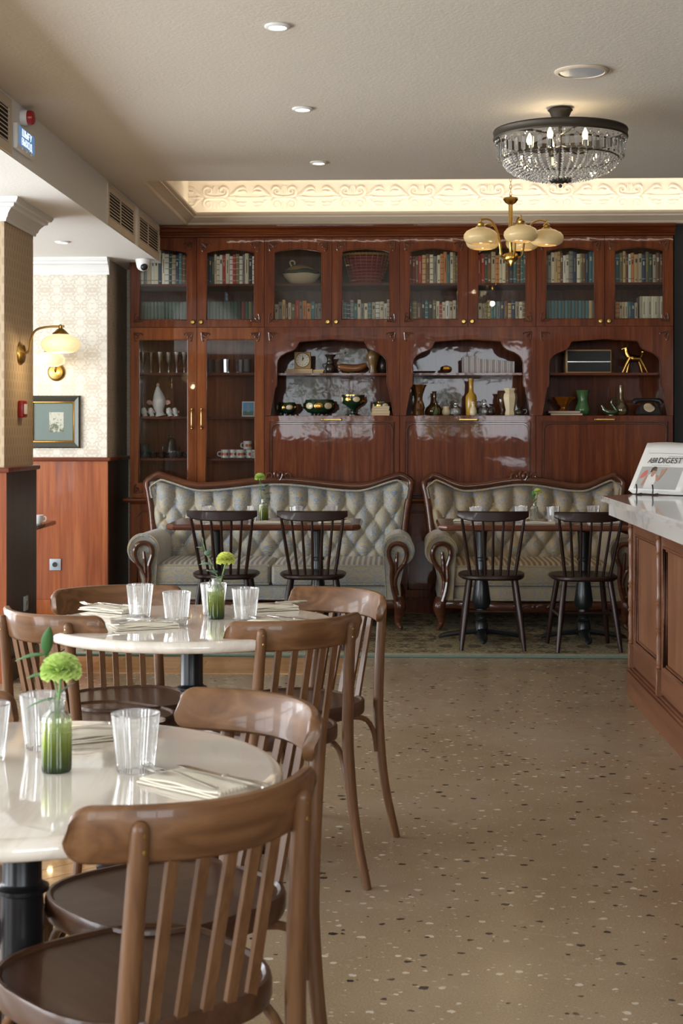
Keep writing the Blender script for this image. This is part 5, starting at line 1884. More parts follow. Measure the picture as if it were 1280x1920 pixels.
# wall sconces
def sconce(label, loc, rz, arm_len, drop, k, power):
    """back plate on the plane y=0 facing -y"""
    t = thing('wall_sconce', label, 'wall lamp', loc, rz, 'opal wall lamps')
    m = Matrix.Rotation(radians(90), 3, 'X')
    b = B()
    b.lathe([(0.001, 0.030), (0.030, 0.028), (0.048, 0.024), (0.054, 0.016), (0.062, 0.010), (0.064, 0.001)], (0, 0, 0), 28, mat=m)
    obj('back_plate', b, M['brass'], t)
    b = B()
    zt = drop
    b.tube([(0, -0.02, 0.0), (0, -0.05, 0.015), (0, -0.06, zt * 0.5), (0, -0.085, zt * 0.86), (0, -0.14, zt), (0, -arm_len, zt + 0.004), (0, -arm_len - 0.02, zt + 0.004)], 0.0065, 8, 4)
    obj('arm', b, M['brass'], t)
    b = B()
    zs = zt - 0.092 * k
    b.lathe([(0.004, zt + 0.014), (0.010, zt + 0.008), (0.010, zt - 0.006), (0.022, zt - 0.014), (0.034, zt - 0.026), (0.044, zs + 0.056 * k), (0.046, zs + 0.050 * k)], (0, -arm_len, 0), 18)
    obj('gallery', b, M['brass'], t)
    b = B()
    shade(b, (0, -arm_len, zs), k)
    obj('lamp_shade', b, M['opal_lit'], t, label='glowing opal glass shade')
    b = B()
    b.lathe([(0.001, zs - 0.05 * k), (0.022, zs - 0.044 * k), (0.024, zs - 0.02), (0.014, zs + 0.02)], (0, -arm_len, 0), 12)
    obj('bulb', b, M['bulb'], t)
    l = bpy.data.lights.new('sconce_glow', 'POINT')
    l.energy, l.color, l.shadow_soft_size = power, (1.0, 0.76, 0.45), 0.02
    o = bpy.data.objects.new('sconce_glow', l)
    COL.objects.link(o)
    a = rz
    o.location = Vector(loc) + Vector((sin(a) * arm_len, -cos(a) * arm_len, zs - 0.09 * k))
    return t
# on the pillar side (plane x = XQ, facing +x)
py = XQ / tan(atan((37 - 640.0) / F) - TH)
sconce('brass wall lamp with glowing opal shade on the pillar', (XQ + 0.0005, py, WZ(37, 663, py)), radians(90), 0.225, 0.145, 0.95, 1.3)
sconce('brass wall lamp with glowing opal shade on the damask wall above the picture', (WX(106, YP), YP - 0.0005, WZ(106, 698, YP)), 0, 0.20, 0.17, 0.92, 0.5)

# ------------------------------------------------------------------ wall things on the left
# framed print
g = NT('non_reflective_picture_glass')
M['soft_glass'] = g.done(g.n('MixShader', {0: 0.012, 1: g.n('BsdfTransparent', {'Color': (0.95, 0.96, 0.96)}).outputs[0], 2: g.n('BsdfGlossy', {'Roughness': 0.25}).outputs[0]}).outputs[0])
px0, px1 = WX(50, YP), WX(151, YP)
pz0, pz1 = WZ(100, 840, YP), WZ(100, 742, YP)
t = thing('framed_print', 'small print in a wide grey-green mount and dark frame on damask wall', 'picture', ((px0 + px1) / 2, YP - 0.001, pz0))
b = B()
def fring(k, y):
    return [(px0 + k, y, pz0 + k), (px1 - k, y, pz0 + k), (px1 - k, y, pz1 - k), (px0 + k, y, pz1 - k)]
b.rings([fring(0, YP - 0.001), fring(0, YP - 0.026), fring(0.008, YP - 0.032), fring(0.018, YP - 0.028), fring(0.030, YP - 0.024), fring(0.042, YP - 0.018), fring(0.042, YP - 0.001)], loop=True)
M['frame_green'] = plain('dark_bronze_frame', (0.060, 0.062, 0.050), 0.35, 0.4)
obj('frame', b, M['frame_green'], t, True, angle=25)
b = B()
b.rings([fring(0.042, YP - 0.006), fring(0.042, YP - 0.019), fring(0.049, YP - 0.021), fring(0.055, YP - 0.014), fring(0.055, YP - 0.006)], loop=True)
obj('inner_frame', b, M['gold'], t, True, angle=25)
b = B()
b.box(px0 + 0.05, px1 - 0.05, YP - 0.010, YP - 0.006, pz0 + 0.05, pz1 - 0.05)
mt = obj('mount', b, plain('grey_green_mount', (0.17, 0.22, 0.20), 0.8), t, True, angle=0)
g = NT('faded_botanical_print')
nn = g.noise(g.co('Generated'), 5, 4, 0.6, 0.6)
zz = g.n('SeparateXYZ', {0: g.co('Generated')}).outputs[2]
cc = g.ramp(g.math('ADD', nn, g.math('MULTIPLY', zz, 0.25)), [(0.48, (0.10, 0.12, 0.07)), (0.56, (0.30, 0.28, 0.18)), (0.66, (0.62, 0.60, 0.50))])
M['print'] = g.P(cc, 0.7)
b = B()
ix0, ix1, iz0, iz1 = WX(93, YP), WX(120, YP), WZ(100, 810, YP), WZ(100, 773, YP)
b.box(ix0, ix1, YP - 0.0115, YP - 0.0101, iz0, iz1)
obj('print', b, M['print'], mt, True, angle=0, label='small faded landscape print of trees')
b = B()
b.box(px0 + 0.05, px1 - 0.05, YP - 0.0140, YP - 0.0125, pz0 + 0.05, pz1 - 0.05)
obj('glass', b, M['soft_glass'], t, True, angle=0)

def outlet(name, label, x, y, z, rz):
    t = thing(name, label, 'socket', (x, y, z), rz)
    b = B()
    b.box(-0.041, 0.041, -0.010, 0, -0.041, 0.041, 0.004, 2)
    obj('plate', b, M['grey_plastic'], t)
    b = B()
    m = Matrix.Rotation(radians(90), 3, 'X')
    b.lathe([(0.022, 0.0101), (0.022, 0.014), (0.019, 0.014), (0.018, 0.0102)], seg=24, mat=m, closed_ends=False)
    obj('rim', b, M['grey_plastic'], t)
    b = B()
    b.lathe([(0.0175, 0.0102), (0.001, 0.0103)], seg=20, mat=m)
    obj('recess', b, M['black'], t)
    return t
outlet('wall_socket', 'silver grey wall socket low on the mahogany wainscot', WX(105, YP), YP - 0.0185, WZ(105, 1058, YP), 0)
py2 = XQ / tan(atan((41 - 640.0) / F) - TH)
outlet('wall_socket', 'dark socket low on the pillar panel', XQ + 0.0165, py2, WZ(41, 1131, py2), radians(90))
# fire call point
pz = WZ(37, 767, py)
t = thing('fire_call_point', 'red fire call box on the tan pillar below the lamp', 'fire alarm', (XQ + 0.0005, py, pz), radians(90))
b = B()
b.box(-0.045, 0.045, -0.030, 0, -0.046, 0.046, 0.006, 2)
obj('box', b, M['red_plastic'], t)
b = B()
b.box(-0.030, 0.030, -0.034, -0.0302, -0.028, 0.028, 0.001)
obj('window', b, M['white_plastic'], t)
# alarm siren and lit exit sign on the soffit
ys = soff_y(40)
t = thing('alarm_light', 'red round alarm siren high on the soffit above the exit sign', 'fire alarm', (XS + 0.0005, ys, WZ(40, 221, ys)), radians(90))
m = Matrix.Rotation(radians(90), 3, 'X')
b = B()
b.lathe([(0.036, 0.0), (0.036, 0.026), (0.034, 0.030)], seg=24, mat=m)
obj('base', b, M['white_plastic'], t)
b = B()
b.lathe([(0.033, 0.0302), (0.033, 0.046), (0.029, 0.056), (0.018, 0.061), (0.001, 0.062)], seg=24, mat=m)
obj('lens', b, M['red_plastic'], t)
def text_mesh(name, s, size, m, parent, loc, rot, ext=0.0004, sx=1.0, align='CENTER', shear=0.0):
    c = bpy.data.curves.new(name, 'FONT')
    c.body = s
    c.size = size
    c.align_x = align
    c.extrude = ext
    c.shear = shear
    tmp = bpy.data.objects.new(name, c)
    COL.objects.link(tmp)
    bpy.context.view_layer.update()
    me = bpy.data.meshes.new_from_object(tmp)
    bpy.data.objects.remove(tmp)
    bpy.data.curves.remove(c)
    me.materials.clear()
    me.materials.append(m)
    o = bpy.data.objects.new(name, me)
    COL.objects.link(o)
    o.parent = parent
    o.location = loc
    o.rotation_euler = rot
    o.scale = (sx, 1, 1)
    return o
yx0, yx1 = soff_y(23), soff_y(56)
ez = WZ(40, 264, ys)
w_ = yx1 - yx0
t = thing('exit_sign', 'blue lit exit sign with white letters on the soffit', 'sign', (XS + 0.0005, (yx0 + yx1) / 2, ez), radians(90))
b = B()
b.box(-w_ / 2, w_ / 2, -0.024, 0, -0.062, 0.052, 0.006, 2)
obj('housing', b, M['white_plastic'], t)
b = B()
b.box(-w_ / 2 + 0.016, w_ / 2 - 0.016, -0.0255, -0.0243, -0.042, 0.042)
fc = obj('face', b, M['exit_blue'], t, angle=0)
text_mesh('lettering', 'ШЫҒУ', 0.044, M['exit_text'], t, (0, -0.0262, 0.006), (radians(90), 0, 0), sx=1.35)
text_mesh('lettering', 'ВЫХОД', 0.044, M['exit_text'], t, (0, -0.0262, -0.034), (radians(90), 0, 0), sx=1.15)
for i in (-1, 0, 1):
    b = B()
    b.ball((i * w_ * 0.25, -0.024, -0.052), 0.007, 8, 6)
    obj('test_lamp', b, M['white_plastic'], t)
# dome camera under the soffit end
cy_ = 10.45
cx_ = WX(268, cy_)
t = thing('security_camera', 'white dome security camera under the soffit beside the bookcase', 'camera', (cx_, cy_, ZL))
b = B()
b.lathe([(0.052, -0.0006), (0.054, -0.012), (0.050, -0.030), (0.044, -0.058), (0.036, -0.072), (0.018, -0.083), (0.001, -0.086)], seg=28)
obj('housing', b, M['white_plastic'], t)
b = B()
b.ball((0.012, -0.026, -0.056), 0.028, 14, 10)
obj('lens', b, M['black'], t)
# wall table with a white cup, just showing beside the pillar
t = thing('side_table', 'edge of a dark wooden table showing past the pillar', 'table', (-2.62, 9.35, 0))
zt = WZ(78, 982, 9.3)
xt = WX(82, 9.3)
b = B()
b.box(xt - 0.75, xt, 8.95, 9.65, zt - 0.03, zt, 0.010, 2)
obj('tabletop', b, M['table_wood'], t, True)
b = B()
b.lathe([(0.04, zt - 0.031), (0.03, 0.1), (0.05, 0.05), (0.22, 0.02), (0.22, 0.0005)], (xt - 0.40, 9.3, 0), 16)
obj('pedestal', b, M['black_iron'], t, True)
t = thing('white_cup', 'white cup standing on the table edge past the pillar', 'cup', (xt - 0.035, 9.3, zt + 0.0005))
b = B()
b.lathe([(0.022, 0.0), (0.030, 0.012), (0.034, 0.055), (0.031, 0.055), (0.027, 0.012), (0.001, 0.008)], seg=20)
obj('bowl', b, M['white_plastic'], t)
b = B()
b.tube([(0.030, 0, 0.045), (0.048, 0, 0.042), (0.048, 0, 0.020), (0.029, 0, 0.015)], 0.004, 6, 3)
obj('handle', b, M['white_plastic'], t)

# ------------------------------------------------------------------ newspaper on a wire stand on the counter
NX, NY, NZ = WX(1228, 7.62), 7.62, 1.0
t = thing('newspaper', 'folded newspaper with a fashion photo propped on the marble counter', 'newspaper', (NX, NY, NZ + 0.018), radians(-38))
tilt = radians(-40)
mt4 = Matrix.Rotation(tilt, 4, 'X')
NW, NH = 0.31, 0.32
SHX = 0.0
def np_(b):
    return b.xform(mt4)
b = B()
for i in range(4):
    k = i * 0.004
    def sheet(u, v, k=k, i=i):
        x = (u - 0.5) * NW + k * 1.6
        z = NH * v - k * 0.6
        bow = 0.008 * sin(pi * u) + 0.004 * sin(2 * pi * u + 0.5)
        return (x, k * 1.1 - bow * 0.5, z + (0.004 * sin(pi * u * 1.3) if v > 0.9 else 0))
    b.grid(sheet, 14, 8)
np_(b)
o = obj('pages', b, M['paper'], t)
sm = o.modifiers.new('thickness', 'SOLIDIFY')
sm.thickness = 0.0015
sm.offset = 1
M['np_grey'] = plain('print_grey', (0.36, 0.35, 0.33), 0.8)
M['np_skin'] = plain('print_skin', (0.42, 0.22, 0.14), 0.8)
M['np_hair'] = plain('print_hair', (0.07, 0.045, 0.035), 0.8)
M['np_white'] = plain('print_white', (0.62, 0.60, 0.58), 0.8)
M['np_pink'] = plain('print_pink', (0.52, 0.15, 0.12), 0.8)
def flat_print(name, pts, m, parent, off):
    b = B()
    def yb(x):
        u = x / NW + 0.5
        return -(0.008 * sin(pi * u) + 0.004 * sin(2 * pi * u + 0.5)) * 0.5 - off
    # subdivide the outline so that it follows the bowed page
    n = len(pts)
    b._f([b.bm.verts.new((x, yb(x), z)) for x, z in pts])
    bmesh.ops.triangulate(b.bm, faces=b.bm.faces[:])
    np_(b)
    return obj(name, b, m, parent, angle=0)
def strip_print(name, x0, x1, z0, z1, m, parent, off, n=12):
    b = B()
    def yb(x):
        u = x / NW + 0.5
        return -(0.008 * sin(pi * u) + 0.004 * sin(2 * pi * u + 0.5)) * 0.5 - off
    b.grid(lambda u, v: (x0 + (x1 - x0) * u, yb(x0 + (x1 - x0) * u), z0 + (z1 - z0) * v), n, 1)
    np_(b)
    return obj(name, b, m, parent, angle=0)
ph = strip_print('photo', -0.128, 0.110, 0.012, 0.158, M['np_grey'], t, 0.0016)
strip_print('rule', -0.120, 0.140, 0.247, 0.249, M['ink'], t, 0.0016)
strip_print('rule', 0.0, 0.140, 0.226, 0.231, M['np_grey'], t, 0.0016)
strip_print('rule', -0.075, 0.03, 0.166, 0.169, M['np_grey'], t, 0.0016)
strip_print('figure_dress', -0.075, -0.022, 0.014, 0.085, M['np_white'], ph, 0.0022, 5)
flat_print('figure_shoulders', [(-0.080, 0.060), (-0.020, 0.060), (-0.028, 0.104), (-0.044, 0.110), (-0.056, 0.110), (-0.074, 0.100)], M['np_white'], ph, 0.0024)
flat_print('figure_neck', [(-0.058, 0.096), (-0.046, 0.088), (-0.038, 0.100), (-0.042, 0.124), (-0.054, 0.124)], M['np_skin'], ph, 0.0028)
flat_print('figure_face', [(-0.058, 0.120), (-0.046, 0.112), (-0.034, 0.122), (-0.033, 0.142), (-0.045, 0.150), (-0.057, 0.142)], M['np_skin'], ph, 0.0022)
flat_print('figure_hair', [(-0.066, 0.118), (-0.057, 0.120), (-0.052, 0.140), (-0.034, 0.143), (-0.038, 0.154), (-0.052, 0.157), (-0.064, 0.146)], M['np_hair'], ph, 0.0036)
flat_print('figure_sunglasses', [(-0.052, 0.131), (-0.034, 0.131), (-0.034, 0.138), (-0.052, 0.139)], M['np_hair'], ph, 0.0038)
flat_print('figure_arm', [(-0.030, 0.100), (-0.016, 0.062), (-0.004, 0.064), (0.008, 0.118), (0.022, 0.150), (0.014, 0.152), (0.004, 0.134), (0.000, 0.144), (-0.006, 0.142), (-0.003, 0.120), (-0.012, 0.084), (-0.022, 0.104)], M['np_skin'], ph, 0.0030)
flat_print('figure_arm', [(-0.082, 0.098), (-0.072, 0.100), (-0.076, 0.050), (-0.086, 0.030), (-0.094, 0.034)], M['np_skin'], ph, 0.0030)
flat_print('figure_bag', [(-0.118, 0.076), (-0.092, 0.088), (-0.080, 0.110), (-0.084, 0.135), (-0.100, 0.128), (-0.112, 0.108)], M['np_pink'], ph, 0.0024)
lt = text_mesh('title', 'ABR', 0.050, M['ink'], t, (0, 0, 0), (0, 0, 0), sx=0.56, shear=0.25)
lt.location = mt4 @ Vector((-0.078, -0.0095, 0.180))
lt.rotation_euler = (radians(90) + tilt, 0, 0)
lt = text_mesh('title', 'DIGEST', 0.052, M['ink'], t, (0, 0, 0), (0, 0, 0), sx=0.80)
lt.location = mt4 @ Vector((0.022, -0.0095, 0.180))
lt.rotation_euler = (radians(90) + tilt, 0, 0)
t2 = thing('newspaper_stand', 'black wire stand holding up the newspaper on the counter', 'stand', (NX, NY, NZ), radians(-38))
for s in (-1, 1):
    b = B()
    x = s * 0.046 - 0.035
    b.tube([(x, -0.052, 0.055), (x, -0.046, 0.030), (x, -0.050, 0.006), (x, -0.046, 0.0035), (x, 0.02, 0.006), (x, 0.10, 0.006), (x, 0.13, 0.0045)], 0.0042, 6, 4)
    b.tube([(x, 0.05, 0.006), (x, 0.135, 0.12), (x, 0.195, 0.19)], 0.003, 6, 2)
    obj('wire_leg', b, M['black'], t2)
b = B()
b.tube([(-0.081, 0.135, 0.12), (0.011, 0.135, 0.12)], 0.003, 6)
obj('wire_bar', b, M['black'], t2)
# ------------------------------------------------------------------ table ware
def make_tumbler(label, loc, group, k=1.0):
    t = thing('tumbler', label, 'glass', loc, 0, group)
    b = B()
    b.lathe([(0.030, 0.0), (0.0320, 0.003), (0.0425, 0.100), (0.0405, 0.1005), (0.0300, 0.011), (0.001, 0.009)], seg=84, ribs=0.04)
    obj('bowl', b, M['tumbler'], t, angle=0)
    b = B()
    b.tube([(0.0415 * cos(2 * pi * i / 36), 0.0415 * sin(2 * pi * i / 36), 0.1005) for i in range(36)], 0.0011, 5, loop=True)
    obj('rim', b, M['clear_glass'], t)
    t.scale = (k, k, k)
    return t
TZ = 0.7503
def on_plane(u, v, z):
    s = (u - 640.0) / F
    k = (CH - z) * F / (v - HZ)
    return k * (s * cos(TH) - sin(TH)), k * (s * sin(TH) + cos(TH))
tg = 'ribbed tumblers on the tables'
tl = [((254, 1446), TZ, 'ribbed tumbler beside the napkin on the nearest marble table'), ((80, 1403), TZ, 'ribbed tumbler behind the green vase on the nearest marble table'),
      ((-26, 1425), TZ, 'ribbed tumbler cut off at left edge of the nearest table'),
      ((262, 1156), TZ, 'ribbed tumbler leftmost on the farther marble table'), ((331, 1172), TZ, 'ribbed tumbler nearest the front rim of the farther marble table'),
      ((400, 1153), TZ, 'ribbed tumbler directly behind the vase on the farther marble table'), ((460, 1164), TZ, 'ribbed tumbler right of the vase on the farther marble table')]
tum = None
for (uv, z, lb) in tl:
    x, y = on_plane(*uv, z)
    if tum is None:
        tum = make_tumbler(lb, (x, y, z), tg)
    else:
        dup(tum, (x, y, z), R.uniform(0, 3), lb, tg)
sg = 'tumblers on the sofa tables'
for tab, (x0, x1), nm in ((1, T1, 'larger'), (2, T2, 'smaller')):
    for i, (fx, fy) in enumerate(((0.20, 9.22), (0.43 if tab == 1 else 0.44, 9.30), (0.66 if tab == 1 else 0.60, 9.22), (0.84 if tab == 1 else 0.82, 9.33))):
        dup(tum, (x0 + (x1 - x0) * fx, fy, SOFA_TOP + 0.0005), i, '%s ribbed tumbler from left on the table before the %s sofa' % (ORD[i], nm), sg)

# carnation in a small bottle vase
def petal_mesh(b, c, r, n_rings, rng):
    for j in range(n_rings):
        n = 5 + 3 * j
        for k in range(n):
            a = 2 * pi * k / n + rng.uniform(-0.25, 0.25) + j * 0.5
            el = radians(82 - 88 * (j / max(1, n_rings - 1)) + rng.uniform(-7, 7))
            L = r * (0.86 + 0.14 * j / n_rings)
            wd = r * 0.50
            d = Vector((cos(a) * cos(el), sin(a) * cos(el), sin(el)))
            sd = Vector((-sin(a), cos(a), 0))
            up = d.cross(sd)
            verts, faces = [], []
            nu, nv = 6, 4
            ph = rng.uniform(0, 6)
            for v in range(nv + 1):
                for u in range(nu + 1):
                    s = (u / nu - 0.5) * 2
                    q = v / nv
                    ruf = 0.10 * r * q * q * sin(5 * s + ph) + 0.05 * r * q * q * sin(11 * s + ph)
                    p = Vector(c) + d * (L * q * (1 - 0.12 * s * s)) + sd * (wd * s * (0.25 + 0.85 * q)) + up * (ruf - 0.25 * L * q * q * 0.6)
                    verts.append(p)
            for v in range(nv):
                for u in range(nu):
                    i = v * (nu + 1) + u
                    faces.append((i, i + 1, i + nu + 2, i + nu + 1))
            b.faces(verts, faces)
def leaf_obj(name, parent, p, d, L, w, m, up=(0, 0, 1), droop=0.2):
    b = B()
    P, d = Vector(p), Vector(d).normalized()
    sd = d.cross(Vector(up)).normalized()
    nn = sd.cross(d)
    N = 8
    for half in (0,):
        rows_ = []
        for i in range(N + 1):
            q = i / N
            c = P + d * (L * q) - Vector((0, 0, 1)) * (droop * L * q * q)
            ww = w * sin(pi * min(0.999, q ** 0.8)) + 0.0004
            rows_.append([b.bm.verts.new(c - sd * ww + nn * ww * 0.25), b.bm.verts.new(c), b.bm.verts.new(c + sd * ww + nn * ww * 0.25)])
        for i in range(N):
            for k in range(2):
                b._f([rows_[i][k], rows_[i][k + 1], rows_[i + 1][k + 1], rows_[i + 1][k]])
    o = obj(name, b, m, parent, angle=70)
    sm = o.modifiers.new('thickness', 'SOLIDIFY')
    sm.thickness = 0.0006
    return o
def make_vase(label, loc, group, flower, leaves, petal='petal', size=0.034, stem_top=0.145, lean=(0.004, 0.0), glass='ombre'):
    t = thing('bud_vase', label, 'vase', loc, 0, group)
    b = B()
    b.lathe([(0.0235, 0.0), (0.0255, 0.003), (0.0260, 0.010), (0.0260, 0.088), (0.0245, 0.096), (0.0140, 0.106), (0.0130, 0.120), (0.0160, 0.124), (0.0160, 0.126), (0.0115, 0.124), (0.0115, 0.106), (0.0220, 0.094), (0.0235, 0.086), (0.0235, 0.012), (0.001, 0.010)], seg=60, ribs=0.025)
    obj('bottle', b, M[glass], t, angle=0)
    top = Vector((lean[0], lean[1], stem_top))
    b = B()
    b.tube([(0.002, 0.0, 0.013), (0.0, 0.001, 0.07), (lean[0] * 0.5, lean[1] * 0.5, 0.115), tuple(top)], 0.0021, 6, 4)
    obj('stem', b, M['stem'], t)
    b = B()
    b.lathe([(0.003, -0.022), (0.0085, -0.012), (0.010, 0.0), (0.007, 0.004)], tuple(top + Vector((0, 0, 0.012))), 10)
    obj('calyx', b, M['stem'], t)
    b = B()
    petal_mesh(b, tuple(top + Vector((0, 0, 0.008))), size, 6, random.Random(3))
    obj('bloom', b, M[petal], t, angle=80, label='ruffled pale green carnation bloom')
    for (p, d, L, w, mm) in leaves:
        leaf_obj('leaf', t, p, d, L, w, M[mm])
    if leaves:
        b = B()
        tips = {tuple(l[0]) for l in leaves}
        zs = sorted(tips, key=lambda q: q[2])
        b.tube([(0.0, 0.003, 0.05)] + list(zs), 0.0015, 5, 3)
        obj('sprig', b, M['stem'], t)
    return t
x, y = on_plane(106, 1446, TZ)
make_vase('green ombre bottle vase with pale green carnation on the nearest marble table', (x, y, TZ), 'bottle vases with carnations', None,
          [((-0.006, 0.0, 0.165), (-0.8, -0.6, 0.20), 0.050, 0.0130, 'leaf'), ((-0.016, -0.004, 0.200), (0.10, -0.1, 1.0), 0.066, 0.0120, 'leaf'), ((-0.010, 0.0, 0.200), (-1.0, -0.5, 0.12), 0.062, 0.0140, 'leaf'),
           ((-0.004, 0.004, 0.125), (-0.9, -0.3, -0.1), 0.050, 0.007, 'leaf'), ((0.003, 0.0, 0.130), (0.8, -0.1, 0.9), 0.045, 0.008, 'eucalyptus')], 'petal', 0.036, 0.168, (0.010, -0.012))
x, y = on_plane(405, 1160, TZ)
make_vase('green ombre bottle vase with carnation and eucalyptus on the farther marble table', (x, y, TZ), 'bottle vases with carnations', None,
          [((-0.002, 0.0, 0.140), (-0.4, -0.5, 0.35), 0.042, 0.021, 'eucalyptus'), ((-0.010, 0.0, 0.165), (-1, -0.2, 0.3), 0.045, 0.020, 'eucalyptus'), ((0.004, -0.004, 0.130), (0.2, -0.8, 0.2), 0.045, 0.022, 'eucalyptus'),
           ((-0.035, 0.0, 0.215), (-1, 0, 0.5), 0.030, 0.012, 'eucalyptus'), ((-0.040, 0.0, 0.235), (-0.2, 0, 1), 0.028, 0.010, 'eucalyptus'), ((-0.028, 0.0, 0.195), (0.3, -0.5, 1), 0.030, 0.012, 'eucalyptus')], 'petal_yellow', 0.030, 0.175, (0.030, -0.004))
x = WX(494, 9.25)
v3 = make_vase('small green vase with carnation on the table before the larger sofa', (x, 9.25, SOFA_TOP + 0.0005), 'bottle vases with carnations', None,
          [((0.006, 0, 0.150), (0.9, -0.2, 0.4), 0.045, 0.018, 'eucalyptus'), ((0.004, 0, 0.170), (-0.6, -0.5, 0.3), 0.040, 0.018, 'eucalyptus'), ((0.008, 0, 0.190), (0.6, -0.4, 0.6), 0.042, 0.018, 'eucalyptus'), ((0.004, 0, 0.205), (-0.9, -0.3, 0.4), 0.036, 0.016, 'eucalyptus'), ((0.01, 0, 0.130), (0.7, -0.6, -0.1), 0.036, 0.016, 'eucalyptus')],
          'petal', 0.030, 0.235, (-0.020, -0.004))
v3.scale = (1.15, 1.15, 1.15)
x = WX(1001, 9.25)
make_vase('small clear vase with yellow carnation on the table before the smaller sofa', (x, 9.25, SOFA_TOP + 0.0005), 'bottle vases with carnations', None,
          [((0.0, 0, 0.150), (-0.6, -0.3, 0.8), 0.050, 0.014, 'leaf'), ((0.0, 0, 0.160), (-0.2, -0.3, 1.0), 0.055, 0.014, 'leaf'), ((0.0, 0, 0.145), (-0.9, -0.1, 0.5), 0.040, 0.012, 'leaf'), ((0.0, 0, 0.130), (0.5, -0.3, 0.7), 0.040, 0.012, 'leaf')],
          'petal_yellow', 0.026, 0.185, (0.022, -0.004), 'clear_glass')

# napkins, forks, knives
def make_napkin(label, loc, rz, group, L=0.19, Wd=0.10, layers=3):
    o = None
    t = thing('napkin', label, 'napkin', loc, rz, group)
    for i in range(layers):
        b = B()
        k = i * 0.004
        h = 0.0042
        def surf(u, v, i=i):
            return ((u - 0.5) * (L - i * 0.004), (v - 0.5) * (Wd - i * 0.003), 0)
        n = 14
        ring = []
        for a in range(n + 1):
            u = a / n
            x = (u - 0.5) * (L - i * 0.006) + i * 0.001
            wob = 0.0011 * sin(9 * u + i * 2.1) * (1 if i else 0)
            w = (Wd - i * 0.005) / 2
            z0, z1 = i * h + (wob if i else 0), (i + 1) * h + wob * 1.3
            ring.append([(x, -w, z0 + 0.001), (x, -w - 0.0012, (z0 + z1) / 2), (x, -w, z1), (x, -w * 0.3, z1 + 0.0006), (x, w * 0.3, z1 + 0.0005), (x, w, z1), (x, w, z0)])
        b.rings(ring)
        obj('fold', b, M['napkin'], t, angle=50)
    b = B()
    for k in range(11):                       # stitched hem at one end
        y = -Wd / 2 + 0.008 + k * (Wd - 0.016) / 10
        b.ball((L / 2 - 0.002, y, layers * 0.0042 - 0.002), 0.0034, 6, 4, (0.9, 1.2, 1.0))
        b.ball((L / 2 - 0.003, y, layers * 0.0042 - 0.009), 0.0030, 6, 4, (0.9, 1.2, 1.0))
    obj('hem', b, M['napkin'], t)
    return t
def make_fork(label, loc, rz, group):
    t = thing('fork', label, 'fork', loc, rz, group)
    b = B()
    b.tube([(-0.095, 0, 0.003), (-0.080, 0, 0.0035), (-0.03, 0, 0.006), (0.02, 0, 0.010), (0.04, 0, 0.007)], [0.0045, 0.0065, 0.0035, 0.0028, 0.0035], 8, 3, up=(0, 0, 1), flat=0.4)
    obj('handle', b, M['silver'], t)
    b = B()
    b.tube([(0.038, 0, 0.007), (0.046, 0, 0.005), (0.058, 0, 0.0035), (0.066, 0, 0.0035)], [0.004, 0.0095, 0.0115, 0.0110], 8, 2, up=(0, 0, 1), flat=0.15)
    hd = obj('head', b, M['silver'], t)
    for k in range(4):
        yk = -0.0090 + 0.006 * k
        b = B()
        b.tube([(0.064, yk, 0.0035), (0.082, yk, 0.003), (0.098, yk * 0.95, 0.006), (0.106, yk * 0.9, 0.009)], [0.0016, 0.0016, 0.0014, 0.0007], 6, 2)
        obj('tine', b, M['silver'], hd)
    return t
def make_knife(label, loc, rz, group):
    t = thing('knife', label, 'knife', loc, rz, group)
    b = B()
    b.tube([(-0.112, 0, 0.006), (-0.104, 0, 0.006), (-0.080, 0, 0.006), (-0.055, 0, 0.006), (-0.030, 0, 0.006), (-0.012, 0, 0.006), (-0.006, 0, 0.006), (0.0, 0, 0.006)], [0.003, 0.0085, 0.0090, 0.0068, 0.0062, 0.0055, 0.0070, 0.0045], 10, 3, up=(0, 0, 1), flat=0.62)
    obj('handle', b, M['silver'], t, label='ornate silver handle')
    b = B()
    o = [(0.0, -0.004), (0.012, -0.0065), (0.095, -0.0075), (0.112, -0.0025), (0.116, 0.004), (0.08, 0.0062), (0.0, 0.005)]
    b.prism(o, 'z', 0.0048, 0.0064)
    obj('blade', b, M['silver'], t)
    return t
ng, fg, kg = 'folded linen napkins', 'silver forks on the napkins', 'silver knives on the napkins'
def rel(base, rz, dx, dy, dz):
    c, s = cos(rz), sin(rz)
    return (base[0] + c * dx - s * dy, base[1] + s * dx + c * dy, base[2] + dz)
settings = [((372, 1475), radians(-38), 'at the front of the nearest marble table', 3), ((178, 1382), radians(28), 'at the back of the nearest marble table', 3),
            ((525, 1171), radians(-38), 'at the right front of the farther marble table', 3), ((500, 1143), radians(22), 'at the right back of the farther marble table', 3),
            ((207, 1145), radians(-32), 'at the left back of the farther marble table', 3), ((270, 1177), radians(24), 'at the left front of the farther marble table', 3)]
nap = fork = knife = None
for (uv, rz, where, ly) in settings:
    x, y = on_plane(*uv, TZ)
    base = (x, y, TZ)
    if nap is None:
        nap = make_napkin('folded cream napkin ' + where, base, rz, ng)
        fork = make_fork('silver fork on the napkin ' + where, rel(base, rz, -0.015, -0.022, 0.0134), rz + radians(172), fg)
        knife = make_knife('silver knife on the napkin ' + where, rel(base, rz, 0.035, 0.022, 0.0130), rz + radians(176), kg)
    else:
        dup(nap, base, rz, 'folded cream napkin ' + where, ng)
        dup(fork, rel(base, rz, -0.015, -0.022, 0.0134), rz + radians(172), 'silver fork on the napkin ' + where, fg)
        dup(knife, rel(base, rz, 0.035, 0.022, 0.0130), rz + radians(176), 'silver knife on the napkin ' + where, kg)
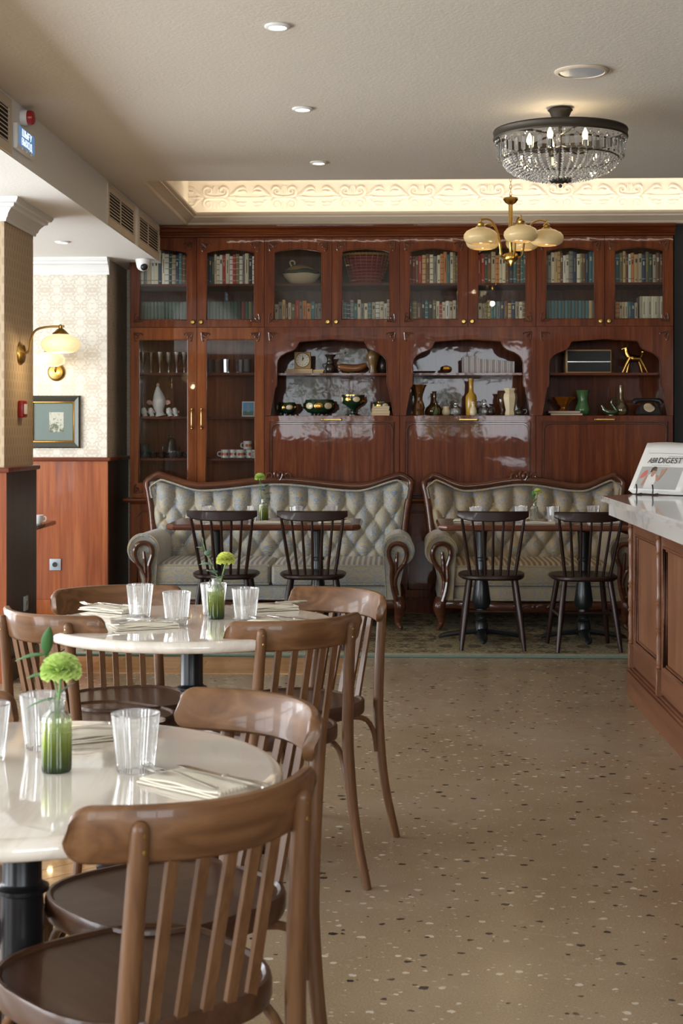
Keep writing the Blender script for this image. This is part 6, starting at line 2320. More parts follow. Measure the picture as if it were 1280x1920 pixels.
for (x0, x1), nm in ((T1, 'larger'), (T2, 'smaller')):
    for i, (fx, fy) in enumerate(((0.17, 9.40), (0.52, 9.13), (0.74, 9.40), (0.86, 9.18))):
        base = (x0 + (x1 - x0) * fx, fy, SOFA_TOP + 0.0005)
        dup(nap, base, radians(-8 + 7 * i), '%s folded napkin from left on the table before the %s sofa' % (ORD[i], nm), 'napkins on the sofa tables')

# ------------------------------------------------------------------ ornaments in the bookcase
def U(u, y=None):
    return WX(u, y or (YK + 0.12))
def ornament(name, label, cat, u, y, z, group=None):
    return thing(name, label, cat, (U(u, y), y, z + 0.0006), 0, group)
def turned(name, label, cat, u, y, z, prof, m, seg=22, ribs=0.0, group=None, part='body', extra=None):
    t = ornament(name, label, cat, u, y, z, group)
    b = B()
    b.lathe(prof, seg=seg, ribs=ribs)
    o = obj(part, b, m, t, angle=0 if ribs else 50)
    if extra:
        extra(t)
    return t
YO = YK + 0.13
P1 = 1.0 / (F / YO)                          # metres per photo pixel at the niche
ns, nb_ = N_SHELF, Z_NI0
M['dark_ceramic'] = plain('dark_glazed_ceramic', (0.030, 0.020, 0.014), 0.2)
M['brown_ceramic'] = plain('brown_glazed_ceramic', (0.17, 0.065, 0.020), 0.18)
M['olive_ceramic'] = plain('olive_brown_ceramic', (0.15, 0.085, 0.030), 0.18)
M['bottle_green'] = plain('bottle_green_lacquer', (0.010, 0.030, 0.014), 0.12)
M['pale_wood'] = plain('pale_wood', (0.44, 0.27, 0.10), 0.45)
M['clock_face'] = plain('clock_face', (0.60, 0.55, 0.44), 0.5)
M['cream_ceramic'] = plain('cream_ceramic', (0.62, 0.52, 0.34), 0.2)
M['white_ceramic'] = plain('white_ceramic', (0.74, 0.72, 0.68), 0.2)
M['yellow_ceramic'] = plain('mustard_glaze', (0.42, 0.24, 0.030), 0.16)
M['green_ceramic'] = plain('green_glaze', (0.07, 0.16, 0.06), 0.18)
M['pink_ceramic'] = plain('pink_ceramic', (0.62, 0.34, 0.28), 0.25)
# niche one, upper shelf
t = ornament('table_clock', 'square pale wooden clock with round dial in the first niche', 'clock', 567, YO, ns + 0.034)
b = B()
b.box(-0.061, 0.061, 0.0, 0.05, 0, 0.124, 0.006, 2)
obj('case', b, M['pale_wood'], t)
m90 = Matrix.Rotation(radians(90), 3, 'X')
b = B()
b.lathe([(0.050, 0.0), (0.050, 0.004), (0.047, 0.005), (0.046, 0.002), (0.001, 0.002)], (0, 0, 0.064), 32, mat=m90)
dial = obj('dial', b, M['clock_face'], t)
b = B()
b.tube([(0.0515 * cos(2 * pi * k / 40), -0.004, 0.064 + 0.0515 * sin(2 * pi * k / 40)) for k in range(40)], 0.0022, 5, loop=True)
obj('bezel', b, M['dark_ceramic'], t)
for k in range(12):
    a = 2 * pi * k / 12
    b = B()
    b.box(-0.002, 0.002, -0.0036, -0.0024, 0.034, 0.041)
    b.xform(Matrix.Translation((0, 0, 0.064)) @ Matrix.Rotation(a, 4, 'Y'))
    obj('hour_mark', b, M['ink'], dial, angle=0)
for a, L, w in ((radians(2), 0.030, 0.0022), (radians(28), 0.020, 0.003)):
    b = B()
    b.box(-w, w, -0.0048, -0.0038, -0.005, L)
    b.xform(Matrix.Translation((0, 0, 0.064)) @ Matrix.Rotation(a, 4, 'Y'))
    obj('hand', b, M['ink'], dial, angle=0)
def lying_book(label, u, y, z, L, h, col, d=0.13, rz=0.0, grp=None):
    b = B()
    b.mi = 0
    b.box(-L / 2, L / 2, 0, d, 0, 0.0025)
    b.box(-L / 2, L / 2, 0, d, h - 0.0025, h)
    b.box(-L / 2, -L / 2 + 0.0025, 0, d, 0.0025, h - 0.0025)
    b.mi = 1
    b.box(-L / 2 + 0.0026, L / 2 - 0.003, 0.003, d - 0.003, 0.0026, h - 0.0026)
    o = obj('book', b, [M['bk_' + col], M['pages']], angle=0)
    o.location = (U(u, y), y, z + 0.0004)
    o.rotation_euler = (0, 0, rz)
    return tag(o, label, 'book', grp)
M['bk_honey'] = m_book('honey', (0.46, 0.29, 0.10))
lying_book('tan book lying under the clock, bottom of two, first niche', 560, YO - 0.012, ns, 0.205, 0.017, 'honey')
lying_book('tan book lying directly under the clock, top of two, first niche', 562, YO - 0.010, ns + 0.0175, 0.185, 0.016, 'honey', rz=0.02)
lying_book('tan book lying right of the clock, bottom of pair, first niche', 596, YO - 0.01, ns, 0.075, 0.014, 'honey')
lying_book('tan book lying right of the clock, top of pair, first niche', 597, YO - 0.008, ns + 0.0145, 0.080, 0.013, 'honey', rz=-0.03)
def two_handles(r, z0, z1, m, k=0.02):
    def f(t):
        for s in (-1, 1):
            b = B()
            b.tube([(s * r * 0.8, 0, z1), (s * (r + k), 0, z1 - 0.004), (s * (r + k), 0, (z0 + z1) / 2), (s * r * 0.85, 0, z0)], 0.004, 7, 3)
            obj('handle', b, m, t)
    return f
turned('two_handled_jug', 'dark ribbed jug with two handles right of the clock', 'jug', 619, YO, ns, [(0.026, 0), (0.034, 0.006), (0.037, 0.03), (0.036, 0.055), (0.026, 0.068), (0.030, 0.078), (0.024, 0.090), (0.022, 0.105), (0.032, 0.122), (0.043, 0.136), (0.040, 0.138), (0.024, 0.118)], M['dark_ceramic'], 22, 0, None, 'body', two_handles(0.033, 0.03, 0.07, M['dark_ceramic']))
t = ornament('boat_dish', 'long brown glazed boat-shaped dish with upturned tip in the first niche', 'dish', 661, YO, ns)
b = B()
b.tube([(-0.108, 0, 0.058), (-0.090, 0, 0.050), (-0.045, 0, 0.040), (0.005, 0, 0.036), (0.055, 0, 0.043), (0.088, 0, 0.058), (0.106, 0, 0.064)], [0.012, 0.024, 0.030, 0.030, 0.026, 0.020, 0.010], 14, 4)
obj('body', b, M['brown_ceramic'], t)
b = B()
b.lathe([(0.035, 0), (0.038, 0.006), (0.028, 0.012), (0.026, 0.018)], seg=18)
obj('foot', b, M['dark_ceramic'], t)
t = turned('wavy_vase', 'tall olive brown pinched-waist vase in the first niche', 'vase', 699, YO, ns, [(0.028, 0), (0.030, 0.01), (0.024, 0.035), (0.032, 0.07), (0.045, 0.110), (0.046, 0.135), (0.036, 0.155), (0.024, 0.166), (0.021, 0.164)], M['olive_ceramic'])
turned('round_vase', 'dark brown oval vase behind the pinched vase, first niche right side', 'vase', 717, YO + 0.05, ns, [(0.026, 0), (0.036, 0.02), (0.040, 0.06), (0.036, 0.095), (0.022, 0.125), (0.012, 0.145), (0.010, 0.143)], M['dark_ceramic'])
# niche one, lower: bottle green vessels with gilding
def gilded(t, bands, r_at):
    for (z, w, n, k) in bands:
        for i in range(n):
            a = 2 * pi * i / n + 0.3
            r = r_at(z)
            b = B()
            b.ball((0, 0, 0), w, 8, 6, (1.25, 0.22, 0.9))
            b.xform(Matrix.Translation((r * cos(a), r * sin(a), z)) @ Matrix.Rotation(a - pi / 2, 4, 'Z'))
            obj('gilt_flower', b, M['gold'] if i % 2 else M['cream_ceramic'], t)
def bowl_thing(name, label, u, prof, R_, zc, feet, w, n, y=YO):
    t = ornament(name, label, 'bowl', u, y, nb_)
    b = B()
    b.lathe(prof, seg=28)
    obj('body', b, M['bottle_green'], t)
    b = B()
    rr, zz = prof[-3]
    b.lathe([(rr - 0.003, zz - 0.004), (rr + 0.002, zz - 0.004), (rr + 0.002, zz + 0.003), (rr - 0.003, zz + 0.003)], seg=28, closed_ends=False)
    obj('gilt_rim', b, M['gold'], t)
    if feet:
        for k in range(3):
            a = 2 * pi * k / 3 + pi / 2 + pi
            b = B()
            b.ball((R_ * 0.55 * cos(a), R_ * 0.55 * sin(a), 0.009), 0.011, 8, 6)
            obj('foot', b, M['bottle_green'], t)
    gilded(t, [(zc, w, n, 0)], lambda z: R_ * 0.985)
    return t
bowl_thing('footed_bowl', 'small bottle green gilded bowl leftmost in the first niche', 538, [(0.03, 0.014), (0.055, 0.022), (0.074, 0.045), (0.075, 0.062), (0.062, 0.088), (0.060, 0.096), (0.056, 0.094), (0.058, 0.06), (0.03, 0.03)], 0.074, 0.060, True, 0.020, 8)
bowl_thing('footed_bowl', 'wide bottle green gilded bowl second from left in the first niche', 599, [(0.05, 0.014), (0.09, 0.024), (0.117, 0.055), (0.119, 0.075), (0.105, 0.108), (0.102, 0.116), (0.096, 0.112), (0.10, 0.07), (0.05, 0.03)], 0.118, 0.070, True, 0.026, 10, YO + 0.03)
t = bowl_thing('goblet', 'bottle green gilded goblet on a stem in the first niche', 662, [(0.046, 0.0), (0.046, 0.006), (0.040, 0.010), (0.018, 0.016), (0.017, 0.030), (0.024, 0.036), (0.018, 0.046), (0.040, 0.066), (0.076, 0.086), (0.086, 0.112), (0.084, 0.148), (0.080, 0.148), (0.070, 0.10)], 0.086, 0.118, False, 0.022, 8)
t.__setitem__('category', 'goblet')
bowl_thing('square_dish', 'bottle green gilded dish behind a stack of tan books, first niche', 717, [(0.03, 0.010), (0.055, 0.014), (0.070, 0.04), (0.072, 0.060), (0.070, 0.092), (0.069, 0.098), (0.064, 0.096), (0.06, 0.06), (0.03, 0.03)], 0.072, 0.074, False, 0.018, 8, YO + 0.06)
for i in range(4):
    lying_book('tan book, %s from the bottom of the stack before the gilded dish' % ORD[i], 713 + (i % 2), YO - 0.055, nb_ + i * 0.0172, 0.135 - 0.003 * i, 0.0166, 'honey', 0.06, 0.01 * (i - 1))
# niche two, upper shelf
turned('gilded_apple', 'small gilded ribbed apple-shaped pot on the upper shelf, second niche', 'pot', 836, YO, ns, [(0.018, 0), (0.036, 0.010), (0.044, 0.028), (0.038, 0.046), (0.018, 0.054), (0.006, 0.052), (0.004, 0.060)], M['gold'], 24, 0.03)
t = ornament('flat_tray', 'flat dark gilded tray at left on the upper shelf, second niche', 'tray', 795, YO, ns)
b = B()
b.lathe([(0.06, 0.0), (0.078, 0.004), (0.086, 0.014), (0.083, 0.014), (0.074, 0.007)], seg=30)
obj('body', b, M['amber_dark'], t)
M['mag'] = plain('magazine_pages', (0.40, 0.37, 0.35), 0.7)
M['mag2'] = plain('magazine_pages_dark', (0.24, 0.22, 0.22), 0.7)
for i in range(26):
    x = 868 + i * 3.78
    b = B()
    h = 0.115 - 0.0012 * i if i > 7 else 0.118 + 0.001 * i
    b.box(-0.0068, 0.0068, 0, 0.20, 0, h, 0.0015)
    o = obj('magazine', b, M['mag'] if i % 3 else M['mag2'], angle=20)
    o.location = (U(x, YO - 0.03), YO - 0.03, ns + 0.0006)
    o.rotation_euler = (0, radians(0), 0)
    tag(o, 'thin grey magazine, %s from left in the upright row, second niche' % (ORD[i] if i < 20 else 'twenty ' + ORD[i - 20]), 'magazine', 'grey magazines in the second niche')
# niche two, lower
turned('tulip_vase', 'amber crackle glass vase with flared flame-like top, second niche left', 'vase', 785, YO, nb_, [(0.040, 0), (0.042, 0.006), (0.038, 0.03), (0.044, 0.055), (0.038, 0.085), (0.028, 0.11), (0.026, 0.13), (0.032, 0.16), (0.046, 0.20), (0.058, 0.225), (0.054, 0.224), (0.028, 0.16), (0.02, 0.12), (0.03, 0.05)], M['amber_glass'], 18, 0.09)
turned('bottle_vase', 'brown amber long-necked glass bottle in the second niche', 'vase', 814, YO + 0.04, nb_, [(0.035, 0), (0.055, 0.012), (0.062, 0.035), (0.050, 0.062), (0.026, 0.085), (0.015, 0.11), (0.014, 0.165), (0.019, 0.178), (0.015, 0.177), (0.010, 0.11)], M['amber_dark'])
turned('green_flask', 'small pointed green glass flask in the second niche', 'bottle', 817, YO - 0.05, nb_, [(0.018, 0), (0.028, 0.010), (0.026, 0.028), (0.012, 0.050), (0.006, 0.075), (0.006, 0.09), (0.004, 0.09)], M['green_glass'])
turned('white_bud_vase', 'small white milk glass vase in the second niche', 'vase', 836, YO, nb_, [(0.018, 0), (0.030, 0.012), (0.031, 0.030), (0.022, 0.052), (0.026, 0.066), (0.022, 0.066), (0.016, 0.05)], M['cream_ceramic'])
def stopper(t):
    b = B()
    b.lathe([(0.012, 0.082), (0.012, 0.088), (0.016, 0.092), (0.020, 0.104), (0.012, 0.116), (0.002, 0.119)], seg=10)
    obj('stopper', b, M['clear_glass'], t, angle=0)
dec = [(0.036, 0), (0.048, 0.008), (0.052, 0.035), (0.046, 0.058), (0.022, 0.068), (0.018, 0.080), (0.024, 0.084), (0.020, 0.084), (0.014, 0.07), (0.040, 0.05), (0.044, 0.012)]
turned('glass_decanter', 'squat clear cut glass decanter left of the yellow bottle', 'decanter', 854, YO, nb_, dec, M['clear_glass'], 20, 0.05, 'cut glass decanters', 'body', stopper)
turned('tall_bottle', 'tall mustard yellow ceramic bottle in the middle of the second niche', 'bottle', 883, YO, nb_, [(0.036, 0), (0.040, 0.006), (0.041, 0.13), (0.036, 0.150), (0.020, 0.168), (0.016, 0.185), (0.016, 0.255), (0.020, 0.262), (0.020, 0.270), (0.014, 0.270)], M['yellow_ceramic'])
def beak(t):
    b = B()
    b.tube([(0, -0.012, 0.088), (0, -0.022, 0.090), (0, -0.030, 0.086)], [0.006, 0.004, 0.001], 6)
    obj('beak', b, M['pale_wood'], t)
turned('bird_figurine', 'small cream bird figurine before the yellow bottle', 'figurine', 887, YO - 0.07, nb_, [(0.020, 0), (0.026, 0.008), (0.027, 0.030), (0.020, 0.055), (0.012, 0.070), (0.015, 0.082), (0.014, 0.094), (0.006, 0.102), (0.001, 0.104)], M['cream_ceramic'], 16, 0, None, 'body', beak)
turned('glass_decanter', 'squat clear cut glass decanter right of the yellow bottle', 'decanter', 907, YO, nb_, dec, M['clear_glass'], 20, 0.05, 'cut glass decanters', 'body', stopper)
turned('small_dark_vase', 'small black round vase between decanter and ruffled vase', 'vase', 921, YO - 0.03, nb_, [(0.016, 0), (0.028, 0.010), (0.031, 0.030), (0.024, 0.050), (0.013, 0.060), (0.013, 0.072), (0.020, 0.084), (0.017, 0.083), (0.010, 0.06)], M['dark_ceramic'])
turned('ruffled_vase', 'cream and gold ruffled figural vase in the second niche', 'vase', 956, YO, nb_, [(0.040, 0), (0.044, 0.008), (0.036, 0.04), (0.046, 0.085), (0.054, 0.13), (0.050, 0.155), (0.038, 0.170), (0.048, 0.185), (0.052, 0.198), (0.046, 0.196), (0.03, 0.165)], M['cream_ceramic'], 14, 0.10)
turned('ruffled_vase', 'amber ruffled vase behind the cream one in the second niche', 'vase', 941, YO + 0.07, nb_, [(0.030, 0), (0.034, 0.008), (0.030, 0.04), (0.036, 0.08), (0.040, 0.12), (0.032, 0.15), (0.040, 0.17), (0.036, 0.17), (0.02, 0.14)], M['amber_dark'], 14, 0.08)
def one_handle(t):
    b = B()
    b.tube([(0.024, 0, 0.040), (0.046, 0, 0.042), (0.048, 0, 0.022), (0.030, 0, 0.014)], 0.004, 6, 3)
    obj('handle', b, M['dark_ceramic'], t)
turned('black_pot', 'little black lidded pot with handle at right end of second niche', 'pot', 974, YO - 0.05, nb_, [(0.022, 0), (0.034, 0.008), (0.036, 0.024), (0.026, 0.038), (0.014, 0.044), (0.016, 0.056), (0.018, 0.060), (0.001, 0.061)], M['dark_ceramic'], 20, 0, None, 'body', one_handle)
# niche three, upper: radio and gilded animal
ry0 = YO
t = ornament('radio', 'old radio with dark cloth front and pale edge in the third niche', 'radio', 1103, ry0, ns)
w, h = 85 * P1 / 2, 44 * P1
b = B()
b.box(-w, w, 0.0, 0.15, 0, h, 0.006, 2)
obj('case', b, M['pale_wood'], t)
b = B()
b.box(-w + 0.014, w - 0.008, -0.003, 0.0005, 0.010, h * 0.46)
obj('speaker_cloth', b, plain('radio_cloth', (0.020, 0.024, 0.022), 0.8), t, angle=0)
b = B()
b.box(-w + 0.014, w - 0.008, -0.003, 0.0005, h * 0.50, h - 0.010)
obj('speaker_cloth', b, plain('radio_cloth_upper', (0.020, 0.024, 0.022), 0.8), t, angle=0)
b = B()
b.box(-w + 0.012, w - 0.006, -0.005, 0.0, h * 0.46, h * 0.50)
obj('dial_strip', b, M['silver'], t, angle=0)
t = ornament('animal_figurine', 'gilded long-necked dog figurine standing beside the radio', 'figurine', 1189, YO, ns)
b = B()
b.tube([(-0.045, 0, 0.118), (-0.020, 0, 0.108), (0.020, 0, 0.104), (0.044, 0, 0.108)], [0.016, 0.028, 0.024, 0.022], 10, 3)
b.tube([(-0.035, 0, 0.110), (-0.052, 0, 0.140), (-0.058, 0, 0.165), (-0.060, 0, 0.182)], [0.023, 0.019, 0.016, 0.017], 10, 3)
b.tube([(-0.056, 0, 0.186), (-0.066, 0, 0.182), (-0.084, 0, 0.176), (-0.094, 0, 0.174)], [0.014, 0.014, 0.008, 0.004], 10, 3)
b.tube([(0.044, 0, 0.112), (0.056, 0, 0.132), (0.060, 0, 0.150)], [0.008, 0.007, 0.004], 8, 2)
b.ball((0.061, 0, 0.154), 0.015, 8, 6)
for (x_, y_, fx) in ((-0.036, -0.014, -0.088), (-0.030, 0.014, -0.052), (0.036, -0.012, 0.090), (0.030, 0.012, 0.058)):
    b.tube([(x_, y_, 0.108), ((x_ + fx) / 2, y_, 0.060), (fx, y_, 0.004)], [0.019, 0.013, 0.009], 8, 2)
obj('body', b, M['gold'], t, angle=70)
for s in (-1, 1):
    b = B()
    b.tube([(-0.054, s * 0.010, 0.194), (-0.048, s * 0.016, 0.206), (-0.044, s * 0.016, 0.200)], [0.005, 0.006, 0.002], 6, 2)
    obj('ear', b, M['gold'], t)
# niche three, lower
lying_book('dark red book lying under the orange glass bowl, bottom', 1062, YO - 0.03, nb_, 0.235, 0.017, 'maroon')
lying_book('brown book lying under the orange glass bowl, top', 1058, YO - 0.028, nb_ + 0.0175, 0.235, 0.016, 'brown', rz=0.02)
turned('ruffled_bowl', 'orange glass bowl with wavy flared rim on two books', 'bowl', 1056, YO + 0.03, nb_ + 0.034, [(0.034, 0), (0.036, 0.006), (0.020, 0.016), (0.022, 0.028), (0.050, 0.048), (0.066, 0.072), (0.086, 0.092), (0.090, 0.100), (0.082, 0.094), (0.05, 0.06)], M['orange_glass'], 20, 0.09)
turned('green_vase', 'green glazed vase with narrow neck behind the orange bowl', 'vase', 1092, YO + 0.08, nb_, [(0.038, 0), (0.052, 0.015), (0.056, 0.05), (0.042, 0.085), (0.036, 0.11), (0.044, 0.165), (0.052, 0.185), (0.048, 0.184), (0.03, 0.11)], M['green_ceramic'])
t = ornament('glass_swan', 'green glass swan with curled neck in the third niche', 'figurine', 1146, YO, nb_)
b = B()
b.tube([(-0.078, 0, 0.075), (-0.062, 0, 0.062), (-0.045, 0, 0.034), (-0.010, 0, 0.022), (0.030, 0, 0.022), (0.052, 0, 0.030)], [0.003, 0.012, 0.022, 0.024, 0.020, 0.008], 10, 3)
b.tube([(0.040, 0, 0.030), (0.016, 0, 0.062), (-0.002, 0, 0.095), (0.012, 0, 0.122), (0.034, 0, 0.118), (0.040, 0, 0.104)], [0.012, 0.009, 0.007, 0.007, 0.007, 0.003], 8, 4)
obj('body', b, M['green_glass'], t, angle=70)
b = B()
b.lathe([(0.03, 0), (0.03, 0.003), (0.02, 0.006)], seg=14)
obj('base', b, M['green_glass'], t)
turned('glass_carafe', 'pale amber glass carafe with long neck beside the swan', 'carafe', 1164, YO + 0.06, nb_, [(0.035, 0), (0.048, 0.010), (0.054, 0.04), (0.046, 0.075), (0.028, 0.100), (0.017, 0.125), (0.015, 0.20), (0.019, 0.222), (0.016, 0.22), (0.012, 0.12)], m_glass('pale_amber_glass', (0.75, 0.66, 0.42), 0.10, 0.15, (0.5, 0.42, 0.25)))
t = ornament('rotary_telephone', 'black rotary dial telephone at right end of the third niche', 'telephone', 1214, YO - 0.02, nb_)
b = B()
b.rings([[(x * k, y * k2, z) for x, y in ((-0.075, -0.07), (0.075, -0.07), (0.075, 0.07), (-0.075, 0.07))] for k, k2, z in ((1.0, 1.0, 0.004), (1.04, 1.04, 0.012), (0.95, 0.9, 0.045), (0.62, 0.5, 0.082), (0.55, 0.42, 0.088))])
obj('body', b, M['black'], t, angle=30)
b = B()
b.tube([(-0.098, 0.01, 0.088), (-0.085, 0.01, 0.105), (-0.04, 0.01, 0.112), (0.04, 0.01, 0.112), (0.085, 0.01, 0.105), (0.098, 0.01, 0.088)], [0.020, 0.020, 0.012, 0.012, 0.020, 0.020], 10, 3)
obj('handset', b, M['black'], t)
b = B()
mm = Matrix.Rotation(radians(58), 3, 'X')
b.lathe([(0.040, 0.0), (0.040, 0.006), (0.030, 0.008), (0.012, 0.008), (0.001, 0.009)], (0.0, -0.056, 0.055), 24, mat=mm)
obj('dial', b, M['silver'], t)
b = B()
b.tube([(0.075 + 0.006 * cos(1.6 * i), -0.02 + 0.006 * sin(1.6 * i), 0.085 - 0.0011 * i) for i in range(60)], 0.0018, 5)
obj('cord', b, M['black'], t)

# vitrine contents
YV = YK + 0.13
s1, s2, s3 = V_SH[0], V_SH[1], V_SH[2]
flute = [(0.026, 0), (0.026, 0.003), (0.006, 0.006), (0.0045, 0.06), (0.010, 0.072), (0.020, 0.10), (0.027, 0.155), (0.0255, 0.155), (0.018, 0.10), (0.008, 0.076)]
fl = None
for i, u in enumerate((268, 283, 300, 316, 331, 345)):
    lb = '%s champagne flute from left on the top vitrine shelf' % ORD[i]
    y = YV + (0.03 if i % 2 else -0.01)
    if fl is None:
        fl = turned('champagne_flute', lb, 'glass', u, y, s1, flute, m_glass('gilded_clear_glass', (0.95, 0.90, 0.80), 0.12, 0.10, (0.8, 0.65, 0.4)), 16, 0, 'flutes in the vitrine', 'bowl')
    else:
        dup(fl, (U(u, y), y, s1 + 0.0006), 0, lb, 'flutes in the vitrine')
tb = None
for i, u in enumerate((393, 408, 424, 450, 463)):
    lb = '%s cut glass tumbler from left on the top vitrine shelf' % ORD[i]
    y = YV + (0.03 if i % 2 else -0.01)
    if tb is None:
        tb = turned('cut_glass', lb, 'glass', u, y, s1, [(0.024, 0), (0.026, 0.004), (0.031, 0.100), (0.029, 0.100), (0.024, 0.012), (0.001, 0.010)], M['clear_glass'], 20, 0.05, 'cut glasses in the vitrine', 'bowl')
    else:
        dup(tb, (U(u, y), y, s1 + 0.0006), 0.2 * i, lb, 'cut glasses in the vitrine')
t = ornament('fish_decanter', 'white and pink fish-shaped decanter standing on its tail in vitrine', 'decanter', 297, YV + 0.03, s2)
b = B()
b.tube([(0.015, 0, 0.004), (0.01, 0, 0.03), (0.004, 0, 0.075), (0.006, 0, 0.12), (0.0, 0, 0.165), (-0.004, 0, 0.205), (-0.004, 0, 0.222)], [0.045, 0.030, 0.044, 0.050, 0.036, 0.018, 0.010], 14, 4)
obj('body', b, M['white_ceramic'], t)
for s in (-1, 1):
    b = B()
    b.tube([(s * 0.035, 0, 0.09), (s * 0.068, 0, 0.112), (s * 0.082, 0, 0.104), (s * 0.060, 0, 0.088)], [0.010, 0.012, 0.008, 0.004], 8, 3, up=(0, 1, 0), flat=0.4)
    obj('fin', b, M['pink_ceramic'], t)
b = B()
b.lathe([(0.009, 0.222), (0.013, 0.228), (0.012, 0.240), (0.004, 0.248)], (-0.004, 0, 0), 10)
obj('stopper', b, M['pink_ceramic'], t)
fp = None
for i, u in enumerate((270, 283, 317, 328)):
    lb = '%s small fish-shaped cup from left around the fish decanter in vitrine' % ORD[i]
    y = YV - 0.02 + 0.02 * (i % 2)
    if fp is None:
        fp = ornament('fish_cup', lb, 'cup', u, y, s2, 'small fish cups in the vitrine')
        b = B()
        b.tube([(0.008, 0, 0.003), (0.006, 0, 0.014), (0.0, 0, 0.034), (-0.004, 0, 0.052), (-0.008, 0, 0.064)], [0.022, 0.015, 0.022, 0.019, 0.013], 10, 3)
        obj('body', b, M['white_ceramic'], fp)
        b = B()
        b.tube([(0.014, 0, 0.03), (0.030, 0, 0.038), (0.026, 0, 0.026)], [0.006, 0.006, 0.002], 6, 2)
        obj('fin', b, M['pink_ceramic'], fp)
    else:
        dup(fp, (U(u, y), y, s2 + 0.0006), 0, lb, 'small fish cups in the vitrine')
t = ornament('photo_card', 'small blue sky photo card with a tower standing in vitrine', 'photo', 465, YV - 0.03, s2)
b = B()
b.box(-0.046, 0.046, 0.0, 0.003, 0, 0.112)
b.xform(Matrix.Rotation(radians(-8), 4, 'X'))
obj('card', b, M['white_ceramic'], t, angle=0)
b = B()
b.box(-0.039, 0.039, -0.0012, -0.0003, 0.008, 0.104)
b.xform(Matrix.Rotation(radians(-8), 4, 'X'))
pc = obj('picture', b, plain('sky_blue_print', (0.12, 0.36, 0.62), 0.5), t, angle=0)
b = B()
b.box(-0.039, 0.039, -0.0020, -0.0013, 0.008, 0.040)
b.xform(Matrix.Rotation(radians(-8), 4, 'X'))
obj('picture_land', b, plain('green_print', (0.10, 0.20, 0.14), 0.5), pc, angle=0)
b = B()
b.prism([(-0.012, 0.035), (0.012, 0.035), (0.010, 0.080), (0.004, 0.092), (-0.006, 0.090), (-0.010, 0.078)], 'y', -0.0028, -0.0021)
b.xform(Matrix.Rotation(radians(-8), 4, 'X'))
obj('picture_tower', b, plain('grey_print', (0.30, 0.36, 0.40), 0.5), pc, angle=0)
# lowest shelf: dark coffee pots and floral mugs
def spout(m):
    def f(t):
        b = B()
        b.tube([(0.034, 0, 0.035), (0.058, 0, 0.060), (0.064, 0, 0.085)], [0.010, 0.007, 0.005], 8, 3)
        obj('spout', b, m, t)
        b = B()
        b.tube([(-0.030, 0, 0.085), (-0.060, 0, 0.085), (-0.062, 0, 0.045), (-0.036, 0, 0.028)], 0.005, 7, 3)
        obj('handle', b, m, t)
    return f
M['teal_ceramic'] = plain('dark_teal_ceramic', (0.025, 0.055, 0.060), 0.2)
turned('coffee_pot', 'dark teal jug at left on the lowest vitrine shelf', 'jug', 271, YV, s3, [(0.034, 0), (0.042, 0.01), (0.044, 0.04), (0.030, 0.075), (0.030, 0.095), (0.036, 0.106), (0.032, 0.106), (0.024, 0.08)], M['teal_ceramic'], 20, 0, None, 'body', spout(M['teal_ceramic']))
turned('coffee_pot', 'tall black coffee pot on the lowest vitrine shelf', 'pot', 321, YV + 0.04, s3, [(0.040, 0), (0.046, 0.01), (0.044, 0.06), (0.034, 0.11), (0.032, 0.13), (0.022, 0.145), (0.008, 0.152), (0.008, 0.165), (0.001, 0.168)], M['dark_ceramic'], 20, 0, None, 'body', spout(M['dark_ceramic']))
bc = None
for i, u in enumerate((288, 304, 336, 351)):
    lb = '%s small black cup from left on the lowest vitrine shelf' % ORD[i]
    y = YV - 0.03
    if bc is None:
        bc = turned('black_cup', lb, 'cup', u, y, s3, [(0.016, 0), (0.024, 0.006), (0.028, 0.046), (0.026, 0.046), (0.020, 0.01), (0.001, 0.008)], M['dark_ceramic'], 18, 0, 'black cups in the vitrine', 'bowl', one_handle)
    else:
        dup(bc, (U(u, y), y, s3 + 0.0006), 0.4, lb, 'black cups in the vitrine')
def mug_deco(t):
    b = B()
    b.tube([(-0.030, 0, 0.046), (-0.052, 0, 0.044), (-0.054, 0, 0.020), (-0.030, 0, 0.014)], 0.0045, 7, 3)
    obj('handle', b, M['white_ceramic'], t)
    for k in range(3):
        a = radians(-90 + (k - 1) * 38)
        b = B()
        b.ball((0.0318 * cos(a), 0.0318 * sin(a), 0.030), 0.012, 8, 6, (1, 1, 1.0))
        for v in b.bm.verts:
            d = Vector((v.co.x, v.co.y, 0))
            L = d.length
            if L > 1e-6:
                f = min(L, 0.0332) / L
                v.co.x *= f
                v.co.y *= f
        obj('flower_print', b, plain('mug_flower_%d' % k, ((0.55, 0.08, 0.04), (0.62, 0.22, 0.05), (0.35, 0.05, 0.06))[k], 0.3) if ('mug_flower_%d' % k) not in bpy.data.materials else bpy.data.materials['mug_flower_%d' % k], t)
mug_prof = [(0.028, 0), (0.032, 0.003), (0.032, 0.062), (0.030, 0.062), (0.029, 0.006), (0.001, 0.005)]
mg = None
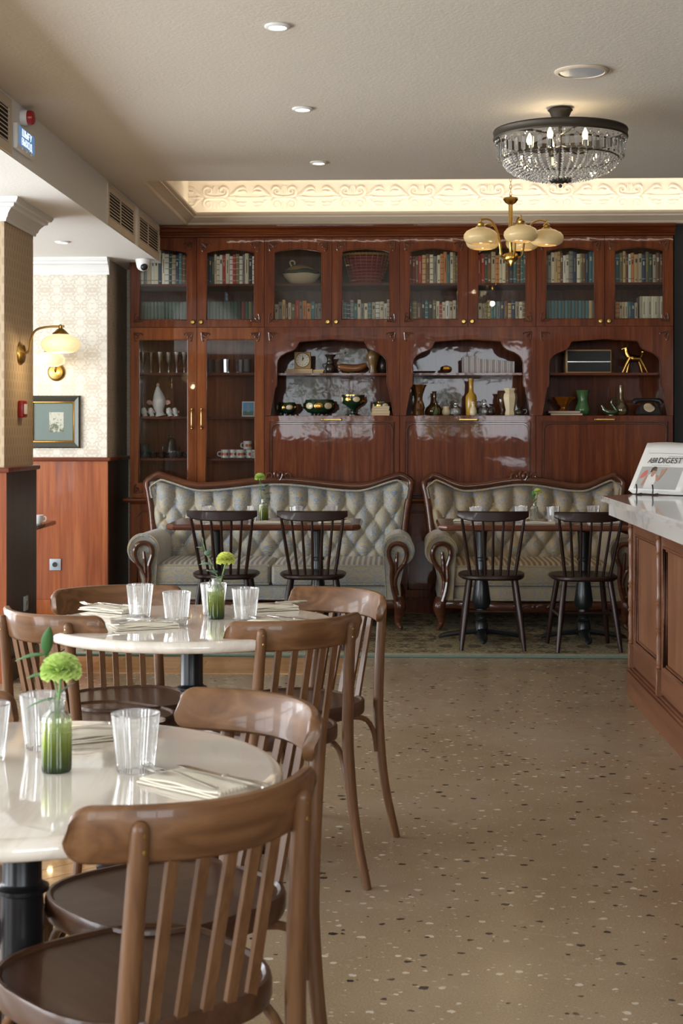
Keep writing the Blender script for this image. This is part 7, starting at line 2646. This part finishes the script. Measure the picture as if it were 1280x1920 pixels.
for i, (u, dy, dz) in enumerate(((422, 0.0, 0), (436, 0.03, 0), (451, 0.0, 0), (460, 0.012, 0.0632), (468, 0.03, 0), (480, -0.055, 0))):
    lb = ['white floral mug leftmost on the lowest vitrine shelf', 'white floral mug second from left on the lowest vitrine shelf', 'white floral mug third from left on the lowest vitrine shelf',
          'white floral mug stacked on top of the others in vitrine', 'white floral mug under the stacked one in vitrine', 'white floral mug at right end of the lowest vitrine shelf'][i]
    y = YV + dy
    if mg is None:
        mg = turned('floral_mug', lb, 'mug', u, y, s3, mug_prof, M['white_ceramic'], 22, 0, 'floral mugs in the vitrine', 'body', mug_deco)
    else:
        if dz:
            dup(mg, (U(464, YV + 0.025), YV + 0.025, s3 + dz + 0.0006), 0.6, lb, 'floral mugs in the vitrine')
        else:
            dup(mg, (U(u, y), y, s3 + 0.0006), 0.2 * i, lb, 'floral mugs in the vitrine')

# big pieces behind the third and fourth upper doors
zu = UP_SHELF
t = ornament('duck_tureen', 'cream and green glazed lidded duck-shaped tureen behind third cupboard door', 'tureen', 566, YK + 0.17, zu)
b = B()
b.lathe([(0.07, 0), (0.10, 0.02), (0.135, 0.06), (0.142, 0.082), (0.136, 0.084), (0.09, 0.03)], seg=28, mat=Matrix.Diagonal((1.0, 0.75, 1.0)))
obj('bowl', b, M['cream_ceramic'], t)
b = B()
b.lathe([(0.134, 0.083), (0.128, 0.096), (0.090, 0.128), (0.045, 0.144), (0.001, 0.148)], (-0.01, 0, 0), 28, mat=Matrix.Diagonal((1.0, 0.75, 1.0)))
lid = obj('lid', b, plain('amber_cream_ceramic', (0.46, 0.28, 0.12), 0.2), t)
b = B()
b.tube([(0.14, 0, 0.083), (0.10, -0.075, 0.088), (0.03, -0.100, 0.100), (-0.04, -0.100, 0.092), (-0.11, -0.075, 0.090), (-0.14, 0, 0.086)], [0.005, 0.012, 0.016, 0.013, 0.011, 0.005], 8, 4)
obj('glaze_band', b, plain('green_drip_glaze', (0.03, 0.06, 0.035), 0.2), lid)
b = B()
b.tube([(-0.075, -0.02, 0.135), (-0.088, -0.02, 0.165), (-0.070, -0.02, 0.178), (-0.052, -0.02, 0.165), (-0.056, -0.02, 0.148)], 0.006, 8, 4)
obj('handle', b, M['cream_ceramic'], lid)
t = ornament('wicker_basket', 'red wicker basket with flaring sides behind fourth cupboard door', 'basket', 687, YK + 0.19, zu)
M['wicker_red'] = NT('red_woven_cane').P((0.22, 0.020, 0.022), 0.5)
M['wicker_tan'] = plain('tan_cane', (0.36, 0.20, 0.07), 0.5)
def bask(u, z):
    return
for j in range(9):                            # woven rows
    z = 0.012 + j * 0.0235
    k = 0.105 + 0.055 * (z / 0.22)
    b = B()
    P = []
    for i in range(48):
        a = 2 * pi * i / 48
        r = 1 + 0.020 * sin(12 * a + j * pi)
        P.append((k * r * cos(a), k * 0.62 * r * sin(a), z))
    b.tube(P, 0.0125, 6, loop=True, up=(0, 0, 1), flat=1.0)
    obj('woven_row', b, M['wicker_red'], t, angle=70)
for i in range(24):
    a = 2 * pi * i / 24
    b = B()
    b.tube([(0.112 * cos(a), 0.071 * sin(a), 0.0), (0.142 * cos(a), 0.090 * sin(a), 0.11), (0.175 * cos(a), 0.110 * sin(a), 0.225)], 0.0026, 5)
    obj('stake', b, M['wicker_tan'], t)
b = B()
for q_ in range(2):
    b.tube([((0.173 + 0.004 * sin(20 * 2 * pi * i / 80 + q_ * pi)) * cos(2 * pi * i / 80), (0.108 + 0.004 * sin(20 * 2 * pi * i / 80 + q_ * pi)) * sin(2 * pi * i / 80), 0.222 + 0.005 * cos(20 * 2 * pi * i / 80 + q_ * pi)) for i in range(80)], 0.006, 6, loop=True)
obj('rim', b, M['wicker_tan'], t)

# ------------------------------------------------------------------ trees added outside the rear windows to dim and break up the lacquer reflections
M['tree_leaf'] = plain('added_tree_leaf', (0.07, 0.15, 0.035), 0.6)
for (cx, cy, cz, rx, rz_, lb, seed) in ((-0.9, -7.0, 2.3, 1.5, 1.3, 'leafy tree added outside the rear window to dim the first niche reflection', 1), (1.1, -7.6, 1.2, 0.6, 1.0, 'small leafy tree added outside the rear window to break the second niche reflection', 2)):
    t = thing('added_tree', lb, 'tree', (cx, cy, -0.5), 0, 'trees added outside for the reflections')
    rg = random.Random(seed)
    b = B()
    for i in range(900):
        a, q = rg.uniform(0, 2 * pi), rg.uniform(-1, 1)
        rr_ = rg.uniform(0.45, 1.0)
        p = Vector((rx * rr_ * cos(a) * sqrt(1 - q * q), rx * 0.6 * rr_ * sin(a) * sqrt(1 - q * q), cz + 0.5 + rz_ * rr_ * q))
        s = rg.uniform(0.05, 0.10)
        u_ = Vector((rg.uniform(-1, 1), rg.uniform(-1, 1), rg.uniform(-1, 1))).normalized()
        w_v = u_.orthogonal().normalized()
        b.faces([p - u_ * s, p + w_v * s * 0.5, p + u_ * s, p - w_v * s * 0.5], [(0, 1, 2, 3)])
    o = obj('foliage', b, M['tree_leaf'], t, angle=0)
    o['kind'] = 'stuff'
    b = B()
    b.tube([(0, 0, 0), (0.03, 0, cz * 0.6), (0, 0, cz + 0.6)], [0.09, 0.07, 0.03], 8, 2)
    obj('trunk', b, M['dark_wainscot'], t)
